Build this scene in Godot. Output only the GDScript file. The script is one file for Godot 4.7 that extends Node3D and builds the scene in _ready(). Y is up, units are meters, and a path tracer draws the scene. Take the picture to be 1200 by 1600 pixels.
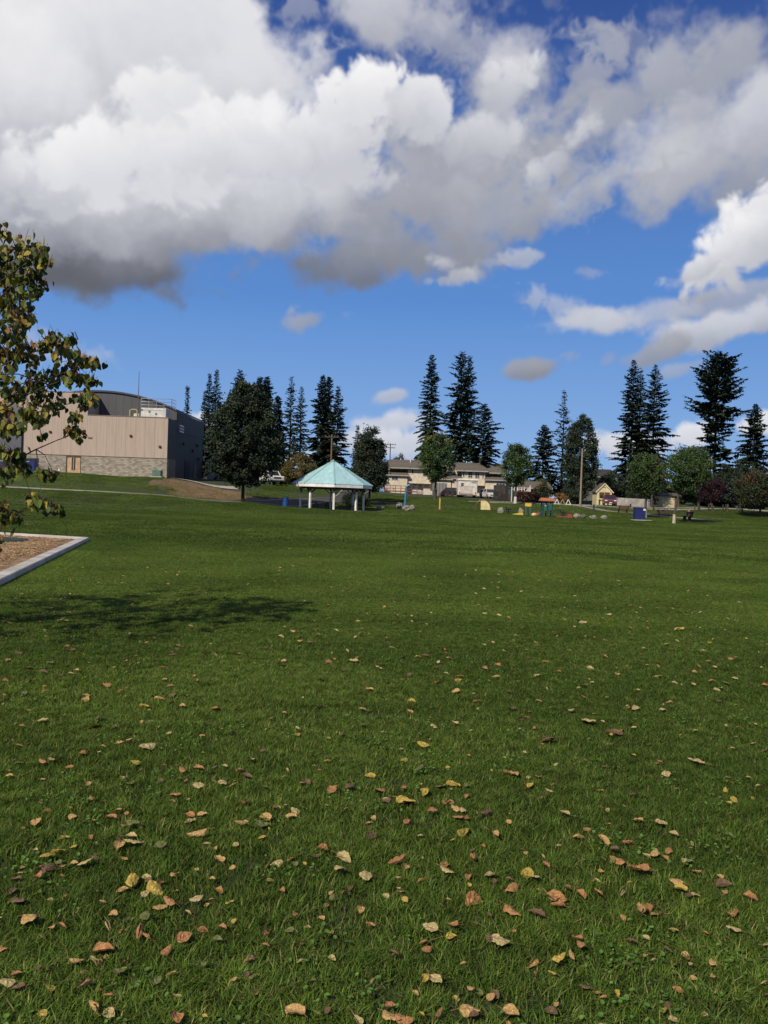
extends Node3D
# A park lawn strewn with autumn leaves: picnic shelter, sports hall, townhouses, conifers, cumulus sky.
# World: camera at the origin looking along -z, y up, metres.
const EYE := 1.5
const SUN_AZIMUTH := 32.0     # degrees, sun stands behind the camera and to the left
const SUN_HEIGHT := 40.0
func _ready():
	var t0 := Time.get_ticks_msec()
	var cam := Camera3D.new(); cam.name = "camera"
	cam.position = Vector3(0, EYE, 0)
	cam.rotation_order = EULER_ORDER_YXZ
	cam.rotation_degrees = Vector3(-0.77, 0, 2.0)
	cam.fov = 61.67
	cam.near = 0.05; cam.far = 3000.0
	add_child(cam); cam.current = true
	var env := Environment.new()
	env.background_mode = Environment.BG_SKY
	env.tonemap_mode = Environment.TONE_MAPPER_LINEAR
	env.tonemap_exposure = 1.0
	env.sdfgi_enabled = true; env.ssao_enabled = true; env.ssil_enabled = true
	var pano := PanoramaSkyMaterial.new(); pano.panorama = make_sky()
	var sky := Sky.new(); sky.sky_material = pano; env.sky = sky
	var we := WorldEnvironment.new(); we.name = "world_environment"; we.environment = env; add_child(we)
	var sun := DirectionalLight3D.new(); sun.name = "sun"
	sun.light_energy = 1.55; sun.light_color = Color(1.0, 0.95, 0.87); sun.light_angular_distance = 0.5
	sun.shadow_enabled = true
	sun.rotation_degrees = Vector3(-SUN_HEIGHT, -SUN_AZIMUTH, 0)
	add_child(sun)
	print("sky ", Time.get_ticks_msec() - t0)
	build_all()
	print("done ", Time.get_ticks_msec() - t0)
func build_all():
	make_materials()
	build_ground()
	build_grass()
	build_bed()
	print("ground ", Time.get_ticks_msec())
	build_hall()
	build_shelter()
	build_houses()
	print("buildings ", Time.get_ticks_msec())
	build_trees()
	build_near_tree()
	print("trees ", Time.get_ticks_msec())
	build_park()
	build_fallen_leaves()
# ---------------------------------------------------------------- sky
# cumulus sky as a panorama: every puff is an ellipse in azimuth and elevation (degrees) whose rim is eaten by noise
var sky_soft := FastNoiseLite.new()
var sky_billow := FastNoiseLite.new()
var sky_warp := FastNoiseLite.new()
func sky_noises():
	sky_soft.seed = 11; sky_soft.noise_type = FastNoiseLite.TYPE_SIMPLEX_SMOOTH; sky_soft.frequency = 0.16
	sky_soft.fractal_type = FastNoiseLite.FRACTAL_FBM; sky_soft.fractal_octaves = 6; sky_soft.fractal_gain = 0.57
	sky_billow.seed = 5; sky_billow.noise_type = FastNoiseLite.TYPE_SIMPLEX_SMOOTH; sky_billow.frequency = 0.26
	sky_billow.fractal_type = FastNoiseLite.FRACTAL_RIDGED; sky_billow.fractal_octaves = 6; sky_billow.fractal_gain = 0.56
	sky_warp.seed = 23; sky_warp.noise_type = FastNoiseLite.TYPE_SIMPLEX_SMOOTH; sky_warp.frequency = 0.22
	sky_warp.fractal_octaves = 3
func clear_sky(el: float) -> Color:
	var low := Color(0.300, 0.500, 0.800)
	var mid := Color(0.110, 0.270, 0.640)
	var high := Color(0.028, 0.072, 0.275)
	var t1 := clampf(el / 13.0, 0.0, 1.0)
	var t2 := clampf((el - 10.0) / 24.0, 0.0, 1.0)
	return low.lerp(mid, pow(t1, 0.8)).lerp(high, t2 * t2 * (3.0 - 2.0 * t2))
func sky_puffs() -> Array:
	var list: Array = [
		[-19.5, 26.1, 13.81, 5.40, 2, 1.0, 0.84, 0.66, 0.5, 0.5, 0],
		[-13.7, 27.3, 8.89, 4.61, 2, 1.0, 0.8, 0.66, 0.5, 0.6, 0],
		[-22.7, 21.9, 10.72, 5.49, 2, 1.0, 0.74, 0.55, 0.5, 0.4, 0],
		[-23.5, 24.0, 4.91, 3.50, 2, 0.8, 0.9, 0.78, 0.8, 0.5, 0],
		[0.1, 29.8, 6.79, 2.66, 2, 0.9, 0.66, 0.48, 0.7, 0.8, 0],
		[2.7, 28.2, 4.43, 1.53, -8, 0.6, 0.55, 0.42, 0.8, 1.0, 2],
		[-6.7, 29.5, 3.60, 0.99, 12, 0.4, 0.6, 0.5, 0.9, 1.2, 2],
		[-10.7, 24.6, 6.13, 3.49, 2, 0.95, 0.76, 0.62, 0.6, 0.6, 0],
		[-5.3, 26.4, 2.43, 1.00, 32, 0.5, 0.66, 0.56, 0.8, 1.2, 2],
		[16.1, 24.5, 9.81, 3.30, 16, 0.85, 0.5, 0.38, 0.8, 0.9, 0],
		[12.9, 26.1, 4.87, 2.31, 2, 0.7, 0.5, 0.4, 0.8, 1.0, 2],
		[21.4, 27.2, 4.45, 1.34, 27, 0.45, 0.5, 0.4, 0.9, 1.2, 2],
		[13.6, 28.3, 2.41, 0.84, -18, 0.3, 0.45, 0.4, 0.9, 1.3, 2],
		[9.8, 29.9, 1.60, 0.61, 2, 0.2, 0.4, 0.4, 0.9, 1.3, 2],
		[18.2, 21.2, 9.51, 2.75, 14, 0.9, 0.62, 0.4, 0.7, 0.8, 0],
		[21.9, 22.1, 6.18, 3.13, 20, 0.9, 0.66, 0.44, 0.7, 0.7, 0],
		[13.1, 20.1, 5.39, 1.77, 12, 0.6, 0.5, 0.4, 0.8, 1.2, 2],
		[21.6, 19.5, 4.99, 1.97, 12, 0.8, 0.46, 0.33, 0.7, 0.8, 0],
		[7.1, 26.3, 4.46, 2.70, 2, 0.9, 0.6, 0.42, 0.7, 0.8, 0],
		[2.6, 21.0, 9.10, 5.11, 2, 0.95, 0.5, 0.34, 0.6, 0.7, 0],
		[6.1, 18.7, 7.08, 3.56, 22, 0.85, 0.46, 0.33, 0.7, 0.9, 0],
		[-0.7, 17.5, 5.85, 3.18, -3, 0.9, 0.4, 0.27, 0.6, 0.8, 0],
		[-3.1, 15.4, 4.62, 2.00, 2, 0.9, 0.3, 0.19, 0.6, 0.8, 0],
		[1.5, 16.0, 5.45, 1.79, 2, 0.7, 0.36, 0.26, 0.7, 1.0, 0],
		[-4.9, 17.7, 4.59, 1.98, 12, 0.5, 0.5, 0.38, 0.8, 1.1, 2],
		[-20.2, 14.5, 9.68, 3.20, 2, 1.0, 0.44, 0.15, 0.5, 0.5, 0],
		[-19.1, 14.1, 6.74, 2.00, 5, 0.9, 0.26, 0.125, 0.5, 0.5, 0],
		[-12.0, 17.1, 7.53, 2.78, 10, 0.95, 0.46, 0.26, 0.5, 0.6, 0],
		[-24.7, 16.3, 7.13, 3.58, 2, 0.95, 0.48, 0.29, 0.6, 0.6, 0],
		[-14.9, 17.6, 10.86, 3.37, 7, 1.0, 0.72, 0.34, 0.5, 0.6, 0],
		[-7.9, 19.0, 6.66, 2.96, 12, 0.9, 0.7, 0.42, 0.5, 0.7, 0],
		[-21.9, 18.2, 5.42, 2.77, -3, 1.0, 0.9, 0.55, 0.35, 0.8, 1],
		[-13.4, 21.4, 9.50, 4.12, 14, 1.0, 0.93, 0.7, 0.35, 0.8, 1],
		[-18.5, 20.1, 6.22, 2.96, 17, 1.0, 0.93, 0.72, 0.35, 0.9, 1],
		[-15.1, 23.9, 4.10, 2.33, 22, 0.9, 0.9, 0.74, 0.4, 0.8, 1],
		[-9.3, 21.7, 7.84, 3.14, 12, 1.0, 0.92, 0.64, 0.35, 0.8, 1],
		[-4.3, 22.6, 5.76, 3.52, 17, 1.0, 0.93, 0.6, 0.35, 0.8, 1],
		[-2.0, 25.0, 4.28, 2.71, 7, 1.0, 0.96, 0.72, 0.3, 0.8, 1],
		[1.6, 24.6, 3.68, 2.72, -18, 0.95, 0.9, 0.58, 0.35, 0.8, 1],
		[-0.8, 20.1, 2.49, 1.18, 12, 0.6, 0.8, 0.56, 0.5, 1.1, 1],
		[7.5, 26.5, 2.51, 1.93, -8, 0.9, 0.9, 0.64, 0.5, 1.1, 1],
		[6.3, 25.3, 3.87, 1.86, 7, 0.8, 0.76, 0.52, 0.6, 1.1, 1],
		[6.4, 22.6, 4.52, 2.42, -8, 0.85, 0.76, 0.48, 0.6, 1.1, 1],
		[4.3, 22.7, 2.88, 1.95, 2, 0.65, 0.7, 0.48, 0.7, 1.1, 1],
		[10.2, 21.3, 4.88, 1.33, 47, 0.8, 0.7, 0.48, 0.7, 1.2, 1],
		[12.0, 23.2, 1.97, 1.25, 37, 0.8, 0.74, 0.58, 0.6, 1.1, 1],
		[17.4, 23.0, 4.93, 1.56, 12, 0.5, 0.64, 0.5, 0.6, 1.0, 0],
		[23.0, 17.6, 3.97, 2.62, 32, 1.0, 0.93, 0.66, 0.4, 0.9, 1],
		[21.8, 15.9, 5.03, 2.39, 30, 1.0, 0.93, 0.56, 0.4, 0.9, 1],
		[19.4, 14.7, 2.61, 1.28, 27, 0.95, 0.86, 0.5, 0.45, 0.9, 1],
		[21.9, 13.1, 5.07, 0.96, 12, 0.7, 0.5, 0.4, 0.6, 0.7, 0],
		[19.1, 13.0, 2.96, 0.72, 10, 0.7, 0.44, 0.32, 0.7, 0.8, 0],
		[14.2, 11.9, 4.65, 1.13, -2, 0.85, 0.66, 0.54, 0.6, 0.9, 0],
		[10.9, 12.8, 2.96, 0.80, -18, 0.5, 0.6, 0.5, 0.8, 1.2, 2],
		[17.0, 12.3, 2.96, 0.88, 12, 0.6, 0.6, 0.5, 0.7, 0.9, 0],
		[21.2, 11.3, 5.08, 1.21, 10, 0.9, 0.66, 0.42, 0.6, 0.8, 0],
		[18.2, 10.3, 2.97, 0.97, 20, 0.85, 0.4, 0.29, 0.6, 0.8, 0],
		[18.6, 8.9, 2.13, 0.57, 12, 0.55, 0.5, 0.42, 0.8, 0.8, 0],
		[3.3, 15.6, 1.76, 0.88, 2, 0.95, 0.66, 0.46, 0.5, 0.8, 1],
		[4.8, 14.8, 1.60, 0.88, -8, 0.9, 0.6, 0.44, 0.5, 0.8, 1],
		[3.3, 14.4, 1.26, 0.36, 2, 0.5, 0.5, 0.45, 0.7, 1.0, 2],
		[8.5, 15.9, 1.59, 0.60, 2, 0.7, 0.56, 0.48, 0.8, 0.9, 2],
		[6.7, 15.6, 1.26, 0.40, 2, 0.4, 0.5, 0.45, 0.8, 1.0, 2],
		[12.7, 14.9, 1.43, 0.40, -8, 0.35, 0.5, 0.45, 0.8, 1.0, 2],
		[-6.0, 11.4, 2.20, 1.05, 17, 0.75, 0.42, 0.34, 0.7, 0.9, 0],
		[-6.6, 12.2, 0.93, 0.48, 32, 0.6, 0.44, 0.4, 0.8, 1.0, 2],
		[-2.8, 12.1, 0.85, 0.40, 2, 0.25, 0.4, 0.4, 0.9, 1.0, 2],
		[9.0, 8.8, 1.96, 0.81, 8, 0.9, 0.36, 0.26, 0.7, 0.9, 0],
		[10.2, 9.1, 1.70, 0.81, 10, 0.85, 0.36, 0.26, 0.7, 0.9, 0],
		[11.9, 9.8, 1.27, 0.48, 12, 0.4, 0.4, 0.36, 0.8, 1.0, 2],
		[14.3, 9.5, 0.93, 0.65, 47, 0.45, 0.4, 0.36, 0.8, 1.0, 2],
		[0.1, 6.9, 1.28, 0.53, 10, 0.7, 0.6, 0.5, 0.7, 0.8, 0],
		[0.2, 5.2, 4.05, 1.05, 10, 0.85, 0.74, 0.6, 0.6, 0.8, 1],
		[1.5, 4.0, 3.84, 1.42, 7, 0.9, 0.78, 0.62, 0.5, 0.8, 1],
		[-1.9, 3.9, 3.84, 1.22, 2, 0.8, 0.76, 0.62, 0.5, 0.8, 1],
		[19.9, 5.0, 2.56, 1.05, 12, 0.97, 0.86, 0.7, 0.35, 0.8, 1],
		[23.8, 5.4, 1.71, 1.22, 2, 0.97, 0.84, 0.7, 0.35, 0.8, 1],
		[14.9, 4.3, 3.42, 1.05, 2, 0.9, 0.8, 0.66, 0.5, 0.8, 1],
		[16.5, 3.9, 4.27, 1.05, 2, 0.8, 0.74, 0.62, 0.5, 0.8, 1],
		[-11.6, 4.5, 1.71, 1.22, 2, 0.9, 0.8, 0.62, 0.4, 0.8, 1],
		[-5.2, 2.5, 3.85, 1.06, 2, 0.8, 0.76, 0.66, 0.5, 0.8, 1],
		[-21.5, 8.6, 4.25, 1.21, -6, 0.32, 0.62, 0.56, 0.9, 0.8, 2],
		[-19.6, 8.2, 2.98, 0.81, -8, 0.2, 0.62, 0.56, 0.9, 0.8, 2],
	]
	# the same weather goes on round the rest of the sky: heaps of a grey foot and bright tops
	var rng := RandomNumberGenerator.new(); rng.seed = 77
	for ring in [[6.0, 16, 0.5], [15.0, 12, 0.9], [25.0, 11, 1.15], [38.0, 9, 1.3], [55.0, 7, 1.3], [74.0, 4, 1.2]]:
		for k in ring[1]:
			var az: float = -180.0 + 360.0 * (k + rng.randf_range(-0.3, 0.3)) / ring[1]
			if absf(wrapf(az, -180.0, 180.0)) < 42.0 and ring[0] < 34.0: continue
			var el: float = ring[0] + rng.randf_range(-3.0, 3.0)
			var s: float = ring[2] * rng.randf_range(0.7, 1.25)
			var w: float = 1.0 / maxf(0.35, cos(deg_to_rad(el)))
			list.append([az, el - 1.5 * s, 9.0 * s * w, 3.6 * s, rng.randi_range(-6, 8), 0.95, 0.46, 0.22, 0.6, 0.7, 0])
			for j in 4:
				list.append([az + rng.randf_range(-6.0, 6.0) * s * w, el + rng.randf_range(-0.5, 3.2) * s, rng.randf_range(3.5, 6.5) * s * w, rng.randf_range(2.2, 3.8) * s, rng.randi_range(-8, 16), 0.97, rng.randf_range(0.68, 0.84), rng.randf_range(0.44, 0.58), 0.36, 0.8, 1])
			for j in 2:
				list.append([az + rng.randf_range(-14.0, 14.0) * s * w, el + rng.randf_range(-3.0, 5.0) * s, 6.0 * s * w, 2.0 * s, rng.randi_range(-15, 20), 0.55, 0.56, 0.42, 0.8, 1.1, 2])
	return list
func paint_sky(w: int, x0: int, x1: int, y0: int, y1: int) -> Image:
	# the window x0..x1, y0..y1 of a panorama w pixels wide
	var ww := x1 - x0
	var hh := y1 - y0
	var deg := 360.0 / w
	var buf := PackedColorArray(); buf.resize(ww * hh)
	var dirs := PackedVector3Array(); dirs.resize(ww * hh)
	for y in hh:
		var el := 90.0 - (y0 + y + 0.5) * deg
		var base := clear_sky(el)
		var ce := cos(deg_to_rad(el)); var se := sin(deg_to_rad(el))
		for x in ww:
			var az := deg_to_rad((x0 + x + 0.5) * deg - 180.0)
			buf[y * ww + x] = base
			dirs[y * ww + x] = Vector3(sin(az) * ce, se, -cos(az) * ce) * 57.3
	var index := 0
	for p in sky_puffs():
		index += 1
		var ra: float = p[2]; var re: float = p[3]
		var reach: float = maxf(ra, re) * 1.55
		var tilt := deg_to_rad(p[4])
		var ct := cos(tilt); var st := sin(tilt)
		var reach_e: float = (absf(re * ct) + absf(ra * st)) * 1.55
		var ya := maxi(0, int((90.0 - (p[1] + reach_e)) / deg) - y0)
		var yb := mini(hh, int((90.0 - (p[1] - reach_e)) / deg) - y0)
		var dens: float = p[5]; var top: float = p[6]; var bot: float = p[7]; var soft: float = p[8]; var amp: float = p[9]; var kind: int = p[10]
		var off := Vector3(index * 13.7, index * 7.1, index * 3.3)
		for turn in [-360.0, 0.0, 360.0]:
			var xa := maxi(0, int((p[0] + turn - reach + 180.0) / deg) - x0)
			var xb := mini(ww, int((p[0] + turn + reach + 180.0) / deg) - x0)
			if xb <= xa: continue
			for y in range(ya, yb):
				var dy: float = 90.0 - (y0 + y + 0.5) * deg - p[1]
				for x in range(xa, xb):
					var dx: float = (x0 + x + 0.5) * deg - 180.0 - p[0] - turn
					var u := (dx * ct + dy * st) / ra
					var v := (dy * ct - dx * st) / re
					var r2 := u * u + v * v
					if r2 > 2.4: continue
					var q := dirs[y * ww + x]
					var n := 0.0
					if kind == 1:
						q += Vector3(sky_warp.get_noise_3dv(q), sky_warp.get_noise_3dv(q + Vector3(40, 0, 0)), 0.0) * 0.9
						n = -sky_billow.get_noise_3dv(q + off * 0.11) * 0.55 + sky_soft.get_noise_3dv(q * 1.6 + off) * 0.55
					elif kind == 2:
						q += Vector3(sky_warp.get_noise_3dv(q * 1.7), sky_warp.get_noise_3dv(q * 1.7 + Vector3(40, 0, 0)), 0.0) * 2.2
						n = sky_soft.get_noise_3dv(q * 2.0 + off) * 1.2
					else:
						n = sky_soft.get_noise_3dv(q * 1.3 + off) * 1.1
					var f := 1.0 - sqrt(r2) + amp * n
					if f <= 0.0: continue
					var a := clampf(f / soft, 0.0, 1.0)
					a = a * a * (3.0 - 2.0 * a) * dens
					# the sun stands high behind: tops and bulges are bright, feet are grey
					var l := 0.0
					if kind == 1:
						var lit := -sky_billow.get_noise_3dv(q + off * 0.11 + Vector3(-0.35, 0.45, 0.2))
						l = clampf(v * 0.62 + 0.42 + n * 0.35 + (n - lit * 0.55) * -0.22, 0.0, 1.0)
					else:
						var lit2 := sky_soft.get_noise_3dv(q * 0.8 + off + Vector3(-0.9, 1.3, 0.5))
						l = clampf(v * 0.6 + 0.45 + lit2 * 0.5, 0.0, 1.0)
					l = l * l * (3.0 - 2.0 * l)
					var b := lerpf(bot, top, l)
					var c := Color(b * lerpf(0.92, 1.0, b), b * lerpf(0.98, 0.985, b), b * lerpf(1.20, 0.975, b))
					buf[y * ww + x] = buf[y * ww + x].lerp(c, a)
	# near the horizon the air veils the clouds a little
	var data := PackedFloat32Array(); data.resize(ww * hh * 3)
	for y in hh:
		var el2 := 90.0 - (y0 + y + 0.5) * deg
		var veil := 0.22 * exp(-maxf(el2, 0.0) / 3.5)
		for x in ww:
			var c2 := buf[y * ww + x].lerp(Color(0.42, 0.58, 0.80), veil)
			var i := (y * ww + x) * 3
			data[i] = c2.r; data[i + 1] = c2.g; data[i + 2] = c2.b
	return Image.create_from_data(ww, hh, false, Image.FORMAT_RGBF, data.to_byte_array())
var sky_bands: Array = []
func sky_task(k: int):
	var b: Array = sky_bands[k]
	sky_bands[k].append(paint_sky(b[0], b[1], b[2], b[3], b[4]))
func make_sky() -> ImageTexture:
	sky_noises()
	# the whole round at a coarse grain, the part in view at a fine one; below the horizon one colour
	var w := 4096
	for k in 8: sky_bands.append([1024, k * 128, k * 128 + 128, 0, 262])
	for k in 8: sky_bands.append([w, 1720 + k * 82, 1720 + k * 82 + 82, 620, 1032])
	var job := WorkerThreadPool.add_group_task(sky_task, sky_bands.size(), 4)
	WorkerThreadPool.wait_for_group_task_completion(job)
	var coarse := Image.create(1024, 512, false, Image.FORMAT_RGBF)
	coarse.fill(Color(0.05, 0.07, 0.03))
	for k in 8: coarse.blit_rect(sky_bands[k][5], Rect2i(0, 0, 128, 262), Vector2i(k * 128, 0))
	coarse.resize(w, w / 2, Image.INTERPOLATE_CUBIC)
	for k in 8: coarse.blit_rect(sky_bands[8 + k][5], Rect2i(0, 0, 82, 412), Vector2i(1720 + k * 82, 620))
	# column 0 of a panorama lies along -z
	var turned := Image.create(w, w / 2, false, Image.FORMAT_RGBF)
	turned.blit_rect(coarse, Rect2i(w / 2, 0, w / 2, w / 2), Vector2i(0, 0))
	turned.blit_rect(coarse, Rect2i(0, 0, w / 2, w / 2), Vector2i(w / 2, 0))
	return ImageTexture.create_from_image(turned)
# ---------------------------------------------------------------- helpers
class Shape:
	# collects faces; every face carries a linear base colour
	var v := PackedVector3Array()
	var n := PackedVector3Array()
	var c := PackedColorArray()
	var uv := PackedVector2Array()
	func tri(a: Vector3, b: Vector3, d: Vector3, col := Color.WHITE):
		var nn := (d - a).cross(b - a).normalized()
		v.append(a); v.append(b); v.append(d)
		n.append(nn); n.append(nn); n.append(nn)
		c.append(col); c.append(col); c.append(col)
		uv.append(Vector2.ZERO); uv.append(Vector2.RIGHT); uv.append(Vector2.ONE)
	func quad(a: Vector3, b: Vector3, d: Vector3, e: Vector3, col := Color.WHITE):
		tri(a, b, d, col); tri(a, d, e, col)
	func face(pts: Array, mid: Vector3, col := Color.WHITE):
		# a flat convex face turned away from mid
		var nn: Vector3 = (pts[2] - pts[0]).cross(pts[1] - pts[0])
		var ctr := Vector3.ZERO
		for p in pts: ctr += p
		ctr /= pts.size()
		var q := pts
		if nn.dot(ctr - mid) < 0.0:
			q = pts.duplicate(); q.reverse()
		for k in range(1, q.size() - 1): tri(q[0], q[k], q[k + 1], col)
	func hexa(p: Array, col := Color.WHITE):
		# eight corners: bottom ring 0-3, top ring 4-7
		var mid := Vector3.ZERO
		for q in p: mid += q
		mid /= 8.0
		face([p[0], p[1], p[2], p[3]], mid, col); face([p[4], p[5], p[6], p[7]], mid, col)
		for k in 4: face([p[k], p[(k + 1) % 4], p[4 + (k + 1) % 4], p[4 + k]], mid, col)
	func box(at: Vector3, s: Vector3, col := Color.WHITE, b := Basis.IDENTITY):
		var p := []
		for y in [-0.5, 0.5]:
			for q in [[-0.5, -0.5], [0.5, -0.5], [0.5, 0.5], [-0.5, 0.5]]:
				p.append(at + b * Vector3(q[0] * s.x, y * s.y, q[1] * s.z))
		hexa(p, col)
	func slab(x0: float, x1: float, y0: float, y1: float, z0: float, z1: float, col := Color.WHITE):
		box(Vector3((x0 + x1) / 2, (y0 + y1) / 2, (z0 + z1) / 2), Vector3(x1 - x0, y1 - y0, z1 - z0), col)
	func bevel(at: Vector3, s: Vector3, r: float, col := Color.WHITE, b := Basis.IDENTITY):
		# a box whose edges are chamfered by r
		var h := s / 2.0
		var dirs := [Vector3.RIGHT, Vector3.UP, Vector3.BACK]
		var pt := func(sx: float, sy: float, sz: float, axis: int) -> Vector3:
			var q := Vector3(sx * (h.x - r), sy * (h.y - r), sz * (h.z - r))
			q[axis] += [sx, sy, sz][axis] * r
			return at + b * q
		for sg in [-1.0, 1.0]:
			face([pt.call(sg, -1.0, -1.0, 0), pt.call(sg, 1.0, -1.0, 0), pt.call(sg, 1.0, 1.0, 0), pt.call(sg, -1.0, 1.0, 0)], at, col)
			face([pt.call(-1.0, sg, -1.0, 1), pt.call(1.0, sg, -1.0, 1), pt.call(1.0, sg, 1.0, 1), pt.call(-1.0, sg, 1.0, 1)], at, col)
			face([pt.call(-1.0, -1.0, sg, 2), pt.call(1.0, -1.0, sg, 2), pt.call(1.0, 1.0, sg, 2), pt.call(-1.0, 1.0, sg, 2)], at, col)
			for t in [-1.0, 1.0]:
				face([pt.call(sg, t, -1.0, 0), pt.call(sg, t, 1.0, 0), pt.call(sg, t, 1.0, 1), pt.call(sg, t, -1.0, 1)], at, col)
				face([pt.call(sg, -1.0, t, 0), pt.call(sg, 1.0, t, 0), pt.call(sg, 1.0, t, 2), pt.call(sg, -1.0, t, 2)], at, col)
				face([pt.call(-1.0, sg, t, 1), pt.call(1.0, sg, t, 1), pt.call(1.0, sg, t, 2), pt.call(-1.0, sg, t, 2)], at, col)
				for u in [-1.0, 1.0]: face([pt.call(sg, t, u, 0), pt.call(sg, t, u, 1), pt.call(sg, t, u, 2)], at, col)
	func bar(a: Vector3, b: Vector3, w: float, d: float, col := Color.WHITE):
		var y := (b - a).normalized()
		var x := y.cross(Vector3.BACK if absf(y.z) < 0.9 else Vector3.UP).normalized()
		box((a + b) / 2, Vector3(w, a.distance_to(b), d), col, Basis(x, y, x.cross(y)))
	func prism(ring: Array, up: Vector3, col := Color.WHITE):
		# a polygon (convex, or star-shaped about its middle) pushed along up
		var mid := Vector3.ZERO
		for p in ring: mid += p
		mid /= ring.size()
		var all := mid + up / 2
		for k in ring.size():
			var a: Vector3 = ring[k]; var b: Vector3 = ring[(k + 1) % ring.size()]
			face([a, b, b + up, a + up], all, col)
			face([mid, a, b], all, col); face([mid + up, a + up, b + up], all, col)
	func tube(pts: Array, rad: Array, sides: int, col := Color.WHITE, closed := true):
		# a smooth round bar through pts
		var rings := []
		var x := Vector3.ZERO
		for k in pts.size():
			var dir: Vector3 = (pts[mini(k + 1, pts.size() - 1)] - pts[maxi(k - 1, 0)]).normalized()
			if k == 0: x = dir.cross(Vector3.BACK if absf(dir.z) < 0.9 else Vector3.UP).normalized()
			else: x = (x - dir * x.dot(dir)).normalized()
			var y := dir.cross(x)
			var ring := []
			for s in sides:
				var an := TAU * s / sides
				ring.append(x * cos(an) + y * sin(an))
			rings.append(ring)
		for k in pts.size() - 1:
			for s in sides:
				var t := (s + 1) % sides
				var na: Vector3 = rings[k][s]; var nb: Vector3 = rings[k][t]; var nc: Vector3 = rings[k + 1][t]; var nd: Vector3 = rings[k + 1][s]
				var a: Vector3 = pts[k] + na * rad[k]; var b: Vector3 = pts[k] + nb * rad[k]
				var d: Vector3 = pts[k + 1] + nc * rad[k + 1]; var e: Vector3 = pts[k + 1] + nd * rad[k + 1]
				for q in [[a, na], [b, nb], [d, nc], [a, na], [d, nc], [e, nd]]:
					v.append(q[0]); n.append(q[1]); c.append(col)
					uv.append(Vector2(float(s) / sides, k))
				var m := v.size() - 6
				if (v[m + 2] - v[m]).cross(v[m + 1] - v[m]).dot(na) < 0.0:
					for w in [m, m + 3]:
						var tv := v[w + 1]; v[w + 1] = v[w + 2]; v[w + 2] = tv
						var tn := n[w + 1]; n[w + 1] = n[w + 2]; n[w + 2] = tn
		if closed:
			for e in [0, pts.size() - 1]:
				var cap := []
				for s in sides: cap.append(pts[e] + rings[e][s] * rad[e])
				face(cap, pts[pts.size() / 2] if pts.size() > 2 else (pts[0] + pts[pts.size() - 1]) / 2.0, col)
	func blob(at: Vector3, r: Vector3, rough: float, sd: int, col := Color.WHITE, rows := 7, cols := 11):
		# a lumpy stone, smooth shaded
		var ns := FastNoiseLite.new(); ns.seed = sd; ns.frequency = 0.9
		var pts := []
		for i in rows + 1:
			var row := []
			for j in cols:
				var th := PI * i / rows; var ph := TAU * j / cols
				var d := Vector3(sin(th) * cos(ph), cos(th), sin(th) * sin(ph))
				row.append(at + d * r * (1.0 + rough * ns.get_noise_3dv(d * 1.4)))
			pts.append(row)
		for i in rows:
			for j in cols:
				var k := (j + 1) % cols
				if i > 0: face([pts[i][j], pts[i][k], pts[i + 1][k]], at, col)
				if i < rows - 1: face([pts[i][j], pts[i + 1][k], pts[i + 1][j]], at, col)
	func mesh() -> ArrayMesh:
		var arr := []; arr.resize(Mesh.ARRAY_MAX)
		arr[Mesh.ARRAY_VERTEX] = v; arr[Mesh.ARRAY_NORMAL] = n; arr[Mesh.ARRAY_COLOR] = c; arr[Mesh.ARRAY_TEX_UV] = uv
		var m := ArrayMesh.new(); m.add_surface_from_arrays(Mesh.PRIMITIVE_TRIANGLES, arr)
		return m

var taken := {}
func numbered(called: String) -> String:
	taken[called] = taken.get(called, -1) + 1
	return called if taken[called] == 0 else "%s_%03d" % [called, taken[called]]
func describe(o: Node, label: String, category: String, group := ""):
	o.set_meta("label", label); o.set_meta("category", category)
	if group != "": o.set_meta("group", group)
func thing(called: String, label: String, category: String, at: Vector3, turn := 0.0, group := "") -> Node3D:
	var o := Node3D.new(); o.name = numbered(called); o.position = at; o.rotation.y = turn
	add_child(o); describe(o, label, category, group)
	return o
func part(called: String, s: Shape, m: Material, parent: Node3D, label := "") -> MeshInstance3D:
	return part_mesh(called, s.mesh(), m, parent, label)
func part_mesh(called: String, me: Mesh, m: Material, parent: Node3D, label := "") -> MeshInstance3D:
	var o := MeshInstance3D.new(); o.name = called; o.mesh = me; o.material_override = m
	parent.add_child(o, true)
	if label != "": o.set_meta("label", label)
	return o
func single(called: String, s: Shape, m: Material, at: Vector3, label: String, category: String, group := "", turn := 0.0) -> MeshInstance3D:
	var o := MeshInstance3D.new(); o.name = numbered(called); o.mesh = s.mesh(); o.material_override = m
	o.position = at; o.rotation.y = turn
	add_child(o); describe(o, label, category, group)
	return o
func setting(called: String, s: Shape, m: Material) -> MeshInstance3D:
	var o := MeshInstance3D.new(); o.name = numbered(called); o.mesh = s.mesh(); o.material_override = m
	add_child(o); o.set_meta("kind", "structure")
	return o

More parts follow.
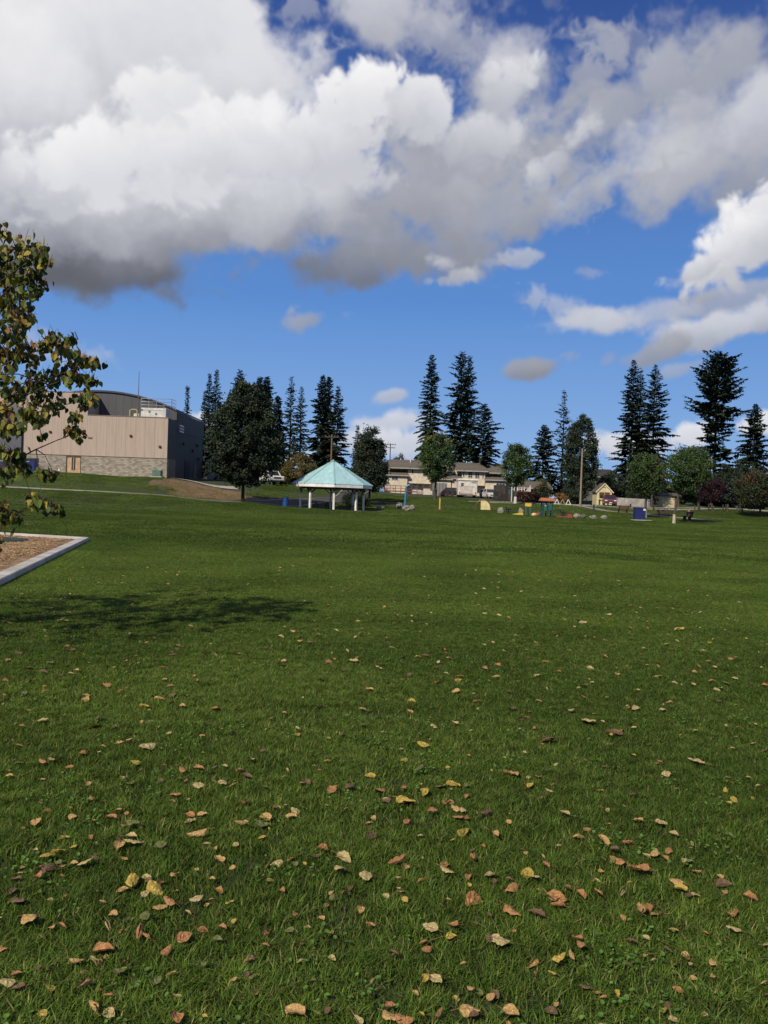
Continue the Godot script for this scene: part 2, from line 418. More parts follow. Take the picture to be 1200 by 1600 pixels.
# ---------------------------------------------------------------- materials
func noise_tex(frequency: float, lo: Color, hi: Color, sd: int, size := 512, octaves := 5) -> NoiseTexture2D:
	var f := FastNoiseLite.new(); f.seed = sd; f.frequency = frequency; f.fractal_octaves = octaves
	var t := NoiseTexture2D.new(); t.width = size; t.height = size; t.seamless = true; t.noise = f
	var g := Gradient.new(); g.set_color(0, lo); g.set_color(1, hi); g.set_offset(0, 0.2); g.set_offset(1, 0.8)
	t.color_ramp = g
	return t
func bump_tex(frequency: float, sd: int, size := 512) -> NoiseTexture2D:
	var f := FastNoiseLite.new(); f.seed = sd; f.frequency = frequency; f.fractal_octaves = 5
	var t := NoiseTexture2D.new(); t.width = size; t.height = size; t.seamless = true; t.noise = f; t.as_normal_map = true; t.bump_strength = 3.0
	return t
var M := {}
func stuff_mat(rough: float, tex: Texture2D = null, scale := 1.0, bump: Texture2D = null, bump_s := 0.5, metal := 0.0) -> StandardMaterial3D:
	# base colours come from the faces, the texture only grains and soils them
	var m := StandardMaterial3D.new()
	m.vertex_color_use_as_albedo = true; m.roughness = rough; m.metallic = metal
	m.cull_mode = BaseMaterial3D.CULL_DISABLED
	if tex or bump:
		m.uv1_triplanar = true; m.uv1_world_triplanar = true; m.uv1_scale = Vector3.ONE * scale
	if tex: m.albedo_texture = tex
	if bump: m.normal_enabled = true; m.normal_texture = bump; m.normal_scale = bump_s
	return m
func make_materials():
	var grime := noise_tex(0.012, Color(0.88, 0.875, 0.86), Color(1, 1, 1), 3)
	var blotch := noise_tex(0.02, Color(0.66, 0.65, 0.62), Color(1, 1, 1), 8)
	var grain := noise_tex(0.08, Color(0.72, 0.70, 0.68), Color(1, 1, 1), 9)
	var rough_n := bump_tex(0.05, 4)
	M.paint = stuff_mat(0.55, grime, 0.21)
	M.gloss = stuff_mat(0.22, grime, 0.5); M.gloss.clearcoat_enabled = true; M.gloss.clearcoat = 0.6
	M.metal = stuff_mat(0.42, grime, 0.4, null, 0.0, 0.6)
	M.plastic = stuff_mat(0.4, grime, 0.6)
	M.wood = stuff_mat(0.8, blotch, 0.9, rough_n, 0.5)
	M.bark = stuff_mat(0.95, grain, 1.3, rough_n, 1.0)
	M.stone = stuff_mat(0.92, grain, 0.9, rough_n, 0.8)
	M.concrete = stuff_mat(0.9, noise_tex(0.006, Color(0.84, 0.83, 0.81), Color(1, 1, 1), 14, 512, 6), 0.33, rough_n, 0.25)
	M.asphalt = stuff_mat(0.92, grain, 0.6, rough_n, 0.4)
	M.siding = stuff_mat(0.7, grime, 0.17)
	M.shingle = stuff_mat(0.92, grain, 0.8, rough_n, 0.6)
	M.cladding = stuff_mat(0.6, noise_tex(0.01, Color(0.945, 0.94, 0.93), Color(1, 1, 1), 18), 0.13); M.cladding.uv1_scale = Vector3(0.45, 0.04, 0.45)
	M.rubber = stuff_mat(0.85, grain, 1.0)
	M.glass = stuff_mat(0.06)
	M.soil = stuff_mat(1.0, blotch, 0.35, rough_n, 0.6)
	M.needles = stuff_mat(0.75); M.needles.backlight_enabled = true; M.needles.backlight = Color(0.18, 0.2, 0.1)
	M.leaves = stuff_mat(0.6); M.leaves.backlight_enabled = true; M.leaves.backlight = Color(0.45, 0.5, 0.2)
	M.grass = stuff_mat(0.62); M.grass.backlight_enabled = true; M.grass.backlight = Color(0.35, 0.45, 0.08)
	M.grass.metallic_specular = 0.22; M.leaves.metallic_specular = 0.35; M.needles.metallic_specular = 0.25
	# split-face concrete blocks: too far away to tell apart, so tone and joints are print
	var im := Image.create(256, 256, false, Image.FORMAT_RGB8)
	var rng := RandomNumberGenerator.new(); rng.seed = 4
	for r in 16:
		for q in range(-1, 8):
			var t := rng.randf_range(0.74, 0.98)
			im.fill_rect(Rect2i(q * 32 + (16 if r % 2 else 0), r * 16, 32, 16), Color(t, t * 0.995, t * 0.985))
		im.fill_rect(Rect2i(0, r * 16, 256, 2), Color(0.62, 0.61, 0.6))
	M.block = stuff_mat(0.95, ImageTexture.create_from_image(im), 0.31, rough_n, 1.0)

# ---------------------------------------------------------------- terrain
# measured spots [x, distance, height]: the lawn is level, then climbs to the hall, the houses and the road
var spots := [[-27.0, 104.0, 3.38], [-38.0, 104.0, 3.5], [-45.0, 104.0, 3.55], [-60.0, 104.0, 3.6], [-85.0, 104.0, 3.6], [-27.0, 125.0, 3.75], [-20.0, 112.0, 3.35],
	[-38.0, 125.0, 3.6], [-60.0, 130.0, 3.6], [-29.8, 85.0, 1.4], [-40.0, 84.0, 1.5], [-24.0, 87.0, 1.28], [-17.3, 90.0, 0.62], [-15.3, 92.0, 1.0], [-10.6, 92.0, 0.33], [-55.0, 80.0, 1.5],
	[-5.8, 95.0, 0.16], [-9.0, 98.0, 0.2], [-2.0, 92.0, 0.14], [-1.7, 108.0, 0.8], [-12.8, 125.0, 3.3], [-15.3, 118.0, 3.1], [-8.0, 112.0, 1.5], [-16.0, 104.0, 2.1], [-11.0, 103.0, 1.2],
	[2.3, 98.0, 0.5], [6.5, 100.0, 0.6], [11.8, 102.0, 0.85], [13.6, 100.0, 0.4], [17.0, 100.0, 0.14], [22.0, 101.0, 0.2], [24.5, 98.0, 0.2], [6.6, 112.0, 1.9], [17.7, 116.0, 1.7],
	[30.0, 118.0, 1.8], [24.5, 118.0, 1.8], [32.0, 124.0, 1.95], [20.5, 125.0, 1.95], [4.4, 150.0, 2.8], [16.7, 150.0, 2.85], [13.4, 138.0, 2.4], [30.5, 112.0, 0.95], [28.6, 96.0, 0.15],
	[30.5, 100.0, 0.5], [33.1, 101.0, 0.7], [34.0, 96.0, 0.5], [30.4, 90.0, 0.1], [37.3, 105.0, 0.8], [45.0, 117.0, 2.1], [40.0, 112.0, 1.5], [60.0, 110.0, 1.8], [70.0, 140.0, 3.0], [45.0, 140.0, 2.6],
	[-20.0, 150.0, 4.0], [-10.0, 150.0, 4.0], [-30.0, 150.0, 4.2], [0.0, 160.0, 3.2], [30.0, 150.0, 2.8], [90.0, 120.0, 2.0]]
var flat_added := false
var height_grid := PackedFloat32Array()
func ground_height(x: float, z: float) -> float:
	# looked up in a one-metre grid
	var d := -z
	if d < 48.0: return 0.0
	if x < -129.0 or x > 129.0 or d > 228.0: return exact_height(x, z)
	if height_grid.is_empty():
		height_grid.resize(262 * 184)
		for j in 184:
			for i in 262: height_grid[j * 262 + i] = exact_height(i - 130.0, -(j + 47.0))
	var u := x + 130.0; var v := d - 47.0
	var a := int(u); var b := int(v); u -= a; v -= b
	var k := b * 262 + a
	return lerpf(lerpf(height_grid[k], height_grid[k + 1], u), lerpf(height_grid[k + 262], height_grid[k + 263], u), v)
func exact_height(x: float, z: float) -> float:
	var d := -z
	if d < 48.0: return 0.0
	if not flat_added:
		flat_added = true
		for k in range(-12, 13): spots.append([k * 9.0, 66.0, 0.0])
		for k in range(-10, 11): spots.append([k * 25.0, 230.0, 4.0])
	var sw := 0.0; var sh := 0.0
	for s in spots:
		var r2: float = (x - s[0]) * (x - s[0]) + (d - s[1]) * (d - s[1]) + 16.0
		var w: float = 1.0 / (r2 * r2)
		sw += w; sh += w * s[2]
	var h := sh / sw
	var t := clampf((d - 48.0) / 20.0, 0.0, 1.0)
	return h * t * t * (3.0 - 2.0 * t)
func on(x: float, d: float) -> Vector3:
	return Vector3(x, ground_height(x, -d), -d)
var lawn_noise := FastNoiseLite.new()
var lawn_fine := FastNoiseLite.new()
func lawn_tone(x: float, d: float) -> Color:
	# relative tone of the turf: lush and thinner patches, set by noise alone, the same all over the field
	var a := lawn_noise.get_noise_2d(x * 0.55, d)
	var b := lawn_fine.get_noise_2d(x * 0.7, d)
	return Color(0.72, 0.76, 0.72).lerp(Color(1.22, 1.20, 1.18), clampf(0.5 + a * 1.1 + b * 1.3, 0.0, 1.0))
func bare_soil(x: float, d: float) -> float:
	# the dry bank between the hall and the road
	var b := lawn_fine.get_noise_2d(x * 1.3, d * 1.3) * 0.8
	return clampf(1.4 - pow((x + 20.5) / 6.0, 2.0) - pow((d - 99.5) / 4.5, 2.0) + b, 0.0, 1.0)
# ---------------------------------------------------------------- ground
func inside(p: Vector2, poly: PackedVector2Array) -> bool:
	return Geometry2D.is_point_in_polygon(p, poly)
var bed := PackedVector2Array([Vector2(-8.83, 25.0), Vector2(-4.35, 6.0), Vector2(-22.0, 5.0), Vector2(-34.0, 12.0), Vector2(-34.0, 34.0)])
var lane := [[-75.0, 83.5], [-52.0, 84.5], [-40.0, 85.0], [-29.8, 86.3], [-24.0, 88.0], [-18.0, 91.5], [-13.5, 96.5], [-9.0, 103.5], [-6.0, 112.0], [-4.5, 122.0], [-4.0, 140.0]]
var walk := [[26.0, 116.0], [32.0, 110.0], [34.5, 103.5], [36.0, 99.0], [37.6, 95.5]]
var road := [[12.0, 121.0], [24.0, 120.5], [36.0, 119.0], [50.0, 115.5], [70.0, 114.0], [110.0, 112.0]]
func near_line(x: float, d: float, line: Array) -> float:
	var best := 1e9
	for k in line.size() - 1:
		var a := Vector2(line[k][0], line[k][1]); var b := Vector2(line[k + 1][0], line[k + 1][1])
		best = minf(best, Geometry2D.get_closest_point_to_segment(Vector2(x, d), a, b).distance_to(Vector2(x, d)))
	return best
func smooth_line(line: Array, step: float) -> Array:
	var c := Curve2D.new()
	for k in line.size():
		var t := (Vector2(line[mini(k + 1, line.size() - 1)][0], line[mini(k + 1, line.size() - 1)][1]) - Vector2(line[maxi(k - 1, 0)][0], line[maxi(k - 1, 0)][1])) / 6.0
		c.add_point(Vector2(line[k][0], line[k][1]), -t, t)
	var out := []
	var l := c.get_baked_length()
	for k in int(l / step) + 1: out.append(c.sample_baked(minf(k * step, l), true))
	return out
func strip(line: Array, half: float, lift: float, col: Color, called: String, m: Material, edge := 0.0):
	# a strip of paving that lies on the ground, half metres to either side
	var pts := smooth_line(line, 1.0)
	var s := Shape.new(); var e := Shape.new()
	for k in pts.size() - 1:
		var q := []
		for i in [k, k + 1]:
			var dir: Vector2 = (pts[mini(i + 1, pts.size() - 1)] - pts[maxi(i - 1, 0)]).normalized()
			var side := Vector2(-dir.y, dir.x)
			for o in [-half, half, half + 0.16]:
				var p: Vector2 = pts[i] + side * o
				q.append(Vector3(p.x, ground_height(p.x, -p.y) + lift, -p.y))
		s.face([q[0], q[1], q[4], q[3]], q[0] - Vector3(0, 1, 0), col)
		if edge > 0.0:
			var up := Vector3(0, edge, 0)
			for sg in [0, 1]:
				var a: Vector3 = q[1] if sg else q[0]; var b: Vector3 = q[4] if sg else q[3]
				var w: Vector3 = (q[2] - q[1]) if sg else (q[1] - q[2])
				e.hexa([a - up, b - up, b - up + w, a - up + w, a + up, b + up, b + up + w, a + up + w], Color(0.34, 0.32, 0.29))
	setting(called, s, m)
	if edge > 0.0: setting("path_kerb", e, M.concrete)
func build_ground():
	lawn_noise.seed = 31; lawn_noise.frequency = 0.075; lawn_noise.fractal_octaves = 4
	lawn_fine.seed = 12; lawn_fine.frequency = 0.45; lawn_fine.fractal_octaves = 4
	var xs := [-2500.0, -900.0, -400.0, -200.0, -140.0]
	for k in range(-60, 61): xs.append(k * 1.8)
	xs.append_array([140.0, 200.0, 400.0, 900.0, 2500.0])
	var ds := [-1500.0, -300.0, -60.0, -15.0]
	for k in 100: ds.append(-3.0 + k * 1.8)
	ds.append_array([200.0, 260.0, 400.0, 900.0, 2600.0])
	var s := Shape.new()
	var grid := []
	for d in ds:
		var row := []
		for x in xs: row.append(Vector3(x, ground_height(x, -d) - 0.012, -d))
		grid.append(row)
	for i in ds.size() - 1:
		for j in xs.size() - 1:
			var mx: float = (xs[j] + xs[j + 1]) / 2; var md: float = (ds[i] + ds[i + 1]) / 2
			var t := lawn_tone(mx, md)
			var col := Color(0.040, 0.060, 0.016) * t
			if md > 88.0 and md < 110.0: col = col.lerp(Color(0.22, 0.145, 0.085), bare_soil(mx, md))
			s.quad(grid[i][j], grid[i + 1][j], grid[i + 1][j + 1], grid[i][j + 1], col)
	# smooth normals from the height field
	for k in s.v.size():
		var p := s.v[k]
		if p.z < -46.0 and p.z > -190.0:
			var e := 0.8
			s.n[k] = Vector3(ground_height(p.x - e, p.z) - ground_height(p.x + e, p.z), 2.0 * e, ground_height(p.x, p.z - e) - ground_height(p.x, p.z + e)).normalized()
		else: s.n[k] = Vector3.UP
	setting("ground", s, M.soil)
	strip(lane, 1.5, 0.03, Color(0.075, 0.074, 0.072), "asphalt_path", M.asphalt, 0.07)
	strip(walk, 0.75, 0.03, Color(0.30, 0.27, 0.22), "footpath", M.asphalt)
	strip(road, 1.9, 0.03, Color(0.085, 0.082, 0.076), "road", M.asphalt, 0.05)
	strip([[-46.0, 103.9], [-36.0, 103.9], [-26.2, 103.9], [-22.0, 104.6], [-18.0, 107.0]], 0.85, 0.06, Color(0.42, 0.38, 0.33), "pavement", M.concrete)
func blade(s: Shape, at: Vector3, an: float, h: float, w: float, lean: float, col: Color):
	var side := Vector3(cos(an), 0, sin(an)) * w * 0.5
	var fw := Vector3(-sin(an), 0, cos(an)) * lean
	var m := at + Vector3(0, h * 0.6, 0) + fw * 0.35
	var t := at + Vector3(0, h, 0) + fw
	s.tri(at - side, at + side, m + side * 0.8, col); s.tri(at - side, m + side * 0.8, m - side * 0.8, col)
	s.tri(m - side * 0.8, m + side * 0.8, t, col)
func grass_patch(size: float, blades: int, hgt: float, wid: float, sd: int, uneven := 1.0, straw := false) -> ArrayMesh:
	var rng := RandomNumberGenerator.new(); rng.seed = sd
	var s := Shape.new()
	var heads := []
	var ns := FastNoiseLite.new(); ns.seed = sd; ns.frequency = 7.0 / size; ns.fractal_octaves = 3
	for k in 30: heads.append(Vector2(rng.randf_range(-0.5, 0.5), rng.randf_range(-0.5, 0.5)) * size)
	for k in blades:
		var p := Vector2(rng.randf_range(-0.56, 0.56), rng.randf_range(-0.56, 0.56)) * size
		if rng.randf() < 0.3: p = heads[rng.randi() % 30] + Vector2(rng.randfn(0, 0.035), rng.randfn(0, 0.035)) * size
		var col := Color(0.056, 0.102, 0.014).lerp(Color(0.104, 0.158, 0.025), rng.randf())
		var u := rng.randf()
		if u < 0.03: col = Color(0.25, 0.21, 0.09)
		elif u < 0.18: col = Color(0.040, 0.080, 0.014)
		elif u < 0.26: col = Color(0.14, 0.20, 0.045)
		if rng.randf() < 0.03: col = Color(0.20, 0.16, 0.075)
		if straw and rng.randf() < 0.8: col = Color(0.24, 0.165, 0.085).lerp(Color(0.36, 0.27, 0.14), rng.randf())
		var v := ns.get_noise_2d(p.x, p.y)
		col *= clampf(0.86 + v * 0.9 * uneven, 0.5, 1.3)
		var h := hgt * rng.randf_range(0.45, 1.15) * (1.0 + v * 0.5 * uneven)
		blade(s, Vector3(p.x, -0.008, p.y), rng.randf() * TAU, h, wid * rng.randf_range(0.6, 1.25), h * rng.randf_range(0.1, 2.0), col)
	return s.mesh()
func scatter(called: String, label: String, category: String, me: Mesh, m: Material, xf: Array, cols: Array) -> MultiMeshInstance3D:
	var mm := MultiMesh.new(); mm.transform_format = MultiMesh.TRANSFORM_3D; mm.use_colors = true
	mm.mesh = me; mm.instance_count = xf.size()
	for k in xf.size(): mm.set_instance_transform(k, xf[k]); mm.set_instance_color(k, cols[k])
	var o := MultiMeshInstance3D.new(); o.name = numbered(called); o.multimesh = mm; o.material_override = m
	add_child(o); describe(o, label, category); o.set_meta("kind", "stuff")
	return o
func paved(x: float, d: float) -> bool:
	if d < 40.0: return inside(Vector2(x, d), bed)
	if d > 80.0:
		if x < 0.0 and near_line(x, d, lane) < 1.9: return true
		if x > 8.0 and (near_line(x, d, road) < 2.2 or near_line(x, d, walk) < 0.9): return true
		if x < -17.0 and d > 102.4: return true
		if Vector2(x + 5.8, d - 95.0).length() < 3.9: return true
	return false
func build_grass():
	var rng := RandomNumberGenerator.new(); rng.seed = 9
	var near := [[], [], [], []]; var nearc := [[], [], [], []]
	var d := 1.3
	# fine turf in view and a few steps to either side
	while d < 27.0:
		var half := 0.47 * d + 1.8
		var x := -half
		while x < half:
			var p := Vector2(x + rng.randf_range(-0.2, 0.2), d + rng.randf_range(-0.2, 0.2))
			x += 0.66
			var clear := true
			for e in [Vector2(0.3, 0.3), Vector2(-0.45, 0.0), Vector2(0.0, 0.45), Vector2(0.0, -0.3)]:
				if inside(p + e, bed): clear = false
			if not clear: continue
			var k := rng.randi() % 4
			near[k].append(Transform3D(Basis(Vector3.UP, rng.randf() * TAU).scaled(Vector3(1, rng.randf_range(0.85, 1.15), 1)), Vector3(p.x, 0, -p.y)))
			nearc[k].append(lawn_tone(p.x, p.y))
		d += 0.66
	for k in 4: scatter("lawn_grass", "mown green lawn grass in the open field", "grass", grass_patch(1.0, 14000, 0.033, 0.0036, 100 + k), M.grass, near[k], nearc[k])
	# narrow tufts close against the kerb
	var tuft := grass_patch(0.24, 520, 0.042, 0.004, 140)
	var tx := []; var tc := []
	for side in [[Vector2(-8.83, 25.0), Vector2(-4.35, 6.0), 0.30], [Vector2(-8.83, 25.0), Vector2(-34.0, 34.0), 0.30]]:
		var dir: Vector2 = (side[1] - side[0]).normalized()
		var out := Vector2(-dir.y, dir.x)
		if inside(side[0] + dir * 2.0 + out * 0.5, bed): out = -out
		for k in int(side[0].distance_to(side[1]) / 0.09):
			for r in 4:
				var p: Vector2 = side[0] + dir * k * 0.09 + out * (0.29 + r * 0.17 + rng.randf() * 0.06)
				tx.append(Transform3D(Basis(Vector3.UP, rng.randf() * TAU), Vector3(p.x, 0, -p.y))); tc.append(lawn_tone(p.x, p.y))
	scatter("kerb_grass", "short grass growing tight along the concrete kerb", "grass", tuft, M.grass, tx, tc)
	var far := [[], [], []]; var farc := [[], [], []]
	d = 26.0
	while d < 132.0:
		var step := 1.5 if d < 60.0 else 2.4
		var half2 := 0.47 * d + 4.0
		var x2 := -half2
		while x2 < half2:
			var p2 := Vector2(x2 + rng.randf_range(-0.4, 0.4), d + rng.randf_range(-0.4, 0.4))
			x2 += step
			if paved(p2.x, p2.y): continue
			if paved(p2.x + 0.9, p2.y) or paved(p2.x - 0.9, p2.y) or paved(p2.x, p2.y + 0.9) or paved(p2.x, p2.y - 0.9): continue
			var soil := bare_soil(p2.x, p2.y) if p2.y > 88.0 else 0.0
			if rng.randf() < soil * 0.3: continue
			var k2 := rng.randi() % 2
			if rng.randf() < soil: k2 = 2
			var gy := ground_height(p2.x, -p2.y)
			var gx := Vector3(1, ground_height(p2.x + 0.5, -p2.y) - ground_height(p2.x - 0.5, -p2.y), 0)
			var gz := Vector3(0, ground_height(p2.x, -p2.y + 0.5) - ground_height(p2.x, -p2.y - 0.5), 1)
			var sc := step / 1.4
			var b2 := Basis(gx * sc, Vector3.UP, gz * sc) * Basis(Vector3.UP, rng.randf() * TAU)
			far[k2].append(Transform3D(b2, Vector3(p2.x, gy, -p2.y)))
			farc[k2].append(lawn_tone(p2.x, p2.y) if k2 < 2 else Color(1, 1, 1))
		d += step
	for k in 2: scatter("field_grass", "grass of the far half of the playing field", "grass", grass_patch(1.5, 4600, 0.05, 0.012, 160 + k, 0.25), M.grass, far[k], farc[k])
	scatter("dry_grass", "straw-coloured dry grass on the bank beside the hall", "dry grass", grass_patch(1.5, 2600, 0.07, 0.012, 170, 0.4, true), M.grass, far[2], farc[2])
	# low broad-leaved weeds between the blades
	var w := Shape.new()
	for k in 15:
		var an := rng.randf() * TAU; var r := rng.randf_range(0.0, 0.10)
		var c := Vector3(cos(an) * r, rng.randf_range(0.015, 0.034), sin(an) * r)
		var b := Basis.from_euler(Vector3(rng.randf_range(-0.6, 0.6), rng.randf() * TAU, rng.randf_range(-0.6, 0.6)))
		var q := rng.randf_range(0.005, 0.0095)
		var col2 := Color(0.070, 0.140, 0.022) * rng.randf_range(0.75, 1.3)
		var ring := []
		for i in 7: ring.append(c + b * Vector3(cos(TAU * i / 7) * q, 0, sin(TAU * i / 7) * q * 0.85))
		for i in 7: w.tri(c - b.y * 0.002, ring[i], ring[(i + 1) % 7], col2)
	var wx := []; var wc := []
	for k in 800:
		var dd := 2.2 + 11.0 * pow(rng.randf(), 1.3)
		var xx := rng.randf_range(-0.5, 0.5) * dd
		if inside(Vector2(xx, dd), bed): continue
		if lawn_fine.get_noise_2d(xx * 2.2 + 40.0, dd * 2.2) < 0.05: continue
		wx.append(Transform3D(Basis(Vector3.UP, rng.randf() * TAU).scaled(Vector3.ONE * rng.randf_range(0.7, 1.35)), Vector3(xx, 0, -dd))); wc.append(Color(1, 1, 1) * rng.randf_range(0.8, 1.25))
	scatter("lawn_weeds", "small round-leaved weeds among the grass blades", "weeds", w.mesh(), M.leaves, wx, wc)
func build_bed():
	var rng := RandomNumberGenerator.new(); rng.seed = 21
	var s := Shape.new()
	var ring := []
	for p in bed: ring.append(Vector3(p.x, 0.055, -p.y))
	s.prism(ring, Vector3(0, -0.2, 0), Color(0.30, 0.19, 0.10))
	setting("wood_chip_ground", s, M.soil)
	# the concrete kerb round it: two long runs that meet in a corner, cast in lengths
	var k := thing("concrete_kerb", "pale concrete kerb around the wood chip bed", "kerb", Vector3.ZERO)
	for run in [[bed[0], bed[1]], [bed[0], bed[4]]]:
		var dir: Vector2 = (run[1] - run[0]).normalized()
		var out := Vector2(-dir.y, dir.x)
		if inside(run[0] + dir * 2.0 + out * 0.5, bed): out = -out
		var l: float = run[0].distance_to(run[1])
		var cnt := int(l / 3.0)
		for i in cnt:
			var a: Vector2 = run[0] + dir * (l * i / cnt + (0.004 if i else -0.10)); var b: Vector2 = run[0] + dir * (l * (i + 1) / cnt - 0.004)
			var q := []
			for yy in [[-0.1, 0.0], [0.105, 0.0], [0.12, 0.015]]:
				for e in [[a, -0.01], [b, -0.01], [b, 0.24], [a, 0.24]]:
					var o: float = e[1] + (yy[1] if e[1] < 0.1 else -yy[1])
					var pp: Vector2 = e[0] + out * o
					q.append(Vector3(pp.x, yy[0], -pp.y))
			var e2 := Shape.new()
			var tone := Color(0.46, 0.44, 0.41) * rng.randf_range(0.93, 1.05)
			var mid: Vector3 = (q[0] + q[6]) / 2
			for t in 4:
				var u := (t + 1) % 4
				e2.face([q[t], q[u], q[4 + u], q[4 + t]], mid, tone); e2.face([q[4 + t], q[4 + u], q[8 + u], q[8 + t]], mid, tone)
			e2.face([q[8], q[9], q[10], q[11]], mid, tone)
			part("kerb_length", e2, M.concrete, k)
	# loose chips
	var c := Shape.new()
	for i in 40:
		var b := Basis.from_euler(Vector3(rng.randf_range(-0.5, 0.5), rng.randf() * TAU, rng.randf_range(-0.5, 0.5)))
		c.box(Vector3(rng.randf_range(-0.16, 0.16), rng.randf_range(0.0, 0.03), rng.randf_range(-0.16, 0.16)), Vector3(rng.randf_range(0.02, 0.06), 0.006, rng.randf_range(0.008, 0.02)), Color(0.46, 0.29, 0.145).lerp(Color(0.62, 0.44, 0.26), rng.randf()) * rng.randf_range(0.6, 1.1), b)
	var xf := []; var cc := []
	for i in 2600:
		var d := rng.randf_range(10.0, 27.5); var x := rng.randf_range(-16.0, -5.0)
		if not inside(Vector2(x, d), bed) or not inside(Vector2(x + 0.25, d), bed) or not inside(Vector2(x, d + 0.25), bed): continue
		xf.append(Transform3D(Basis(Vector3.UP, rng.randf() * TAU), Vector3(x, 0.055, -d))); cc.append(Color(1, 1, 1) * rng.randf_range(0.85, 1.15))
	scatter("wood_chips", "tan wood chips filling the kerbed play bed", "wood chips", c.mesh(), M.wood, xf, cc)
	var mt := Shape.new()
	var rr := []
	for i in 28: rr.append(Vector3(cos(TAU * i / 28) * 1.05, 0, sin(TAU * i / 28) * 1.05))
	for i in 28:
		var a: Vector3 = rr[i]; var b2: Vector3 = rr[(i + 1) % 28]
		mt.face([a, b2, b2 * 0.95 + Vector3(0, 0.05, 0), a * 0.95 + Vector3(0, 0.05, 0)], Vector3.ZERO, Color(0.02, 0.045, 0.035))
		mt.face([a * 0.95 + Vector3(0, 0.05, 0), b2 * 0.95 + Vector3(0, 0.05, 0), Vector3(0, 0.09, 0)], Vector3(0, -0.2, 0), Color(0.024, 0.052, 0.04))
	single("rubber_mat", mt, M.rubber, Vector3(-10.6, 0.06, -23.0), "dark green round rubber mat on the wood chips", "mat")
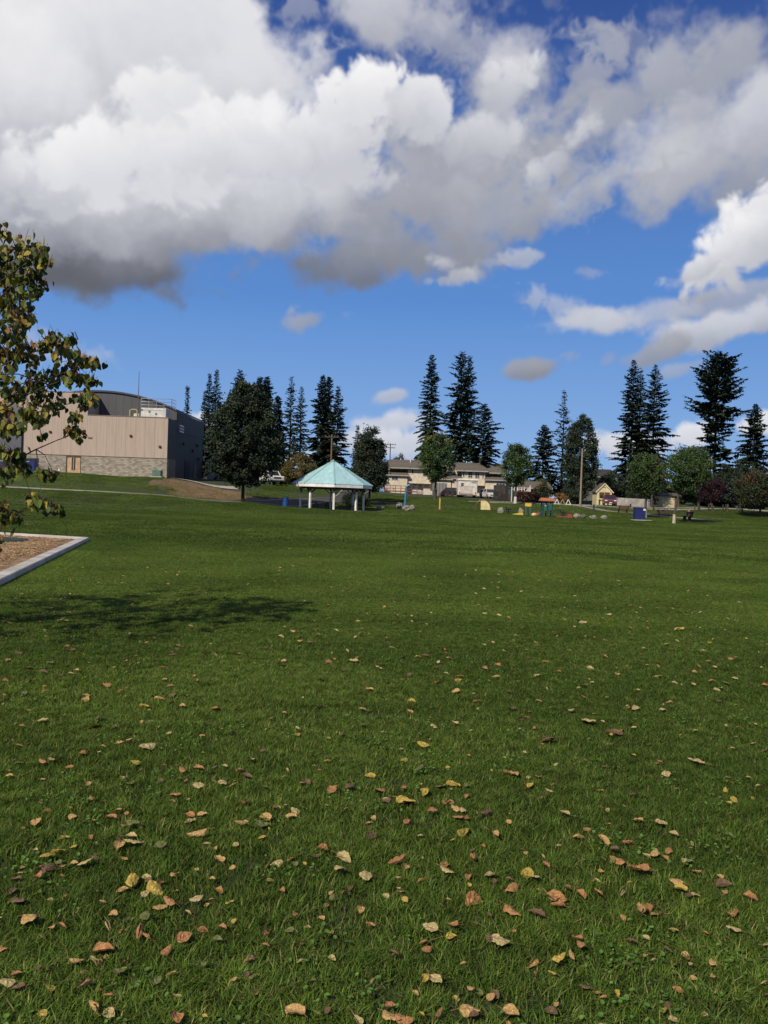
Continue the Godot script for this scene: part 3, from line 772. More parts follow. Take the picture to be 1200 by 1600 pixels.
# ---------------------------------------------------------------- trees
func conifer(called: String, label: String, x: float, d: float, top: float, r: float, sd: int, opt := {}, group := "") -> Node3D:
	# a trunk with tiers of boughs; every bough is a curved stem with many small needle sprays
	var base := on(x, d)
	var h := top - base.y
	r *= 1.3
	var t := thing(called, label, "conifer", base, 0.0, group)
	var rng := RandomNumberGenerator.new(); rng.seed = sd
	var pw: float = opt.get("pw", 0.85); var bare: float = opt.get("bare", 0.06); var dens: float = opt.get("dens", 1.0) * 1.18
	var rag: float = opt.get("rag", 0.25); var droop: float = opt.get("droop", 0.35); var rise: float = opt.get("rise", 0.0)
	var lean: float = opt.get("lean", 0.0); var prof: Array = opt.get("prof", [])
	var tone: Color = opt.get("tone", Color(0.026, 0.046, 0.029))
	var bark := Color(0.075, 0.055, 0.043)
	var tr := Shape.new(); var tp := []; var tw := []
	for k in 9:
		var f := k / 8.0
		tp.append(Vector3(lean * f * f * h + 0.02 * h * sin(f * 5.0 + sd) * 0.15, f * h * 0.985, 0.0)); tw.append(lerpf(0.011 * h + 0.08, 0.03, pow(f, 0.8)))
	tr.tube(tp, tw, 7, bark)
	part("trunk", tr, M.bark, t)
	var s := Shape.new(); var bs := Shape.new()
	var step: float = 0.14 / dens
	var y := h * bare
	var az := rng.randf() * TAU
	var bough := FastNoiseLite.new(); bough.seed = sd; bough.frequency = 0.45; bough.fractal_octaves = 2
	var spray: float = opt.get("spray", 1.0)
	while y < h * 0.995:
		var f2 := y / h
		var rr := r * pow(maxf(1.0 - f2, 0.0), pw)
		if prof.size() > 0:
			var q := f2 * (prof.size() - 1); var i := mini(int(q), prof.size() - 2)
			rr = r * lerpf(prof[i], prof[i + 1], q - i)
		# young boughs at the foot are shorter again
		rr *= smoothstep(bare - 0.02, bare + 0.08, f2)
		y += step * rng.randf_range(0.55, 1.45) * (0.55 + 0.45 * (1.0 - f2))
		az += 2.4 + rng.randf_range(-0.5, 0.5)
		var l := maxf(rr * (1.0 - rag * pow(rng.randf(), 1.5)) * rng.randf_range(0.82, 1.12), 0.16)
		if rng.randf() < rag * 0.25: l *= 0.45
		# boughs grow in uneven clumps
		l = maxf(l * (0.92 + 0.55 * bough.get_noise_2d(fposmod(az, TAU) * 1.6, y)), 0.16)
		var o := Vector3(lean * f2 * f2 * h, y, 0)
		var dir := Vector3(cos(az), 0, sin(az))
		var up := rise + (0.55 * f2 - 0.05) + rng.randf_range(-0.12, 0.12)
		var dr := droop * (1.15 - f2) + rng.randf_range(-0.16, 0.16)
		var bp := []; var bw := []
		for k in 4:
			var u := k / 3.0
			bp.append(o + dir * l * u + Vector3(0, l * (up * u - dr * u * u), 0)); bw.append(lerpf(0.02 + 0.012 * l, 0.006, u))
		if l > 0.9: bs.tube(bp, bw, 3, bark, false)
		var cnt := int(clampf(l / 0.125, 3.0, 30.0) * dens)
		var side := Vector3(-dir.z, 0, dir.x)
		for k in cnt:
			var u2 := pow((k + rng.randf()) / cnt, 0.75)
			if l > 1.2 and u2 < 0.16: continue
			var p := o + dir * l * u2 + Vector3(0, l * (up * u2 - dr * u2 * u2), 0)
			var slope := up - 2.0 * dr * u2
			var fw := (dir + Vector3(0, slope, 0)).normalized()
			var reach := (0.30 + 0.20 * minf(l, 4.0) * (1.08 - u2)) * rng.randf_range(0.6, 1.4) * spray
			var col := tone * rng.randf_range(0.62, 1.45)
			col = col.lerp(Color(col.g * 0.95, col.g, col.g * 0.55), rng.randf() * 0.35)
			for sg in [-1.0, 1.0]:
				var out: Vector3 = (side * sg * rng.randf_range(0.5, 1.0) + fw * rng.randf_range(0.35, 0.9) + Vector3(0, rng.randf_range(-0.55, 0.12), 0)).normalized()
				var wv := out.cross(Vector3(rng.randf_range(-0.6, 0.6), 1.0, rng.randf_range(-0.6, 0.6))).normalized() * reach * rng.randf_range(0.22, 0.38)
				var tip := p + out * reach
				var m := p + out * reach * 0.45
				s.tri(p, m + wv, tip, col); s.tri(p, tip, m - wv, col)
			if rng.randf() < 0.55:
				var dn := (Vector3(rng.randf_range(-0.5, 0.5), -1.0, rng.randf_range(-0.5, 0.5)) + fw * 0.5).normalized()
				var wv2 := dn.cross(side if rng.randf() < 0.5 else fw).normalized() * reach * 0.2
				s.tri(p - wv2, p + wv2, p + dn * reach * 0.75, col)
	part("boughs", bs if bs.v.size() else tr, M.bark, t)
	part("crown", s, M.needles, t)
	return t
func crown_faces(s: Shape, rng: RandomNumberGenerator, mid: Vector3, rad: Vector3, clumps: int, per: int, leaf: float, tones: Array, spread: float, top_tones := [], shape := 0.0):
	# leaf-sized faces in clumps through the crown's volume
	for k in clumps:
		var q := Vector3.ZERO
		while true:
			q = Vector3(rng.randf_range(-1, 1), rng.randf_range(-1, 1), rng.randf_range(-1, 1))
			var w := 1.0 - shape * (q.y * 0.5 + 0.5)
			var l2 := Vector3(q.x / maxf(w, 0.08), q.y, q.z / maxf(w, 0.08)).length()
			if l2 <= 1.0 and l2 > rng.randf() * 0.85: break
		var c := mid + q * rad * 0.9
		var tone: Color = tones[rng.randi() % tones.size()]
		if top_tones.size() and q.y > 0.45 and rng.randf() < (q.y - 0.3): tone = top_tones[rng.randi() % top_tones.size()]
		tone *= rng.randf_range(0.75, 1.2)
		var sp := spread * rng.randf_range(0.7, 1.35)
		for j in per:
			var p := c + Vector3(rng.randfn(0, 0.45), rng.randfn(0, 0.36), rng.randfn(0, 0.45)) * sp
			var a := Vector3(rng.randfn(), rng.randfn() - 0.5, rng.randfn()).normalized() * leaf * rng.randf_range(0.6, 1.3)
			var b := a.cross(Vector3(rng.randfn(), rng.randfn(), rng.randfn())).normalized() * leaf * 0.38
			var col := tone * rng.randf_range(0.8, 1.2)
			s.tri(p, p + a * 0.5 + b, p + a, col); s.tri(p, p + a, p + a * 0.5 - b, col)
func leafy(called: String, label: String, category: String, x: float, d: float, top: float, low: float, r: float, sd: int, tones: Array, opt := {}, group := "") -> Node3D:
	var base := on(x, d)
	var t := thing(called, label, category, base, 0.0, group)
	var rng := RandomNumberGenerator.new(); rng.seed = sd
	var h := top - base.y; var lo := low - base.y
	var shift: float = opt.get("shift", 0.0)
	var bark: Color = opt.get("bark", Color(0.10, 0.08, 0.065))
	var mid := Vector3(shift, (h + lo) / 2.0, 0)
	if not opt.get("shrub", false):
		var tr := Shape.new()
		var tk: float = opt.get("thick", 0.16)
		tr.tube([Vector3(0, -0.1, 0), Vector3(0, lo * 0.3, 0), Vector3(shift * 0.25, lo, 0), Vector3(shift * 0.8, mid.y, 0), Vector3(shift, h * 0.9, 0)], [tk * 1.35, tk, tk * 0.85, tk * 0.5, 0.02], 8, bark)
		part("trunk", tr, M.bark, t)
		if opt.has("guard"):
			var g := Shape.new(); g.tube([Vector3(0, 0.0, 0), Vector3(0, 0.95, 0)], [tk * 1.4 + 0.02, tk * 1.1 + 0.02], 8, opt.guard)
			part("trunk_guard", g, M.paint, t, "pale guard round the foot of the trunk")
		var lm := Shape.new()
		for k in 9:
			var an := TAU * k / 9.0 + rng.randf(); var st := lo + (mid.y - lo) * rng.randf_range(0.0, 1.0)
			var e := mid + Vector3(cos(an) * r * 0.75, rng.randf_range(-0.25, 0.6) * (h - lo) * 0.5, sin(an) * r * 0.75)
			var b0 := Vector3(shift * st / h, st, 0)
			lm.tube([b0, b0.lerp(e, 0.5) + Vector3(0, 0.2, 0), e], [tk * 0.4, tk * 0.25, 0.015], 5, bark, false)
		part("limbs", lm, M.bark, t)
	var s := Shape.new()
	crown_faces(s, rng, mid, Vector3(r, (h - lo) / 2.0, r * opt.get("deep", 1.0)), opt.get("clumps", 90), int(opt.get("per", 60) * 1.7), opt.get("leaf", 0.2) * 1.2, tones, opt.get("spread", 0.55), opt.get("autumn", []), opt.get("shape", 0.0))
	part("crown", s, M.leaves, t)
	return t
const GREENS := [Color(0.048, 0.085, 0.026), Color(0.040, 0.070, 0.026), Color(0.060, 0.098, 0.030)]
const DARKS := [Color(0.024, 0.038, 0.022), Color(0.030, 0.046, 0.024), Color(0.021, 0.034, 0.023), Color(0.038, 0.048, 0.024)]
func build_trees():
	var wide := {"pw": 0.72, "rag": 0.38, "dens": 1.35}
	conifer("conifer", "narrow spire conifer just beyond the hall, shorter of two", -31.2, 150.0, 22.5, 2.2, 301, {"pw": 0.75, "rag": 0.3, "droop": 0.5})
	conifer("conifer", "narrow spire conifer just beyond the hall, taller of two", -30.0, 150.0, 23.2, 2.3, 302, {"pw": 0.75, "rag": 0.3, "droop": 0.5})
	conifer("conifer", "tall pointed conifer rising straight behind the broad dark tree", -21.6, 125.0, 19.7, 4.2, 303, {"pw": 0.8, "rag": 0.3})
	conifer("conifer", "dense conifer behind the right side of the broad dark tree", -19.4, 130.0, 19.5, 3.6, 304, wide)
	conifer("conifer", "second dense conifer behind the right side of the broad dark tree", -17.9, 127.0, 19.2, 3.3, 305, wide)
	conifer("conifer", "lower conifer at the right flank of the broad dark tree", -16.5, 129.0, 16.6, 2.7, 306, wide)
	conifer("conifer", "open conifer with sky between its boughs behind the tawny shrub", -16.9, 150.0, 22.5, 2.9, 307, {"pw": 0.7, "rag": 0.45, "dens": 0.8, "bare": 0.2})
	conifer("conifer", "shorter open conifer beside the one behind the tawny shrub", -14.9, 148.0, 20.5, 2.6, 308, {"pw": 0.7, "rag": 0.4, "dens": 0.85, "bare": 0.15})
	conifer("conifer", "tall conifer behind the shelter roof, left of the wooden pole", -10.7, 140.0, 21.5, 3.0, 309, wide)
	conifer("conifer", "tall conifer behind the shelter roof in line with the wooden pole", -10.1, 146.0, 22.2, 2.8, 310, wide)
	conifer("conifer", "broad-footed conifer behind the shelter roof, right of the wooden pole", -8.0, 138.0, 19.5, 3.6, 311, {"pw": 0.8, "rag": 0.45, "dens": 1.0})
	conifer("conifer", "small slender conifer between the shelter trees and the dark rounded tree", -5.1, 150.0, 14.4, 1.7, 312)
	conifer("conifer", "very tall slim spire conifer behind the townhouse roofs", 8.2, 165.0, 29.8, 3.5, 313, {"pw": 0.62, "rag": 0.22, "droop": 0.55, "dens": 1.05})
	conifer("conifer", "towering ragged conifer with broken top behind the townhouses", 13.6, 160.0, 29.6, 5.0, 314, {"pw": 0.55, "rag": 0.5, "dens": 0.85, "rise": 0.1})
	conifer("conifer", "towering ragged conifer leaning on its twin behind the townhouses", 15.5, 166.0, 30.0, 4.4, 315, {"pw": 0.6, "rag": 0.55, "dens": 0.75, "rise": 0.15})
	conifer("conifer", "dense mid-height conifer at the right end of the townhouse roof", 17.5, 155.0, 19.5, 4.6, 316, {"pw": 0.62, "rag": 0.3, "dens": 1.1})
	conifer("conifer", "dark stubby conifer behind the grey-brown house", 27.5, 150.0, 15.6, 3.8, 317, {"pw": 0.55, "rag": 0.3, "dens": 1.1})
	conifer("conifer", "thin-topped conifer with sparse upturned boughs behind the big oval tree", 31.9, 155.0, 22.4, 4.4, 318, {"pw": 0.85, "rag": 0.6, "dens": 0.62, "rise": 0.2, "lean": -0.01})
	conifer("conifer", "layered conifer of the trio, broadest and tallest", 42.7, 150.0, 27.5, 5.0, 319, {"pw": 0.75, "rag": 0.3, "dens": 0.85, "droop": 0.25})
	conifer("conifer", "slim middle conifer of the layered trio", 44.9, 153.0, 26.3, 3.4, 320, {"pw": 0.7, "rag": 0.35, "dens": 0.8, "droop": 0.25})
	conifer("conifer", "layered conifer of the trio beside the big irregular crown", 45.9, 148.0, 26.5, 4.7, 321, {"pw": 0.72, "rag": 0.3, "dens": 0.9, "droop": 0.25})
	conifer("conifer", "big conifer with a broad irregular crown and a gap above its lower limbs", 53.6, 140.0, 27.4, 5.3, 322, {"prof": [0.3, 0.85, 1.0, 0.85, 0.45, 0.72, 0.98, 0.78, 0.74, 0.55, 0.06], "rag": 0.6, "dens": 0.8, "rise": 0.2, "droop": 0.2, "bare": 0.1, "spray": 1.2})
	conifer("conifer", "pointed dark conifer beside the broad irregular crown", 57.8, 135.0, 18.6, 4.2, 323, {"pw": 0.7, "rag": 0.35, "dens": 1.3})
	conifer("conifer", "small conifer top peeping over the hall roof, left one", -35.0, 150.0, 20.2, 1.6, 324)
	conifer("conifer", "small conifer top peeping over the hall roof beside the railing", -32.6, 153.0, 19.9, 1.9, 325)
	leafy("broad_tree", "broad dense dark evergreen tree standing on the bank by the path", "tree", -15.2, 92.0, 14.2, 1.95, 5.4, 330, DARKS, {"clumps": 420, "per": 70, "leaf": 0.2, "spread": 0.6, "shape": 0.45, "thick": 0.2, "bark": Color(0.05, 0.04, 0.035)})
	leafy("rounded_tree", "dark tapering tree standing behind the shelter roof", "tree", -1.9, 108.0, 11.4, 2.0, 3.0, 331, DARKS, {"clumps": 170, "per": 70, "leaf": 0.2, "shape": 0.6, "bark": Color(0.05, 0.04, 0.035)})
	leafy("rounded_tree", "slim dark tree close behind the tapering tree by the shelter", "tree", -3.1, 113.0, 11.2, 2.4, 1.9, 332, DARKS, {"clumps": 80, "per": 60, "shape": 0.6})
	leafy("shrub", "tawny olive rounded shrub behind the shelter and pickup", "shrub", -12.6, 125.0, 8.0, 3.1, 2.7, 333, [Color(0.115, 0.095, 0.032), Color(0.14, 0.105, 0.036), Color(0.085, 0.085, 0.03)], {"shrub": true, "clumps": 120, "per": 60, "leaf": 0.16})
	leafy("shrub", "green shrub at the foot of the tawny shrub", "shrub", -15.0, 127.0, 6.4, 3.2, 1.6, 334, GREENS, {"shrub": true, "clumps": 50, "per": 50, "leaf": 0.16})
	leafy("dark_hedge", "dark hedge behind the shelter posts", "hedge", -3.4, 103.0, 2.4, 0.4, 1.7, 335, DARKS, {"shrub": true, "clumps": 60, "per": 60, "leaf": 0.14, "spread": 0.4})
	leafy("young_tree", "young green tree with yellowing top in front of the townhouses", "tree", 6.6, 112.0, 11.3, 3.9, 2.75, 340, GREENS, {"clumps": 130, "per": 65, "leaf": 0.17, "autumn": [Color(0.17, 0.15, 0.03), Color(0.12, 0.13, 0.03)], "shape": 0.2})
	leafy("young_tree", "young green tree with white trunk guard beside the dark red hedge", "tree", 17.7, 116.0, 10.4, 4.0, 2.45, 341, GREENS, {"clumps": 110, "per": 65, "leaf": 0.17, "guard": Color(0.62, 0.58, 0.52), "shape": 0.25})
	leafy("oval_tree", "big oval grey-green tree behind the leaning utility pole", "tree", 29.9, 132.0, 16.9, 2.2, 3.6, 342, [Color(0.030, 0.048, 0.026), Color(0.038, 0.058, 0.030), Color(0.026, 0.040, 0.024)], {"clumps": 240, "per": 65, "leaf": 0.2, "spread": 0.6, "shape": 0.4})
	leafy("young_tree", "young round green tree beside the blue recycling box", "tree", 30.6, 100.5, 8.3, 2.9, 2.35, 343, GREENS, {"clumps": 120, "per": 65, "leaf": 0.15, "guard": Color(0.34, 0.31, 0.25)})
	leafy("young_tree", "young round green tree between the two dark benches", "tree", 30.45, 90.0, 8.6, 3.1, 2.55, 344, [Color(0.052, 0.088, 0.026), Color(0.042, 0.074, 0.024), Color(0.065, 0.100, 0.030)], {"clumps": 130, "per": 70, "leaf": 0.15, "shift": 1.35, "guard": Color(0.50, 0.44, 0.34), "thick": 0.12})
	leafy("purple_tree", "small dark purple-leaved tree behind the bollards", "tree", 45.0, 118.0, 6.4, 2.6, 1.9, 345, [Color(0.035, 0.016, 0.022), Color(0.028, 0.016, 0.020)], {"clumps": 70, "per": 60, "leaf": 0.16})
	leafy("dark_tree", "dark green tree casting a wide shadow on the lawn", "tree", 46.0, 105.0, 6.9, 1.9, 3.6, 346, [Color(0.034, 0.052, 0.024), Color(0.045, 0.055, 0.026), Color(0.055, 0.046, 0.026)], {"clumps": 150, "per": 65, "leaf": 0.16, "autumn": [Color(0.10, 0.045, 0.022)], "thick": 0.15})
	leafy("dark_tree", "dark leafy tree in front of the broad irregular conifer", "tree", 52.5, 128.0, 9.4, 2.6, 3.4, 347, DARKS, {"clumps": 130, "per": 60, "leaf": 0.19})
	leafy("dark_tree", "dark leafy tree filling the gap behind the purple tree", "tree", 48.0, 131.0, 8.4, 2.6, 2.9, 348, DARKS, {"clumps": 110, "per": 60, "leaf": 0.19})
	leafy("dark_tree", "dark leafy tree behind the grey wall", "tree", 37.5, 142.0, 7.6, 2.6, 3.2, 349, DARKS, {"clumps": 100, "per": 60, "leaf": 0.19})
	leafy("dark_tree", "dark leafy tree below the layered conifer trio", "tree", 43.5, 138.0, 8.2, 2.6, 3.2, 350, DARKS, {"clumps": 110, "per": 60, "leaf": 0.19})
	leafy("rust_tree", "small rust-red tree showing between the two round trees", "tree", 38.0, 122.0, 9.0, 4.6, 1.6, 351, [Color(0.15, 0.05, 0.028), Color(0.11, 0.045, 0.026)], {"clumps": 50, "per": 60, "leaf": 0.16})
	leafy("rust_tree", "brown tree top showing over the townhouse roof by the far pole", "tree", 3.0, 185.0, 11.9, 4.5, 2.4, 352, [Color(0.085, 0.05, 0.028), Color(0.07, 0.055, 0.028)], {"clumps": 60, "per": 50, "leaf": 0.22})
	leafy("shrub", "yellow-green bush showing over the townhouse roof edge", "shrub", 0.6, 180.0, 9.9, 4.0, 2.2, 353, [Color(0.13, 0.13, 0.035)], {"shrub": true, "clumps": 50, "per": 50, "leaf": 0.22})
	leafy("shrub", "orange autumn bush behind the white trestles", "shrub", 25.0, 121.5, 3.5, 1.75, 0.85, 354, [Color(0.21, 0.11, 0.035), Color(0.16, 0.09, 0.03)], {"shrub": true, "clumps": 34, "per": 50, "leaf": 0.12, "spread": 0.3})
	leafy("shrub", "dark bush at the foot of the big oval tree", "shrub", 27.4, 126.0, 4.2, 1.8, 1.9, 355, DARKS, {"shrub": true, "clumps": 60, "per": 60, "leaf": 0.16})
	leafy("shrub", "olive bush on the wall of the grey-brown house", "shrub", 24.3, 133.0, 5.6, 2.2, 1.3, 356, [Color(0.07, 0.075, 0.03), Color(0.055, 0.06, 0.028)], {"shrub": true, "clumps": 40, "per": 50, "leaf": 0.16})
	for k in 8:
		leafy("shrub", "%s dark shrub in the ragged hedge beyond the bollards" % ["first", "second", "third", "fourth", "fifth", "sixth", "seventh", "last"][k], "shrub", 39.5 + 3.4 * k, 133.0 + (k * 5) % 4, 4.9 + 0.5 * ((k * 3) % 4), 2.3, 2.4, 360 + k, DARKS, {"shrub": true, "clumps": 70, "per": 45, "leaf": 0.2}, "shrubs of the ragged hedge")
	# hedges clipped square
	for q in [["dark red clipped hedge beside the white-footed young tree", 18.6, 22.0, 124.0, 1.55, [Color(0.052, 0.010, 0.013), Color(0.036, 0.009, 0.011)]], ["dark green clipped hedge joining the red hedge", 22.1, 23.6, 124.4, 1.5, DARKS]]:
		var hd := thing("clipped_hedge", q[0], "hedge", on((q[1] + q[2]) / 2, q[3]))
		var s := Shape.new(); var rng := RandomNumberGenerator.new(); rng.seed = 60 + int(q[1])
		for k in 3600:
			var p := Vector3(rng.randf_range(-0.5, 0.5) * (q[2] - q[1]), rng.randf_range(0.0, q[4]), rng.randf_range(-0.5, 0.5))
			var a := Vector3(rng.randfn(), rng.randfn(), rng.randfn()).normalized() * 0.14
			var b := a.cross(Vector3(rng.randfn(), rng.randfn(), rng.randfn())).normalized() * 0.06
			var col: Color = q[5][rng.randi() % q[5].size()] * rng.randf_range(0.7, 1.4)
			s.tri(p, p + a * 0.5 + b, p + a, col); s.tri(p, p + a, p + a * 0.5 - b, col)
		part("foliage", s, M.leaves, hd)
	# the low wood along the horizon reads as one mass
	var fs := Shape.new(); var fr := RandomNumberGenerator.new(); fr.seed = 71
	for k in 130:
		var fx := -130.0 + 2.1 * k + fr.randf_range(-1, 1); var fd := 205.0 + fr.randf_range(-10, 25)
		if fx < -62.0: fd -= 20.0
		var fh := fr.randf_range(2.2, 4.6)
		crown_faces(fs, fr, on(fx, fd) + Vector3(0, fh * 0.5, 0), Vector3(2.4, fh * 0.6, 1.6), 20, 38, 0.55, [Color(0.034, 0.047, 0.027), Color(0.042, 0.052, 0.028), Color(0.055, 0.052, 0.03)], 0.9)
	var fo := MeshInstance3D.new(); fo.name = "far_wood"; fo.mesh = fs.mesh(); fo.material_override = M.leaves
	add_child(fo); describe(fo, "low dark wood along the horizon behind the houses", "wood"); fo.set_meta("kind", "stuff")

# ---------------------------------------------------------------- the near tree
func heart_leaf(col: Color, size: float, cup: float) -> Shape:
	# a heart-shaped leaf hanging from its stalk at the origin
	var s := Shape.new()
	var half := [[0.0, -0.10], [0.22, 0.02], [0.40, -0.10], [0.46, -0.32], [0.38, -0.58], [0.2, -0.82], [0.0, -1.02]]
	for sg in [-1.0, 1.0]:
		for k in half.size() - 1:
			var a := Vector3(half[k][0] * sg, half[k][1], -cup * half[k][0]) * size
			var b := Vector3(half[k + 1][0] * sg, half[k + 1][1], -cup * half[k + 1][0]) * size
			var m := Vector3(0, -0.45, 0.02) * size
			s.tri(m, a, b, col)
	s.bar(Vector3(0, 0.42, 0.0) * size, Vector3(0, -0.1, 0) * size, 0.0022, 0.0022, Color(0.16, 0.09, 0.05))
	return s
func build_near_tree():
	var rng := RandomNumberGenerator.new(); rng.seed = 404
	var foot := Vector3(-4.75, 0, -8.35)
	var t := thing("young_leafy_tree", "young tree with heart-shaped green and yellowing leaves beside the kerb", "tree", foot)
	var bark := Color(0.070, 0.050, 0.040)
	# clumps of leaves [x, y, distance, radius, count], metres
	var clumps: Array = [
		[-3.58, 3.84, 7.91, 0.07, 9, 1],
		[-3.75, 3.75, 8.25, 0.09, 12, 1],
		[-3.45, 3.77, 8.06, 0.14, 18, 1],
		[-3.44, 3.80, 8.31, 0.09, 12, 1],
		[-3.64, 3.73, 8.34, 0.14, 18, 1],
		[-3.22, 3.52, 7.72, 0.13, 18, 1],
		[-3.11, 3.55, 7.66, 0.05, 7, 1],
		[-3.79, 3.65, 8.57, 0.12, 15, 1],
		[-3.36, 3.45, 7.94, 0.16, 23, 1],
		[-3.23, 3.47, 7.91, 0.07, 9, 1],
		[-3.90, 3.56, 8.75, 0.15, 18, 1],
		[-3.49, 3.39, 8.17, 0.12, 16, 1],
		[-3.54, 3.45, 8.57, 0.08, 10, 1],
		[-3.68, 3.28, 8.17, 0.11, 15, 1],
		[-3.63, 3.29, 8.35, 0.16, 21, 1],
		[-3.44, 3.03, 7.82, 0.13, 18, 1],
		[-3.53, 3.13, 8.35, 0.09, 12, 1],
		[-3.86, 3.05, 8.60, 0.14, 18, 1],
		[-3.57, 2.95, 8.23, 0.09, 12, 1],
		[-3.63, 2.88, 8.47, 0.13, 16, 1],
		[-3.36, 2.93, 8.39, 0.11, 14, 1],
		[-3.00, 2.85, 7.72, 0.09, 13, 1],
		[-3.14, 2.99, 8.48, 0.06, 8, 1],
		[-3.45, 2.79, 8.30, 0.12, 16, 1],
		[-3.07, 2.79, 7.98, 0.11, 15, 1],
		[-2.81, 2.72, 7.68, 0.06, 9, 1],
		[-3.84, 2.79, 8.60, 0.12, 15, 1],
		[-2.91, 2.74, 8.17, 0.08, 10, 1],
		[-2.90, 2.75, 8.44, 0.07, 9, 1],
		[-3.19, 2.74, 8.62, 0.10, 12, 1],
		[-3.47, 2.58, 8.44, 0.14, 18, 1],
		[-3.37, 2.63, 8.66, 0.14, 17, 1],
		[-2.93, 2.56, 8.08, 0.10, 13, 1],
		[-2.97, 2.59, 8.53, 0.08, 10, 1],
		[-3.55, 2.41, 8.14, 0.13, 17, 1],
		[-3.57, 2.43, 8.68, 0.15, 18, 1],
		[-3.35, 2.37, 8.62, 0.13, 16, 1],
		[-3.12, 2.17, 7.76, 0.10, 14, 1],
		[-3.27, 2.17, 7.80, 0.10, 14, 1],
		[-2.74, 2.36, 7.89, 0.07, 10, 1],
		[-3.11, 2.42, 8.71, 0.08, 10, 1],
		[-2.97, 2.20, 8.13, 0.06, 8, 1],
		[-2.99, 2.05, 8.34, 0.06, 8, 1],
		[-2.94, 2.06, 7.98, 0.05, 7, 1],
		[-3.67, 2.24, 8.21, 0.11, 14, 1],
		[-3.59, 2.07, 8.07, 0.11, 14, 1],
		[-3.48, 2.10, 8.04, 0.10, 14, 1],
		[-3.70, 1.86, 8.29, 0.11, 14, 1],
		[-3.58, 1.83, 8.29, 0.10, 13, 1],
		[-3.70, 1.75, 8.64, 0.07, 9, 1],
		[-3.52, 1.71, 8.40, 0.07, 9, 1],
		[-3.44, 1.68, 8.67, 0.07, 9, 1],
		[-3.33, 1.65, 8.59, 0.06, 8, 1],
		[-3.52, 2.03, 8.74, 0.03, 4, 1],
		[-3.45, 1.40, 8.39, 0.06, 8, 1],
		[-3.13, 1.37, 7.83, 0.07, 9, 1],
		[-3.32, 1.31, 8.60, 0.07, 9, 1],
		[-3.28, 1.29, 8.71, 0.04, 5, 1],
		[-3.80, 1.20, 8.65, 0.07, 9, 1],
		[-3.54, 1.23, 8.28, 0.06, 8, 1],
		[-3.75, 1.32, 8.44, 0.07, 9, 1],
		[-3.57, 2.51, 7.88, 0.13, 18, 1],
		[-3.88, 2.91, 8.56, 0.14, 18, 1],
		[-3.77, 3.61, 8.28, 0.12, 16, 1],
		[-3.49, 1.66, 7.96, 0.09, 12, 1],
	]
	for k in 95:
		# the rest of the crown, out of the picture to the left and behind
		var an := rng.randf() * TAU; var rr := 2.0 * sqrt(rng.randf()); var yy := rng.randf_range(0.9, 4.1)
		var shrink := 1.0 - pow(absf(yy - 2.2) / 2.7, 2.0) * 0.7
		var p := Vector3(foot.x + cos(an) * rr * shrink, yy, foot.z + sin(an) * rr * shrink)
		if p.x / -p.z > -0.455: continue
		clumps.append([p.x, p.y, -p.z, rng.randf_range(0.14, 0.24), rng.randi_range(14, 22)])
	var tr := Shape.new()
	tr.tube([Vector3(0, -0.05, 0), Vector3(0.02, 0.9, 0.0), Vector3(-0.03, 2.0, 0.03), Vector3(0.05, 3.1, 0.0), Vector3(0.02, 4.1, 0.05)], [0.075, 0.058, 0.046, 0.03, 0.008], 10, bark)
	part("trunk", tr, M.bark, t)
	var variants := []
	for q in [[Color(0.080, 0.115, 0.022), 0.070], [Color(0.115, 0.140, 0.026), 0.064], [Color(0.052, 0.082, 0.020), 0.072], [Color(0.19, 0.18, 0.030), 0.066], [Color(0.30, 0.22, 0.038), 0.062], [Color(0.24, 0.125, 0.045), 0.060], [Color(0.044, 0.070, 0.026), 0.07], [Color(0.15, 0.07, 0.032), 0.058]]:
		variants.append(heart_leaf(q[0], q[1], 0.35))
	var meshes := []
	for v in variants: meshes.append(v.mesh())
	var rest := Shape.new(); var twigs := Shape.new()
	var shown := 0
	# limbs arch out of the trunk to the outer clumps; every other clump hangs on a twig from the nearest limb
	var limb_points := []
	for k in clumps.size():
		var q: Array = clumps[k]
		var c := Vector3(q[0], q[1], -q[2]) - foot
		var dist := Vector2(c.x, c.z).length()
		if not (k % 9 == 4 or (q.size() > 5 and dist > 1.75 and k % 2 == 0)): continue
		var st := clampf(c.y - dist * 0.75, 0.7, 3.7)
		if c.y < 1.35: st = maxf(c.y + 0.1, 0.75)
		var b0 := Vector3(0.0, st, 0.0); var out := Vector3(c.x, 0, c.z)
		var pts := []; var w := []
		for i in 9:
			var f := i / 8.0
			var p := b0 + out * f + Vector3(0, (c.y - st) * (1.35 * f - 0.35 * f * f) + 0.10 * sin(PI * f), 0)
			p += Vector3(sin(f * 5.0 + k), 0, cos(f * 4.0 + k * 1.7)) * 0.05 * f
			pts.append(p); w.append(lerpf(0.019, 0.0035, pow(f, 0.7)))
			if i > 1: limb_points.append(p)
		var br := Shape.new(); br.tube(pts, w, 6, bark, false); part("branch", br, M.bark, t)
	for q in clumps:
		var c := Vector3(q[0], q[1], -q[2]) - foot
		var seen: bool = q.size() > 5
		var best := Vector3(0, c.y, 0)
		for p in limb_points:
			if p.distance_squared_to(c) < best.distance_squared_to(c): best = p
		var bend := best.lerp(c, 0.5) + Vector3(0, 0.07, 0)
		twigs.tube([best, bend, c + Vector3(0, 0.03, 0)], [0.006, 0.0045, 0.002], 4, bark, false)
		for k in 3: twigs.tube([c.lerp(bend, 0.3), c + Vector3(rng.randfn(0, 0.6), rng.randfn(0, 0.5) + 0.2, rng.randfn(0, 0.6)) * q[3]], [0.003, 0.0015], 3, bark, false)
		var yellow := rng.randf()
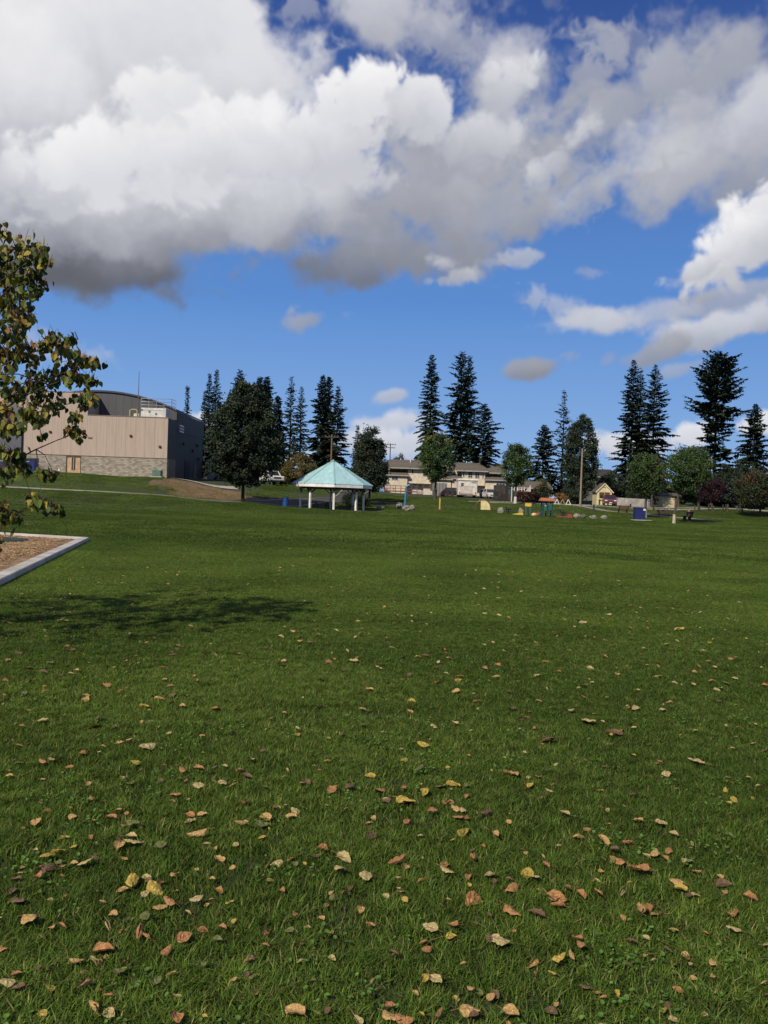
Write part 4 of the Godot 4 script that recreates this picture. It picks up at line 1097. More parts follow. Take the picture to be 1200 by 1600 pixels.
		for k in int(q[4] * 2.3):
			var o: Vector3 = Vector3(rng.randfn(0, 0.5), rng.randfn(0, 0.42), rng.randfn(0, 0.5)) * q[3]
			var p := c + o
			var vi := rng.randi() % 4
			var u := rng.randf()
			if u < 0.22 + 0.5 * pow(yellow, 2.5): vi = [3, 4, 5, 3, 7][rng.randi() % 5]
			elif u > 0.8: vi = 6
			var b := Basis.from_euler(Vector3(rng.randf_range(-0.75, 0.55), rng.randf() * TAU, rng.randf_range(-0.55, 0.55))).scaled(Vector3.ONE * rng.randf_range(0.72, 1.2))
			var xf := Transform3D(b, p)
			if seen and shown < 300 and (k % 5 == 1):
				shown += 1
				var l := part_mesh("leaf", meshes[vi], M.leaves, t); l.transform = xf
			else:
				var sv: Shape = variants[vi]
				for i in sv.v.size():
					rest.v.append(xf * sv.v[i]); rest.n.append((b * sv.n[i]).normalized()); rest.c.append(sv.c[i]); rest.uv.append(sv.uv[i])
	part("twigs", twigs, M.bark, t)
	var fo := part("foliage", rest, M.leaves, t); fo.set_meta("kind", "stuff")
	# bare drooping twigs
	for tw in [[Vector3(-4.0, 1.35, -8.3), Vector3(-3.55, 1.28, -8.25), Vector3(-3.38, 1.20, -8.25), Vector3(-3.27, 1.06, -8.25)]]:
		var ts := Shape.new(); var pp := [Vector3(0.0, 1.1, 0.0)]
		for p in tw: pp.append(p - foot)
		ts.tube(pp, [0.014, 0.01, 0.007, 0.005, 0.002], 5, bark, false)
		part("branch", ts, M.bark, t)

# ---------------------------------------------------------------- fallen leaves
func leaf_texture() -> ImageTexture:
	# veins, blotches and dry spots, multiplied with the leaf's own colour
	var im := Image.create(128, 128, false, Image.FORMAT_RGB8)
	var f := FastNoiseLite.new(); f.seed = 6; f.frequency = 0.045; f.fractal_octaves = 4
	for y in 128:
		for x in 128:
			var u := absf(x / 127.0 - 0.5) * 2.0; var v := y / 127.0
			var vein := fposmod(v * 7.0 - u * 2.2, 1.0)
			var t := 0.86 + 0.22 * f.get_noise_2d(x, y)
			if vein < 0.10: t *= 0.80
			elif vein < 0.18: t *= 1.1
			if u < 0.05: t *= 0.78
			if f.get_noise_2d(x * 2.2 + 300.0, y * 2.2) > 0.33: t *= 0.66
			im.set_pixel(x, y, Color(t, t * 0.97, t * 0.93).clamp())
	im.generate_mipmaps()
	return ImageTexture.create_from_image(im)
func fallen_leaf(kind: int, sd: int, col: Color) -> Shape:
	# kind 0 nearly flat, 1 folded along the rib, 2 rolled up, 3 twisted and crumpled; unit length about 1
	var rng := RandomNumberGenerator.new(); rng.seed = sd
	var s := Shape.new()
	var rows := 8; var cols := 6
	var roll: float = [0.35, 1.1, 2.5, 0.9][kind] * rng.randf_range(0.8, 1.2)
	var bend: float = [0.25, 0.35, 0.3, 0.9][kind] * rng.randf_range(0.7, 1.3)
	var twist: float = [0.1, 0.2, 0.4, 1.1][kind] * rng.randf_range(-1.2, 1.2)
	var f := FastNoiseLite.new(); f.seed = sd; f.frequency = 1.6
	var g := []
	for i in rows + 1:
		var v := float(i) / rows
		var w := 0.40 * pow(sin(PI * pow(clampf(v * 0.96 + 0.02, 0.0, 1.0), 0.72)), 0.8) * (1.0 + 0.10 * f.get_noise_2d(i * 3.1, 0))
		var row := []
		for j in cols + 1:
			var u := float(j) / cols * 2.0 - 1.0
			var an := u * roll
			var x := (sin(an) / roll) * w; var y := (1.0 - cos(an)) / roll * w
			y += bend * 0.35 * pow(v - 0.45, 2.0) + 0.10 * f.get_noise_2d(u * 2.2, v * 2.5 + 9.0)
			var tw := twist * (v - 0.5)
			var p := Vector3(x * cos(tw) - y * sin(tw), x * sin(tw) + y * cos(tw), v - 0.5)
			row.append(p)
		g.append(row)
	var low := 1e9
	for row in g:
		for p in row: low = minf(low, p.y)
	for i in rows:
		for j in cols:
			var q := [g[i][j], g[i][j + 1], g[i + 1][j + 1], g[i + 1][j]]
			var t := col * (1.0 + 0.35 * f.get_noise_2d(i * 0.7 + 20.0, j * 0.9))
			var k0 := s.v.size()
			s.quad(q[0] - Vector3(0, low, 0), q[1] - Vector3(0, low, 0), q[2] - Vector3(0, low, 0), q[3] - Vector3(0, low, 0), t)
			var uvs := [Vector2(float(j) / cols, float(i) / rows), Vector2(float(j + 1) / cols, float(i) / rows), Vector2(float(j + 1) / cols, float(i + 1) / rows), Vector2(float(j) / cols, float(i + 1) / rows)]
			for e in [[0, 0], [1, 1], [2, 2], [3, 0], [4, 2], [5, 3]]: s.uv[k0 + e[0]] = uvs[e[1]]
	var a: Vector3 = g[0][cols / 2] - Vector3(0, low, 0)
	s.bar(a, a + Vector3(rng.randf_range(-0.15, 0.15), 0.05, -0.42), 0.018, 0.018, col * 0.7)
	return s
func build_fallen_leaves():
	var m := StandardMaterial3D.new()
	m.vertex_color_use_as_albedo = true; m.albedo_texture = leaf_texture(); m.roughness = 0.7; m.cull_mode = BaseMaterial3D.CULL_DISABLED
	m.backlight_enabled = true; m.backlight = Color(0.3, 0.22, 0.1)
	M.fallen = m
	var tones := {"t": Color(0.52, 0.35, 0.14), "o": Color(0.42, 0.22, 0.085), "b": Color(0.155, 0.098, 0.052), "y": Color(0.50, 0.39, 0.075), "p": Color(0.50, 0.42, 0.20), "g": Color(0.16, 0.19, 0.05)}
	var words := {"t": "tan", "o": "orange-brown", "b": "dark brown", "y": "yellow", "p": "pale straw-coloured", "g": "greenish"}
	var forms := ["flat", "folded", "rolled-up", "crumpled"]
	var meshes := {}
	var i := 0
	for c in tones:
		for k in 4:
			i += 1
			meshes[c + str(k)] = fallen_leaf(k, 500 + i, tones[c]).mesh()
	var rng := RandomNumberGenerator.new(); rng.seed = 88
	# leaves the photograph shows large: [x, distance, length, form, colour]
	var list: Array = [
		[-1.76, 5.36, 0.103, 0, "y"],
		[-1.60, 5.88, 0.092, 1, "y"],
		[-1.46, 5.05, 0.053, 3, "t"],
		[-1.32, 4.93, 0.120, 1, "p"],
		[-1.64, 4.80, 0.067, 3, "o"],
		[-1.79, 4.60, 0.064, 1, "o"],
		[-1.30, 4.64, 0.073, 1, "y"],
		[-0.69, 4.80, 0.075, 0, "p"],
		[-1.02, 4.53, 0.063, 3, "o"],
		[-0.95, 4.61, 0.080, 1, "o"],
		[-0.97, 4.38, 0.076, 2, "o"],
		[-0.97, 4.17, 0.065, 3, "o"],
		[-1.44, 4.30, 0.052, 3, "t"],
		[-1.35, 4.07, 0.050, 1, "t"],
		[-1.36, 3.86, 0.054, 3, "t"],
		[-1.18, 3.94, 0.055, 3, "o"],
		[-1.18, 3.84, 0.067, 1, "o"],
		[-1.06, 3.77, 0.079, 0, "g"],
		[-0.84, 3.92, 0.061, 3, "o"],
		[-0.79, 3.93, 0.069, 1, "t"],
		[-0.83, 3.87, 0.067, 0, "p"],
		[-0.62, 4.08, 0.064, 1, "o"],
		[-0.37, 4.03, 0.063, 0, "p"],
		[-0.38, 3.94, 0.069, 3, "t"],
		[-0.50, 3.83, 0.073, 0, "g"],
		[-1.31, 3.63, 0.063, 1, "y"],
		[-1.30, 3.40, 0.071, 0, "y"],
		[-1.28, 3.48, 0.079, 1, "y"],
		[-1.05, 3.54, 0.074, 1, "t"],
		[-1.00, 3.58, 0.087, 0, "p"],
		[-0.76, 3.68, 0.103, 2, "t"],
		[-0.62, 3.45, 0.072, 1, "t"],
		[-1.13, 3.36, 0.064, 0, "p"],
		[-1.11, 3.44, 0.060, 3, "b"],
		[-1.26, 3.23, 0.068, 1, "o"],
		[-1.34, 3.21, 0.067, 3, "b"],
		[-1.21, 3.31, 0.052, 3, "t"],
		[-0.99, 3.41, 0.053, 0, "y"],
		[-0.90, 3.21, 0.084, 3, "y"],
		[-0.80, 3.18, 0.100, 1, "y"],
		[-0.92, 3.16, 0.061, 1, "t"],
		[-0.83, 3.14, 0.049, 0, "p"],
		[-0.80, 3.25, 0.045, 1, "o"],
		[-0.39, 3.29, 0.046, 0, "y"],
		[-0.52, 3.10, 0.027, 0, "y"],
		[-0.47, 2.95, 0.026, 0, "y"],
		[-0.63, 3.09, 0.070, 0, "p"],
		[-0.72, 3.06, 0.064, 1, "o"],
		[-0.96, 3.05, 0.043, 3, "t"],
		[-1.16, 2.90, 0.081, 1, "t"],
		[-1.25, 3.04, 0.085, 3, "b"],
		[-1.04, 2.89, 0.045, 2, "o"],
		[-0.89, 2.96, 0.052, 3, "t"],
		[-0.78, 2.96, 0.057, 0, "g"],
		[-0.89, 2.91, 0.061, 2, "p"],
		[-0.77, 2.85, 0.094, 2, "o"],
		[-0.85, 2.73, 0.090, 1, "o"],
		[-0.86, 2.68, 0.056, 0, "p"],
		[-0.76, 2.61, 0.059, 0, "g"],
		[-0.84, 2.53, 0.066, 2, "t"],
		[-0.91, 2.66, 0.051, 2, "t"],
		[-0.76, 2.50, 0.043, 2, "o"],
		[-0.78, 2.42, 0.059, 2, "t"],
		[-0.65, 2.74, 0.057, 1, "o"],
		[-0.50, 2.90, 0.045, 1, "o"],
		[-0.27, 2.90, 0.051, 0, "g"],
		[-0.38, 2.71, 0.038, 1, "o"],
		[-0.35, 2.86, 0.040, 1, "o"],
		[-0.57, 3.19, 0.055, 1, "o"],
		[-0.61, 3.28, 0.034, 3, "t"],
		[-1.03, 2.51, 0.052, 3, "b"],
		[-0.53, 2.39, 0.058, 3, "o"],
		[0.75, 4.69, 0.127, 1, "t"],
		[0.83, 4.52, 0.060, 3, "y"],
		[0.29, 5.18, 0.087, 0, "y"],
		[0.35, 4.44, 0.074, 0, "p"],
		[0.16, 4.22, 0.124, 3, "y"],
		[0.36, 4.22, 0.079, 3, "o"],
		[0.40, 4.14, 0.069, 1, "t"],
		[0.28, 4.06, 0.068, 1, "o"],
		[0.16, 3.92, 0.065, 3, "o"],
		[0.41, 3.83, 0.120, 1, "y"],
		[0.54, 4.07, 0.102, 2, "b"],
		[0.55, 3.81, 0.048, 1, "t"],
		[0.92, 4.11, 0.060, 1, "p"],
		[1.18, 4.47, 0.052, 1, "t"],
		[0.98, 3.91, 0.082, 2, "t"],
		[0.92, 3.81, 0.064, 2, "t"],
		[1.02, 3.78, 0.079, 3, "t"],
		[1.12, 3.76, 0.078, 2, "o"],
		[1.25, 4.04, 0.068, 1, "t"],
		[1.36, 4.03, 0.084, 0, "p"],
		[1.20, 3.64, 0.068, 1, "t"],
		[1.28, 3.69, 0.062, 3, "o"],
		[1.03, 3.58, 0.090, 1, "o"],
		[1.09, 3.49, 0.102, 3, "o"],
		[0.10, 3.47, 0.109, 2, "o"],
		[0.30, 3.49, 0.073, 3, "o"],
		[0.63, 3.44, 0.086, 0, "y"],
		[0.38, 3.18, 0.100, 3, "o"],
		[0.52, 3.09, 0.097, 1, "o"],
		[0.70, 3.21, 0.094, 3, "o"],
		[0.69, 3.14, 0.066, 1, "o"],
		[0.60, 3.08, 0.077, 1, "b"],
		[0.99, 3.13, 0.098, 2, "t"],
		[1.03, 3.17, 0.086, 1, "o"],
		[0.91, 3.07, 0.077, 2, "t"],
		[1.24, 3.30, 0.076, 0, "p"],
		[1.23, 3.37, 0.056, 1, "o"],
		[1.33, 3.50, 0.051, 1, "t"],
		[1.34, 3.15, 0.079, 1, "o"],
		[1.29, 3.02, 0.057, 0, "p"],
		[1.46, 3.28, 0.082, 1, "o"],
		[0.21, 2.95, 0.062, 0, "p"],
		[0.43, 2.89, 0.066, 0, "p"],
		[0.19, 2.81, 0.047, 1, "o"],
		[0.21, 2.63, 0.071, 0, "p"],
		[0.62, 2.78, 0.064, 1, "y"],
		[0.53, 2.75, 0.069, 2, "t"],
		[0.58, 2.68, 0.031, 0, "y"],
		[0.71, 2.91, 0.049, 3, "o"],
		[0.71, 2.86, 0.048, 1, "o"],
		[0.67, 2.80, 0.059, 2, "t"],
		[1.13, 2.79, 0.047, 1, "t"],
		[0.67, 2.63, 0.049, 3, "b"],
		[0.54, 2.49, 0.062, 1, "b"],
		[0.30, 2.48, 0.062, 3, "t"],
		[0.42, 2.47, 0.072, 1, "t"],
		[0.21, 2.45, 0.061, 2, "o"],
		[0.07, 2.49, 0.047, 1, "o"],
		[0.07, 2.44, 0.056, 1, "t"],
		[0.11, 2.43, 0.071, 1, "o"],
		[1.85, 4.39, 0.064, 3, "y"],
		[1.87, 4.54, 0.057, 1, "y"],
		[1.89, 5.04, 0.095, 0, "p"],
		[1.63, 4.78, 0.070, 0, "p"],
		[1.45, 5.89, 0.148, 0, "p"],
		[1.29, 6.28, 0.066, 0, "p"],
		[1.56, 5.62, 0.141, 3, "b"],
		[1.08, 5.38, 0.112, 3, "b"],
		[1.34, 4.41, 0.065, 1, "b"],
		[1.37, 3.89, 0.045, 1, "p"],
		[1.41, 3.45, 0.043, 1, "t"],
		[2.61, 11.00, 0.129, 0, "p"],
		[3.16, 11.82, 0.099, 0, "p"],
		[3.73, 10.66, 0.125, 0, "y"],
		[1.86, 13.53, 0.113, 0, "p"],
		[0.52, 13.74, 0.103, 0, "p"],
		[-0.23, 7.80, 0.091, 0, "p"],
		[-3.54, 9.59, 0.112, 0, "p"],
		[-2.12, 17.80, 0.134, 0, "p"],
		[-0.21, 4.32, 0.094, 3, "o"],
		[-0.02, 3.33, 0.078, 0, "p"],
		[-0.17, 2.98, 0.045, 1, "t"],
	]
	var keys := ["t", "t", "o", "o", "b", "y", "p", "p", "b", "g"]
	var heaps := [[-1.05, 3.3], [-0.75, 3.65], [-1.35, 3.7], [-0.35, 4.2], [-0.85, 4.7], [0.3, 4.1], [1.3, 3.9], [0.9, 3.2], [0.15, 3.4], [-2.2, 6.0], [1.9, 5.6], [-1.6, 5.0]]
	while list.size() < 300:
		var x := 0.0; var d := 0.0
		if rng.randf() < 0.42:
			var h: Array = heaps[rng.randi() % heaps.size()]
			x = h[0] + rng.randfn(0, 0.26); d = h[1] + rng.randfn(0, 0.30)
		else:
			d = 2.35 + 7.5 * pow(rng.randf(), 1.1); x = rng.randf_range(-0.46, 0.46) * d
		if d < 2.3 or absf(x) > 0.47 * d or inside(Vector2(x, d), bed): continue
		list.append([x, d, rng.randf_range(0.035, 0.085), [0, 1, 1, 2, 3, 3][rng.randi() % 6], keys[rng.randi() % keys.size()]])
	for q in list:
		var o := MeshInstance3D.new(); o.name = numbered("fallen_leaf"); o.mesh = meshes[q[4] + str(q[3])]; o.material_override = m
		o.position = Vector3(q[0], rng.randf_range(0.012, 0.032), -q[1])
		o.basis = Basis.from_euler(Vector3(rng.randf_range(-0.3, 0.3), rng.randf() * TAU, rng.randf_range(-0.35, 0.35) + (PI if rng.randf() < 0.3 else 0.0))).scaled(Vector3.ONE * q[2] * rng.randf_range(0.75, 1.0))
		if o.basis.y.y < 0.0: o.position.y += q[2] * 0.22
		add_child(o)
		var near := 0
		for e in list:
			if absf(e[0] - q[0]) < 0.22 and absf(e[1] - q[1]) < 0.22: near += 1
		var size: String = "large" if q[2] > 0.085 else ("small" if q[2] < 0.052 else "medium-sized")
		var where: String = ["alone on the grass", "with another leaf beside it", "in a cluster of leaves"][0 if near < 2 else (1 if near < 4 else 2)]
		describe(o, "%s %s %s leaf %s" % [size, words[q[4]], forms[q[3]], where], "leaf", "%s %s leaves fallen on the lawn" % [words[q[4]], forms[q[3]]])
	# the many small ones farther off
	var far := {}
	for k in 3000:
		var d2 := 2.4 + 26.0 * pow(rng.randf(), 1.25); var x2 := rng.randf_range(-0.5, 0.5) * d2
		if inside(Vector2(x2, d2), bed): continue
		if rng.randf() > 0.8 - d2 * 0.027: continue
		var key: String = keys[rng.randi() % keys.size()] + str([0, 1, 2, 3][rng.randi() % 4])
		if d2 > 9.0 and rng.randf() < 0.5: key = "p" + str(rng.randi() % 4)
		if not far.has(key): far[key] = []
		far[key].append(Transform3D(Basis.from_euler(Vector3(rng.randf_range(-0.35, 0.35), rng.randf() * TAU, rng.randf_range(-0.5, 0.5))).scaled(Vector3.ONE * rng.randf_range(0.02, 0.08 if d2 > 6.0 else 0.042)), Vector3(x2, rng.randf_range(0.005, 0.03), -d2)))
	var sc := Shape.new()
	for key in far:
		var src: Array = (meshes[key] as ArrayMesh).surface_get_arrays(0)
		var sv: PackedVector3Array = src[Mesh.ARRAY_VERTEX]; var sn: PackedVector3Array = src[Mesh.ARRAY_NORMAL]; var scol: PackedColorArray = src[Mesh.ARRAY_COLOR]; var su: PackedVector2Array = src[Mesh.ARRAY_TEX_UV]
		for xf in far[key]:
			for k in sv.size():
				sc.v.append(xf * sv[k]); sc.n.append((xf.basis * sn[k]).normalized()); sc.c.append(scol[k]); sc.uv.append(su[k])
	var o2 := MeshInstance3D.new(); o2.name = "leaf_litter"; o2.mesh = sc.mesh(); o2.material_override = m
	add_child(o2); describe(o2, "small scattered leaves and leaf scraps across the whole lawn", "leaf litter"); o2.set_meta("kind", "stuff")
# ---------------------------------------------------------------- buildings
const TAN := Color(0.395, 0.315, 0.260)
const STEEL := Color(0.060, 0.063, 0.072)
func build_hall():
	var rng := RandomNumberGenerator.new(); rng.seed = 15
	var t := thing("sports_hall", "big tan and grey sports hall with an arched roof on the bank", "building", Vector3(-26.75, 3.42, -105.0))
	# block footing of the front wing, in three runs beside the door
	for q in [[-17.7, -12.36], [-10.5, 0.0]]:
		var b := Shape.new(); b.slab(q[0], q[1], -0.8, 2.28, -0.3, 0.0, Color(0.37, 0.34, 0.285)); part("block_wall", b, M.block, t)
	var lin := Shape.new(); lin.slab(-12.36, -10.5, 2.18, 2.28, -0.3, 0.0, Color(0.37, 0.34, 0.285)); part("lintel", lin, M.block, t)
	var endw := Shape.new(); endw.slab(-0.3, 0.0, -0.8, 2.28, -4.2, -0.3, Color(0.37, 0.34, 0.285)); part("block_wall", endw, M.block, t)
	# tall cladding panels above it, the taller bay on the left
	var x := -17.7
	while x < -0.05:
		var w := 1.18
		if x < -9.85 and x + w > -9.85: w = -9.85 - x
		if x + w > -0.02: w = -x
		var top := 9.95 if x < -9.86 else 7.22
		var s := Shape.new(); s.slab(x + 0.007, x + w - 0.007, 2.30, top, -0.22, 0.05, TAN * rng.randf_range(0.98, 1.02))
		part("cladding_panel", s, M.cladding, t)
		x += w
	var back := Shape.new()
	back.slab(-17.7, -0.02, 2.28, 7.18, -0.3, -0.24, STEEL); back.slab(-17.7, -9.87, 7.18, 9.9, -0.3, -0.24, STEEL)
	part("wall_core", back, M.paint, t)
	var fl := Shape.new(); fl.slab(-17.72, 0.02, 2.27, 2.32, 0.0, 0.075, Color(0.30, 0.24, 0.19)); part("flashing", fl, M.paint, t)
	var cp := Shape.new(); cp.slab(-9.85, 0.06, 7.22, 7.30, -0.35, 0.10, Color(0.20, 0.165, 0.14)); part("parapet_cap", cp, M.paint, t)
	var cp2 := Shape.new(); cp2.slab(-17.75, -9.80, 9.95, 10.03, -0.35, 0.10, Color(0.20, 0.165, 0.14)); part("parapet_cap", cp2, M.paint, t)
	var sd := Shape.new(); sd.slab(-10.15, -9.85, 7.2, 9.95, -4.0, -0.3, TAN); part("return_wall", sd, M.cladding, t)
	for k in 4:
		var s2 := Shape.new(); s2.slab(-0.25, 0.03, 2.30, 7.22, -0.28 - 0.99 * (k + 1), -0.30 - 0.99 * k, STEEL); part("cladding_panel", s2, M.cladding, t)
	var rf := Shape.new(); rf.slab(-17.7, -0.3, 6.7, 6.9, -4.0, -0.3, Color(0.2, 0.2, 0.2)); part("wing_roof", rf, M.concrete, t)
	# the arched hall behind
	var arc := []
	for k in 21:
		var ax := -9.7 + 9.7 * (k - 10) / 10.0
		arc.append(Vector2(ax, 10.6 - 23.5 + sqrt(23.5 * 23.5 - (ax + 9.7) * (ax + 9.7))))
	for k in 20:
		var g := Shape.new()
		var a: Vector2 = arc[k]; var b2: Vector2 = arc[k + 1]
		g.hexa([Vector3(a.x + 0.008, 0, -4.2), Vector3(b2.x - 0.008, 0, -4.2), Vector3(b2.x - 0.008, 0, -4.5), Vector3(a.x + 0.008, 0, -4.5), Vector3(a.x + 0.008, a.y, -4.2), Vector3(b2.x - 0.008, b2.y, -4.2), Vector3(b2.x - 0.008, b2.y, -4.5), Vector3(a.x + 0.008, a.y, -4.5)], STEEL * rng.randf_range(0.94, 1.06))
		part("gable_panel", g, M.cladding, t)
	var roof := Shape.new()
	for k in 20:
		var a2: Vector2 = arc[k]; var b3: Vector2 = arc[k + 1]
		roof.hexa([Vector3(a2.x, a2.y + 0.01, -4.0), Vector3(b3.x, b3.y + 0.01, -4.0), Vector3(b3.x, b3.y + 0.01, -20.6), Vector3(a2.x, a2.y + 0.01, -20.6), Vector3(a2.x, a2.y + 0.22, -4.0), Vector3(b3.x, b3.y + 0.22, -4.0), Vector3(b3.x, b3.y + 0.22, -20.6), Vector3(a2.x, a2.y + 0.22, -20.6)], Color(0.085, 0.088, 0.095))
	part("arched_roof", roof, M.metal, t)
	for k in 14:
		var z0 := -4.5 - 16.0 * k / 14.0; var z1 := -4.5 - 16.0 * (k + 1) / 14.0
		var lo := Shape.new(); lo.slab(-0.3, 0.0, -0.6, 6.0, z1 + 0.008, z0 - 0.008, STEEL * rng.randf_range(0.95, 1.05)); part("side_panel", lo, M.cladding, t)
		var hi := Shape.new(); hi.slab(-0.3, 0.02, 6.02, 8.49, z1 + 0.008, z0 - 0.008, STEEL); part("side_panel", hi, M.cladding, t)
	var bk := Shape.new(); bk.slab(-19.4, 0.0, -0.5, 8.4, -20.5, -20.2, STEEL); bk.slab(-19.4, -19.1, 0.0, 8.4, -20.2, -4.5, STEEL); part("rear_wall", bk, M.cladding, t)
	# door with two leaves
	var dr := Shape.new(); dr.slab(-12.34, -12.26, 0, 2.16, -0.14, 0.03, Color(0.07, 0.05, 0.04)); dr.slab(-10.6, -10.52, 0, 2.16, -0.14, 0.03, Color(0.07, 0.05, 0.04)); dr.slab(-12.26, -10.6, 2.08, 2.16, -0.14, 0.03, Color(0.07, 0.05, 0.04))
	var df := part("door_frame", dr, M.paint, t)
	for q in [[-12.25, -11.45, -11.58], [-11.42, -10.62, -11.29]]:
		var l := Shape.new(); l.slab(q[0], q[1], 0.02, 2.07, -0.10, -0.05, Color(0.46, 0.32, 0.18)); part("door_leaf", l, M.paint, df)
		var gl := Shape.new(); gl.slab(q[2] - 0.09, q[2] + 0.07, 0.45, 1.98, -0.05, -0.035, Color(0.025, 0.025, 0.028)); part("door_glazing", gl, M.glass, df)
	# louvres and wall lamps
	for q in [[-12.0, 4.45, 1.15, 0.66], [-9.75, 4.38, 0.55, 0.24]]:
		var fr := Shape.new(); fr.slab(q[0], q[0] + q[2], q[1], q[1] + q[3], 0.05, 0.06, Color(0.12, 0.10, 0.085))
		var lv := part("louvre", fr, M.paint, t)
		var n := int(q[3] / 0.11)
		for k in n:
			var sl := Shape.new(); sl.box(Vector3(q[0] + q[2] / 2, q[1] + q[3] * (k + 0.5) / n, 0.10), Vector3(q[2] - 0.03, 0.02, 0.10), Color(0.33, 0.28, 0.23), Basis(Vector3.RIGHT, 0.7)); part("slat", sl, M.paint, lv)
	for q in [[-14.35, 5.05, 0.0], [-4.5, 4.9, 0.0], [-0.9, 3.7, 0.0]]:
		var lp := Shape.new(); lp.bevel(Vector3(q[0], q[1], 0.14), Vector3(0.3, 0.26, 0.2), 0.05, Color(0.05, 0.04, 0.035)); part("wall_lamp", lp, M.paint, t)
	# white louvre, openings and a duct on the shaded side
	for k in 3:
		var ls := Shape.new(); ls.box(Vector3(0.10, 6.05 + k * 0.36, -6.5), Vector3(0.16, 0.24, 2.0), Color(0.62, 0.63, 0.66), Basis(Vector3.BACK, 0.5)); part("side_louvre", ls, M.paint, t)
	for q in [[-1.0, -3.6, 2.3, Color(0.19, 0.15, 0.11)], [-9.2, -12.0, 2.5, Color(0.02, 0.022, 0.03)], [-14.5, -16.4, 2.1, Color(0.13, 0.11, 0.09)]]:
		var so := Shape.new(); so.slab(0.02, 0.07, -0.1, q[2], q[1], q[0], q[3]); part("side_door", so, M.paint, t)
	for q in [[-8.0, 4.6], [-13.6, 4.0], [-16.4, 4.9], [-17.4, 3.1]]:
		var sq := Shape.new(); sq.bevel(Vector3(0.12, q[1], q[0]), Vector3(0.2, 0.4, 0.45), 0.04, Color(0.04, 0.035, 0.03)); part("wall_lamp", sq, M.paint, t)
	# plant on the wing roof
	var u := thing("rooftop_unit", "white rooftop air unit fenced by a railing on the hall", "air unit", Vector3(-28.9, 3.42 + 6.9, -107.1))
	var ub := Shape.new(); ub.bevel(Vector3(0, 0.85, 0), Vector3(3.1, 1.5, 2.0), 0.03, Color(0.60, 0.60, 0.585)); part("casing", ub, M.paint, u)
	var us := Shape.new(); us.slab(-1.57, 1.57, 1.30, 1.34, 1.0, 1.02, Color(0.35, 0.35, 0.35)); part("seam", us, M.paint, u)
	for q in [[-1.45, 1.34], [0.35, 0.9], [-0.5, 1.15]]:
		var up := Shape.new(); up.bevel(Vector3(q[0], q[1], 1.03), Vector3(0.22, 0.22, 0.06), 0.01, Color(0.16, 0.16, 0.17)); part("access_cover", up, M.paint, u)
	var rl := thing("roof_railing", "galvanised railing round the rooftop air unit", "railing", Vector3(-28.9, 3.42 + 8.5, -107.1))
	for k in 5:
		var po := Shape.new(); po.tube([Vector3(-1.55 + k * 0.95, 0, 1.0), Vector3(-1.55 + k * 0.95, 1.15, 1.0)], [0.03, 0.03], 6, Color(0.5, 0.5, 0.5)); part("post", po, M.metal, rl)
	for k in 3:
		var po2 := Shape.new(); po2.tube([Vector3(2.25, 0, 1.0 - k * 1.0), Vector3(2.25, 1.15, 1.0 - k * 1.0)], [0.03, 0.03], 6, Color(0.5, 0.5, 0.5)); part("post", po2, M.metal, rl)
	for h in [0.35, 0.75, 1.15]:
		var ra := Shape.new(); ra.tube([Vector3(-1.55, h, 1.0), Vector3(2.25, h, 1.0), Vector3(2.25, h, -1.0)], [0.028, 0.028, 0.028], 6, Color(0.5, 0.5, 0.5)); part("rail", ra, M.metal, rl)
	var gp := Shape.new(); gp.tube([Vector3(-0.35, 0, 0), Vector3(-0.35, 1.25, 0), Vector3(-0.1, 1.38, 0), Vector3(0.4, 1.38, 0), Vector3(0.55, 1.25, 0), Vector3(0.55, 0.1, 0)], [0.07, 0.07, 0.07, 0.07, 0.07, 0.07], 7, Color(0.52, 0.40, 0.15))
	single("gas_pipe", gp, M.paint, Vector3(-31.6, 10.32, -106.6), "yellow bent gas pipe standing on the hall wing roof", "pipe")
	var bx := Shape.new(); bx.bevel(Vector3(0, 0.5, 0), Vector3(0.7, 1.0, 0.7), 0.05, Color(0.55, 0.54, 0.52))
	single("vent_box", bx, M.paint, Vector3(-31.25, 10.32, -107.3), "small pale vent box behind the yellow gas pipe", "vent box")
	var ms := Shape.new(); ms.tube([Vector3(0, 0, 0), Vector3(0, 3.0, 0), Vector3(0, 6.1, 0)], [0.06, 0.05, 0.03], 7, Color(0.20, 0.19, 0.19))
	single("antenna_mast", ms, M.metal, Vector3(-30.9, 10.32, -106.4), "thin upright antenna mast on the hall roof", "mast")
	# wing that comes forward at the left
	var wg := thing("hall_wing", "dark grey hall wing with a sloping metal roof beside the dumpsters", "building", Vector3(-44.5, 3.5, -105.0))
	var wb := Shape.new(); wb.slab(-26.0, 0.0, -1.5, 6.85, -0.3, 0.35, Color(0.085, 0.092, 0.11)); part("wall", wb, M.cladding, wg)
	var wt := Shape.new(); wt.hexa([Vector3(-26.2, 6.85, -0.3), Vector3(0.1, 6.85, -0.3), Vector3(0.1, 6.85, 0.6), Vector3(-26.2, 6.85, 0.6), Vector3(-26.2, 8.3, -0.38), Vector3(-0.9, 8.3, -0.38), Vector3(0.1, 6.98, 0.6), Vector3(-26.2, 6.98, 0.6)], Color(0.11, 0.11, 0.12)); part("roof", wt, M.metal, wg)
	var wu := Shape.new(); wu.slab(-26.0, -0.3, 0.0, 9.2, -12.0, -0.4, TAN); part("upper_wall", wu, M.cladding, wg)
